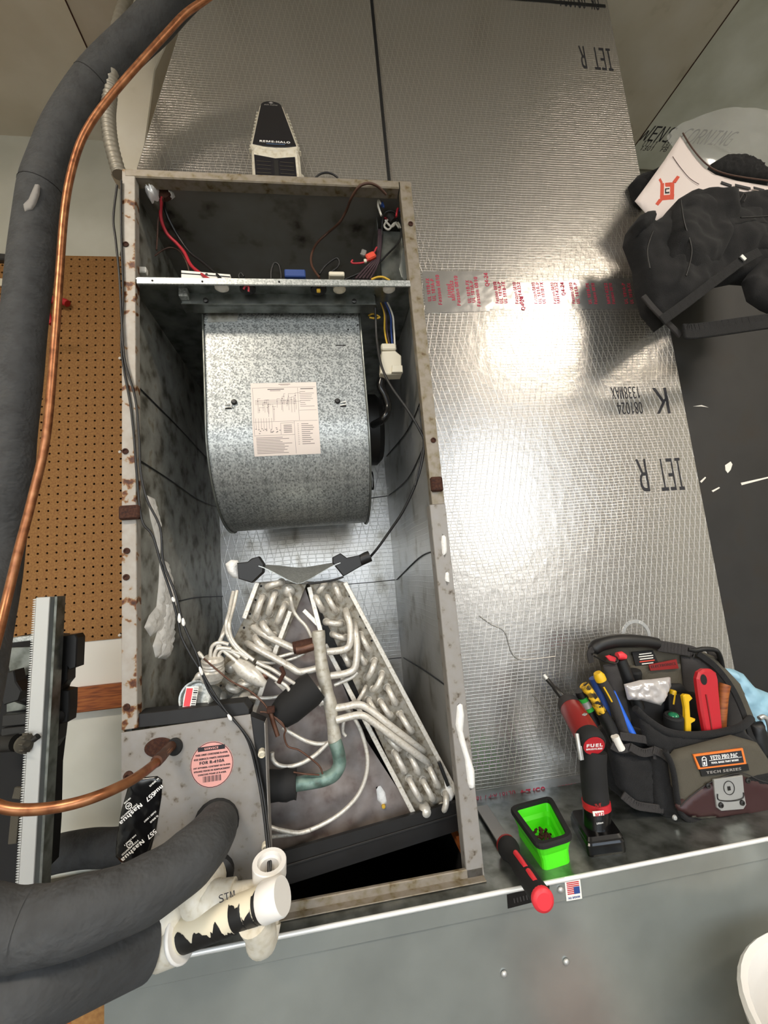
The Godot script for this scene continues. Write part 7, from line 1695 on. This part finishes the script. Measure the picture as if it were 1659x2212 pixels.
# ---- the black vest, wrapped card and film hung by the dark panel -------------------------------------
func hanging_things() -> void:
	var v := thing("black_vest", "creased black cloth vest with straps hung against the dark panel", "vest", Vector3(1.0379, 0.9618, -0.06))
	start(); pillow([Vector2(0.8975, 1.0134), Vector2(0.9075, 1.0409), Vector2(0.9230, 1.0598), Vector2(0.9490, 1.0690), Vector2(0.9536, 1.0507), Vector2(0.9861, 1.0704), Vector2(1.0147, 1.0997), Vector2(1.0504, 1.1204), Vector2(1.0998, 1.1270), Vector2(1.1581, 1.1212), Vector2(1.2965, 1.1376), Vector2(1.2531, 0.9248), Vector2(1.1256, 0.9332), Vector2(1.0707, 0.9223), Vector2(0.9983, 0.8705), Vector2(0.9323, 0.8283), Vector2(0.9096, 0.8624), Vector2(0.9050, 0.9103), Vector2(0.9083, 0.9592)], func(_x, _y): return -0.075, 0.03, 0.045, 0.007, 0.02, noise(0.008, FastNoiseLite.TYPE_SIMPLEX_SMOOTH, 3, 17), 0.02); done("body", mats.cloth_black, v)
	start(); pillow([Vector2(0.9003, 1.0335), Vector2(0.9157, 1.0531), Vector2(0.9416, 1.0582), Vector2(0.9443, 1.0411), Vector2(0.9245, 1.0204), Vector2(0.9028, 1.0098)], func(_x, _y): return -0.058, 0.016, 0.012, 0.005, 0.01); done("lapel", mats.cloth_black, v)
	start(); pillow([Vector2(1.0035, 1.0894), Vector2(1.0387, 1.1097), Vector2(1.0873, 1.1162), Vector2(1.1329, 1.1057), Vector2(1.1304, 1.0478), Vector2(1.0675, 0.9544), Vector2(0.9778, 0.9135), Vector2(0.9459, 0.9519), Vector2(0.9717, 1.0320)], func(_x, _y): return -0.055, 0.02, 0.03, 0.006, 0.01, noise(0.009, FastNoiseLite.TYPE_SIMPLEX_SMOOTH, 3, 18), 0.019); done("front_panel", mats.cloth_black, v)
	start(); pillow([Vector2(1.1358, 1.1090), Vector2(1.2810, 1.1267), Vector2(1.2489, 0.9581), Vector2(1.1338, 0.9709), Vector2(1.1323, 1.0375)], func(_x, _y): return -0.058, 0.018, 0.03, 0.006, 0.01, noise(0.009, FastNoiseLite.TYPE_SIMPLEX_SMOOTH, 3, 19), 0.016); done("shoulder", mats.cloth_black, v)
	start(); pillow([Vector2(1.1188, 0.9154), Vector2(1.1634, 0.9614), Vector2(1.2556, 0.9841), Vector2(1.2152, 0.8272), Vector2(1.1486, 0.8565), Vector2(1.1220, 0.8760)], func(_x, _y): return -0.055, 0.014, 0.03, 0.006, 0.012, noise(0.02, FastNoiseLite.TYPE_SIMPLEX_SMOOTH, 3, 20), 0.006); done("hanging_fold", mats.cloth_black, v)
	ribbon("strap", [Vector3(0.8968, 0.8162, -0.035), Vector3(0.9508, 0.8493, -0.035), Vector3(1.0186, 0.8932, -0.035), Vector3(1.0886, 0.9368, -0.035), Vector3(1.1348, 0.9586, -0.035)], 0.018, 0.004, mats.cloth_black, v)
	ribbon("hem_band", [Vector3(0.9534, 0.8032, -0.05), Vector3(0.9748, 0.8031, -0.05), Vector3(1.0357, 0.8103, -0.05), Vector3(1.1087, 0.8196, -0.05), Vector3(1.1729, 0.8272, -0.05)], 0.03, 0.006, mats.cloth_black, v)
	ribbon("side_strap", [Vector3(0.8918, 0.8814, -0.06), Vector3(0.9069, 0.8586, -0.06), Vector3(0.9305, 0.8292, -0.06), Vector3(0.9542, 0.8008, -0.06)], 0.012, 0.004, mats.cloth_grey, v)
	for p in [[Vector3(0.9763, 1.0585, -0.027), Vector3(0.9745, 1.0111, -0.027), Vector3(0.9783, 0.9531, -0.027), Vector3(0.9556, 0.8996, -0.027)], [Vector3(1.1068, 1.0303, -0.032), Vector3(1.1493, 1.0339, -0.032), Vector3(1.2036, 1.039, -0.032)], [Vector3(0.9074, 0.9922, -0.03), Vector3(0.8887, 0.9535, -0.03), Vector3(0.8872, 0.9158, -0.03)]]:
		start(); tube(cr(p), 0.0013, 6); done("seam", mats.black, v)
	start(); tube(cr([Vector3(1.1088, 1.0619, -0.033), Vector3(1.118, 1.0746, -0.033), Vector3(1.1278, 1.0853, -0.033), Vector3(1.1317, 1.0793, -0.033), Vector3(1.1224, 1.0665, -0.033)]), 0.0013, 6); done("loop", mats.cloth_grey, v)
	start(); bar(Vector3(1.0853, 0.9464, -0.03), Vector3(1.0933, 0.9369, -0.03), 0.008, 0.003, 0.0006); done("buckle", mats.steel, v)
	var c := thing("wrapped_card", "curled white card with a red target emblem sticking up behind the black vest", "card", Vector3(1.0318, 1.1677, -0.1))
	start(); pillow([Vector2(0.9544, 1.1311), Vector2(0.9886, 1.1700), Vector2(1.0452, 1.2361), Vector2(1.0975, 1.3008), Vector2(1.1088, 1.2724), Vector2(1.1237, 1.2455), Vector2(1.1418, 1.2234), Vector2(1.1661, 1.2086), Vector2(1.2193, 1.1976), Vector2(1.3594, 1.1861), Vector2(1.3378, 1.1016), Vector2(1.1935, 1.0852), Vector2(0.9927, 1.0783)], func(x, _y): return -0.1035 - 0.03 * maxf(0.0, x - 1.03), 0.003, 0.004, 0.012, 0.002); done("sheet", mats.paper, c)
	start(); tube(cr([Vector3(1.0987, 1.3021, -0.101), Vector3(1.1099, 1.2736, -0.101), Vector3(1.1249, 1.2466, -0.101), Vector3(1.1431, 1.2246, -0.101), Vector3(1.1674, 1.2098, -0.101), Vector3(1.222, 1.1999, -0.102), Vector3(1.3656, 1.1905, -0.104)]), 0.0016, 6); done("brown_edge", mats.wire_brown, c)
	start(); tube(cr([Vector3(1.0609, 1.2399, -0.1005), Vector3(1.0746, 1.2133, -0.1005), Vector3(1.0918, 1.1881, -0.1005), Vector3(1.1115, 1.1744, -0.1005)]), 0.0006, 5); done("crease", mats.leather, c)
	var zc := -0.1011
	start()
	for q in [[Vector2(1.0196, 1.1727), Vector2(1.0523, 1.1766), Vector2(1.0502, 1.1664), Vector2(1.0176, 1.1626)], [Vector2(1.0115, 1.1424), Vector2(1.0464, 1.1472), Vector2(1.0428, 1.1349), Vector2(1.0092, 1.1301)], [Vector2(1.0185, 1.1726), Vector2(1.0273, 1.1731), Vector2(1.0184, 1.1327), Vector2(1.0094, 1.1312)], [Vector2(1.0420, 1.1749), Vector2(1.0523, 1.1766), Vector2(1.0428, 1.1349), Vector2(1.0340, 1.1345)], [Vector2(1.0156, 1.1803), Vector2(1.0209, 1.1850), Vector2(1.0242, 1.1740), Vector2(1.0191, 1.1704)], [Vector2(1.0480, 1.1775), Vector2(1.0622, 1.1928), Vector2(1.0682, 1.1898), Vector2(1.0552, 1.1745)], [Vector2(0.9967, 1.1219), Vector2(1.0078, 1.1345), Vector2(1.0146, 1.1304), Vector2(1.0024, 1.1178)]]:
		zc += 0.00006
		prism(q, zc, zc + 0.0005)
	done("target_emblem", M(rgb("c8482e"), 0.7), c)
	start()
	for q in [[Vector2(1.0269, 1.1597), Vector2(1.0371, 1.1613), Vector2(1.0366, 1.1590), Vector2(1.0265, 1.1574)], [Vector2(1.0251, 1.1507), Vector2(1.0353, 1.1523), Vector2(1.0347, 1.1489), Vector2(1.0245, 1.1474)], [Vector2(1.0269, 1.1597), Vector2(1.0291, 1.1598), Vector2(1.0269, 1.1486), Vector2(1.0247, 1.1485)]]:
		prism(q, zc, zc + 0.0007)
	done("target_core", mats.cloth_grey, c)
	for q in [[Vector3(1.1705, 1.1841, -0.1005), Vector3(1.1962, 1.178, -0.1)], [Vector3(1.2033, 1.1784, -0.1), Vector3(1.2429, 1.1734, -0.1)], [Vector3(1.2488, 1.1737, -0.1), Vector3(1.2776, 1.1704, -0.1)]]:
		start(); bar(q[0] + Vector3(0, 0, -0.002), q[1] + Vector3(0, 0, -0.004), 0.006, 0.001); done("worn_print", mats.ink_black, c)
	var fz := noise(0.2, FastNoiseLite.TYPE_SIMPLEX, 3, 23)
	for a in [[[Vector2(1.0105, 1.2375), Vector2(1.0306, 1.2578), Vector2(1.0582, 1.2665), Vector2(1.0886, 1.2829), Vector2(1.1083, 1.2914), Vector2(1.0918, 1.2319), Vector2(1.0398, 1.1817), Vector2(1.0158, 1.1901)], "black_fleece", "tuft of black fleece between the foil board's corner and the white card", -0.165], [[Vector2(1.2205, 1.2729), Vector2(1.2405, 1.3078), Vector2(1.2767, 1.3290), Vector2(1.3284, 1.3322), Vector2(1.3697, 1.3154), Vector2(1.3905, 1.2782), Vector2(1.3852, 1.2563), Vector2(1.2520, 1.2746)], "black_fleece", "round black fleece seen through the clear film above the card", -0.17]]:
		var o := thing(a[1], a[2], "fleece", Vector3(a[0][0].x, a[0][0].y, a[3]))
		start(); pillow(a[0], func(_x, _y): return a[3], 0.02, 0.03, 0.005, 0.01, fz, 0.006); done("pile", mats.cloth_black, o)
	var f := thing("clear_film", "crumpled clear plastic film standing above the white card", "film", Vector3(1.2714, 1.3438, -0.14))
	var fn := noise(0.012, FastNoiseLite.TYPE_SIMPLEX, 4, 24)
	var f0: Vector3 = Vector3(1.2038, 1.2782, -0.2)
	var f1: Vector3 = Vector3(1.5774, 1.5447, -0.2)
	start()
	sheet(func(u, w):
		var x := lerpf(f0.x, f1.x, u)
		var y := lerpf(f0.y, f1.y - 0.09 * pow(1.0 - minf(u * 2.2, 1.0), 2.0), w)
		return Vector3(x, y, -0.2 + 0.02 * fn.get_noise_2d(x * 260.0, y * 260.0) - 0.03 * w), 30, 24, 0.0004)
	done("film", mats.film, f)
	var bk := thing("white_bucket", "white plastic bucket with a rolled rim standing before the metal plenum", "bucket", Vector3(0.8, -0.9, 0.21))
	start()
	var prof := [Vector2(0.0, 0.505), Vector2(0.115, 0.505), Vector2(0.117, 0.51), Vector2(0.136, 0.78), Vector2(0.139, 0.783), Vector2(0.139, 0.79), Vector2(0.137, 0.793), Vector2(0.138, 0.808), Vector2(0.146, 0.81), Vector2(0.147, 0.818), Vector2(0.143, 0.822), Vector2(0.137, 0.819), Vector2(0.134, 0.8), Vector2(0.115, 0.52), Vector2(0.0, 0.515)]
	lathe(prof, Vector3(0.8, -0.9, 0.21), Vector3.UP, 48)
	done("body", mats.pvc_clean, bk)
	start(); tube(cr([Vector3(0.668, -0.115, 0.25), Vector3(0.66, -0.16, 0.29), Vector3(0.69, -0.22, 0.34), Vector3(0.76, -0.26, 0.37), Vector3(0.85, -0.25, 0.37)]), 0.002, 8); done("bail", mats.steel, bk)
	start(); lathe([Vector2(0.015, 0), Vector2(0.013, 0.006), Vector2(0, 0.007)], Vector3(0.666, -0.125, 0.245), Vector3(-1, 0.1, 0.2), 14); done("bail_ear", mats.pvc_clean, bk)
	var sl := thing("step_stool", "grey wooden step stool under the white bucket", "stool", Vector3(0.8, -0.9, 0.23))
	start(); bx(0.6, 1.02, -0.43, -0.395, 0.06, 0.4, 0.004); done("top", mats.wood, sl)
	for q in [Vector2(0.63, 0.09), Vector2(0.99, 0.09), Vector2(0.63, 0.37), Vector2(0.99, 0.37)]:
		start(); bx(q.x - 0.02, q.x + 0.02, -0.9, -0.43, q.y - 0.02, q.y + 0.02, 0.003); done("leg", mats.wood, sl)

# ---- what stands and hangs on the other side ----------------------------------------------------------
func workshop() -> void:
	# toothed rail of a machine
	var t := thing("toothed_rail", "upright aluminium rail with fine rack teeth along its edge", "rail", Vector3(-0.281, -0.0932, -0.3))
	var a: Vector3 = Vector3(-0.2638, 0.4151, -0.3)
	var b: Vector3 = Vector3(-0.28, -0.1042, -0.3)
	var dn := (b - a).normalized()
	var sx := dn.cross(Vector3(0, 0, 1)).normalized()
	if sx.x < 0.0:
		sx = -sx
	b += dn * 0.45
	start()
	bar(a - sx * 0.003, b - sx * 0.003, 0.024, 0.02, 0.001)
	done("front_face", mats.brushed, t)
	start()
	bar(a + sx * 0.012 - Vector3(0, 0, 0.012), b + sx * 0.012 - Vector3(0, 0, 0.012), 0.008, 0.012, 0.0005)
	bar(a + sx * 0.019 - Vector3(0, 0, 0.004), b + sx * 0.019 - Vector3(0, 0, 0.004), 0.005, 0.026, 0.0005)
	done("side_channel", mats.galv_smooth, t)
	start()
	var n := int((b - a).length() / 0.0042)
	for i in n:
		var c := a + dn * (0.004 + i * 0.0042) - sx * 0.0155
		prism([Vector2(0, 0.0018), Vector2(-0.005, 0.0006), Vector2(-0.005, -0.0006), Vector2(0, -0.0018)], -0.009, 0.009, 0.0, Transform3D(Basis(sx, -dn, Vector3(0, 0, 1)), c))
	done("rack_teeth", mats.brushed, t, "stuff")
	var m := thing("machine_carriage", "black cast machine carriage clamped round the toothed rail", "machine", Vector3(-0.3236, 0.0719, -0.33))
	start(); prism([Vector2(-0.2705, 0.3367), Vector2(-0.2315, 0.3380), Vector2(-0.2272, 0.3305), Vector2(-0.2289, 0.2745), Vector2(-0.2404, 0.2715), Vector2(-0.2438, 0.2779), Vector2(-0.2442, 0.2520), Vector2(-0.2522, 0.2427), Vector2(-0.2546, 0.2361), Vector2(-0.2398, 0.2327), Vector2(-0.2400, 0.1961), Vector2(-0.2421, 0.1753), Vector2(-0.2566, 0.1730), Vector2(-0.2593, 0.1442), Vector2(-0.2701, 0.1275), Vector2(-0.2783, 0.1369), Vector2(-0.2707, 0.2295), Vector2(-0.2705, 0.2982)], -0.36, -0.33, 0.002); done("side_bracket", mats.black, m)
	start(); prism([Vector2(-0.2671, 0.3299), Vector2(-0.2541, 0.3347), Vector2(-0.2526, 0.2553), Vector2(-0.2601, 0.2308), Vector2(-0.2651, 0.2398)], -0.325, -0.315, 0.001); done("bracket_plate", mats.steel_dark, m)
	start(); prism([Vector2(-0.4184, 0.3298), Vector2(-0.3627, 0.3414), Vector2(-0.3084, 0.3313), Vector2(-0.3088, 0.2832), Vector2(-0.3183, 0.2156), Vector2(-0.3100, 0.1474), Vector2(-0.3181, 0.0666), Vector2(-0.3187, -0.0440), Vector2(-0.3226, -0.1199), Vector2(-0.4138, -0.1116)], -0.46, -0.36, 0.004); done("column", mats.black_soft, m)
	start(); prism([Vector2(-0.3605, 0.3236), Vector2(-0.3197, 0.3211), Vector2(-0.3198, 0.2688), Vector2(-0.3519, 0.2622), Vector2(-0.3576, 0.2886)], -0.352, -0.345, 0.001); done("pale_plate", mats.galv_smooth, m)
	start(); prism([Vector2(-0.3587, 0.2272), Vector2(-0.3198, 0.2090), Vector2(-0.3220, 0.2042), Vector2(-0.3579, 0.2036)], -0.352, -0.345, 0.0005); done("pale_plate", mats.galv_smooth, m)
	start(); bar(Vector3(-0.3461, 0.339, -0.32), Vector3(-0.2933, 0.3404, -0.32), 0.01, 0.012, 0.001); done("cross_bar", mats.galv_bright, m)
	start(); bar(Vector3(-0.3443, 0.1955, -0.32), Vector3(-0.2974, 0.1938, -0.32), 0.02, 0.012, 0.001); bar(Vector3(-0.3451, 0.1753, -0.32), Vector3(-0.3, 0.1744, -0.32), 0.014, 0.012, 0.001); done("cross_bar", mats.steel_dark, m)
	start(); prism([Vector2(-0.3391, 0.2825), Vector2(-0.3189, 0.2853), Vector2(-0.3151, 0.2648), Vector2(-0.3044, 0.2470), Vector2(-0.3094, 0.2311), Vector2(-0.3340, 0.2258), Vector2(-0.3411, 0.2513)], -0.33, -0.3, 0.002); done("clamp", mats.black, m)
	start(); tube([Vector3(-0.3506, 0.155, -0.32), Vector3(-0.3164, 0.1557, -0.31)], 0.015, 16); done("shaft", mats.steel_dark, m)
	start(); lathe([Vector2(0.0145, 0.0), Vector2(0.0155, 0.003), Vector2(0.0155, 0.008), Vector2(0.006, 0.012), Vector2(0.0, 0.012)], Vector3(-0.29, 0.1596, -0.285), Vector3(0.9, 0, 0.6), 18); done("ribbed_knob", mats.cloth_olive, m)
	for k in 9:
		var an := TAU * k / 9
		start(); bar(Vector3(-0.2936, 0.1597, -0.286) + Vector3(0.002, 0.0155 * cos(an), 0.013 * sin(an)), Vector3(-0.2809, 0.1602, -0.28) + Vector3(0.002, 0.0155 * cos(an), 0.013 * sin(an)), 0.003, 0.003, 0.0005); done("knob_rib", mats.cloth_olive, m)
	start(); tube([Vector3(-0.2705, 0.1651, -0.28), Vector3(-0.2632, 0.1703, -0.28)], 0.0055, 10); done("pin", mats.steel_dark, m)
	start(); lathe([Vector2(0.008, 0), Vector2(0.008, 0.004), Vector2(0.004, 0.006), Vector2(0, 0.006)], Vector3(-0.2599, 0.1446, -0.32), Vector3(0.3, 0, 1), 10); done("bolt", mats.steel_dark, m)
	start(); lathe([Vector2(0.012, 0), Vector2(0.012, 0.004), Vector2(0.006, 0.008), Vector2(0, 0.008)], Vector3(-0.2582, 0.188, -0.328), Vector3(0.3, 0, 1), 12); done("round_boss", mats.black, m)
	for q in [[Vector3(-0.322, 0.0717, -0.33), Vector3(-0.326, 0.0525, -0.33)], [Vector3(-0.3267, 0.025, -0.33), Vector3(-0.3298, -0.0226, -0.33)]]:
		start(); bar(q[0], q[1], 0.014, 0.006, 0.001); done("dusty_link", mats.cloth_olive, m)
	# black foam along the wall's foot and the ledge in front of it
	var w := thing("wall_foam_pipe", "dark foam covered pipe lying along the wall behind the grey panel", "pipe", Vector3(-0.3495, -0.1871, -0.6))
	start(); tube(cr([Vector3(-0.4989, -0.17, -0.6), Vector3(-0.4396, -0.1845, -0.6), Vector3(-0.3899, -0.1826, -0.6), Vector3(-0.3394, -0.1826, -0.6), Vector3(-0.2882, -0.1888, -0.6), Vector3(-0.2363, -0.1889, -0.6), Vector3(-0.1837, -0.1952, -0.6)]), 0.04, 18); done("foam_sleeve", mats.foam, w)
	var l := thing("low_ledge", "dusty brown ledge along the wall under the dark foam pipe", "ledge", Vector3(-0.4, -0.36, -0.6))
	start(); bx(-1.6, -0.02, -0.42, -0.335, -0.79, -0.42, 0.004); done("slab", mats.cloth_olive, l)
	var cb := thing("wooden_stud", "plain wooden stud beside the metal plenum's corner", "stud", Vector3(-0.0387, -0.0745, -0.02))
	start(); bx(-0.05, -0.0075, -0.9, -0.03, -0.05, 0.01, 0.002); done("stud", mats.pegboard, cb)
	var bx2 := thing("brown_carton", "shadowed brown carton under the fat foam sleeve", "carton", Vector3(-0.0978, -0.0986, -0.05))
	start(); bx(-0.16, -0.052, -0.9, -0.07, -0.2, -0.03, 0.003); done("carton", mats.wood, bx2)
	var pl := thing("grey_bracket", "grey sheet metal bracket under the black foam pipes", "bracket", Vector3(-0.1011, -0.0142, 0.02))
	start(); prism([Vector2(-0.1274, -0.0361), Vector2(-0.0979, -0.0298), Vector2(-0.0997, -0.0011), Vector2(-0.0937, 0.0139), Vector2(-0.0891, 0.0148), Vector2(-0.0899, 0.0104), Vector2(-0.0942, -0.0022), Vector2(-0.0941, -0.0358), Vector2(-0.1269, -0.0482)], 0.0, 0.02, 0.001); done("plate", mats.galv_smooth, pl)
	# red handled tool and black bar on the pegboard
	var r := thing("red_snips", "red handled snips hung on the pegboard behind the pipes", "snips", Vector3(-0.5585, 1.3308, -0.76))
	start(); tube(cr([Vector3(-0.7293, 1.338, -0.76), Vector3(-0.6644, 1.3383, -0.76), Vector3(-0.5988, 1.3466, -0.76), Vector3(-0.5456, 1.3501, -0.76), Vector3(-0.5078, 1.3439, -0.76), Vector3(-0.4969, 1.3375, -0.76)]), 0.011, 12); done("handle", mats.red, r)
	start(); tube(cr([Vector3(-0.5696, 1.3468, -0.76), Vector3(-0.5582, 1.3181, -0.76), Vector3(-0.5468, 1.2832, -0.76), Vector3(-0.5411, 1.2674, -0.76)]), 0.008, 12); done("handle", mats.red, r)
	start(); prism([Vector2(-0.7161, 1.3303), Vector2(-0.6512, 1.3337), Vector2(-0.6325, 1.3242), Vector2(-0.6505, 1.3116), Vector2(-0.7151, 1.3052)], -0.77, -0.757, 0.002); done("jaw", mats.red, r)
	var kb := thing("black_bar", "short black bar sticking out above the pegboard at the picture's edge", "bar", Vector3(-0.5019, 1.2781, -0.5))
	start(); bar(Vector3(-0.545, 1.289, -0.5), Vector3(-0.4893, 1.2849, -0.5), 0.018, 0.02, 0.003, Vector3(0, 0, 1)); done("bar", mats.black, kb)
	var tg := thing("pale_tag", "small pale tag hung at the pegboard's edge", "tag", Vector3(-0.6727, 1.3982, -0.74))
	start(); prism([Vector2(-0.7015, 1.4255), Vector2(-0.6804, 1.4226), Vector2(-0.6770, 1.4018), Vector2(-0.6978, 1.3968)], -0.765, -0.76, 0.001); done("tag", mats.cream, tg)
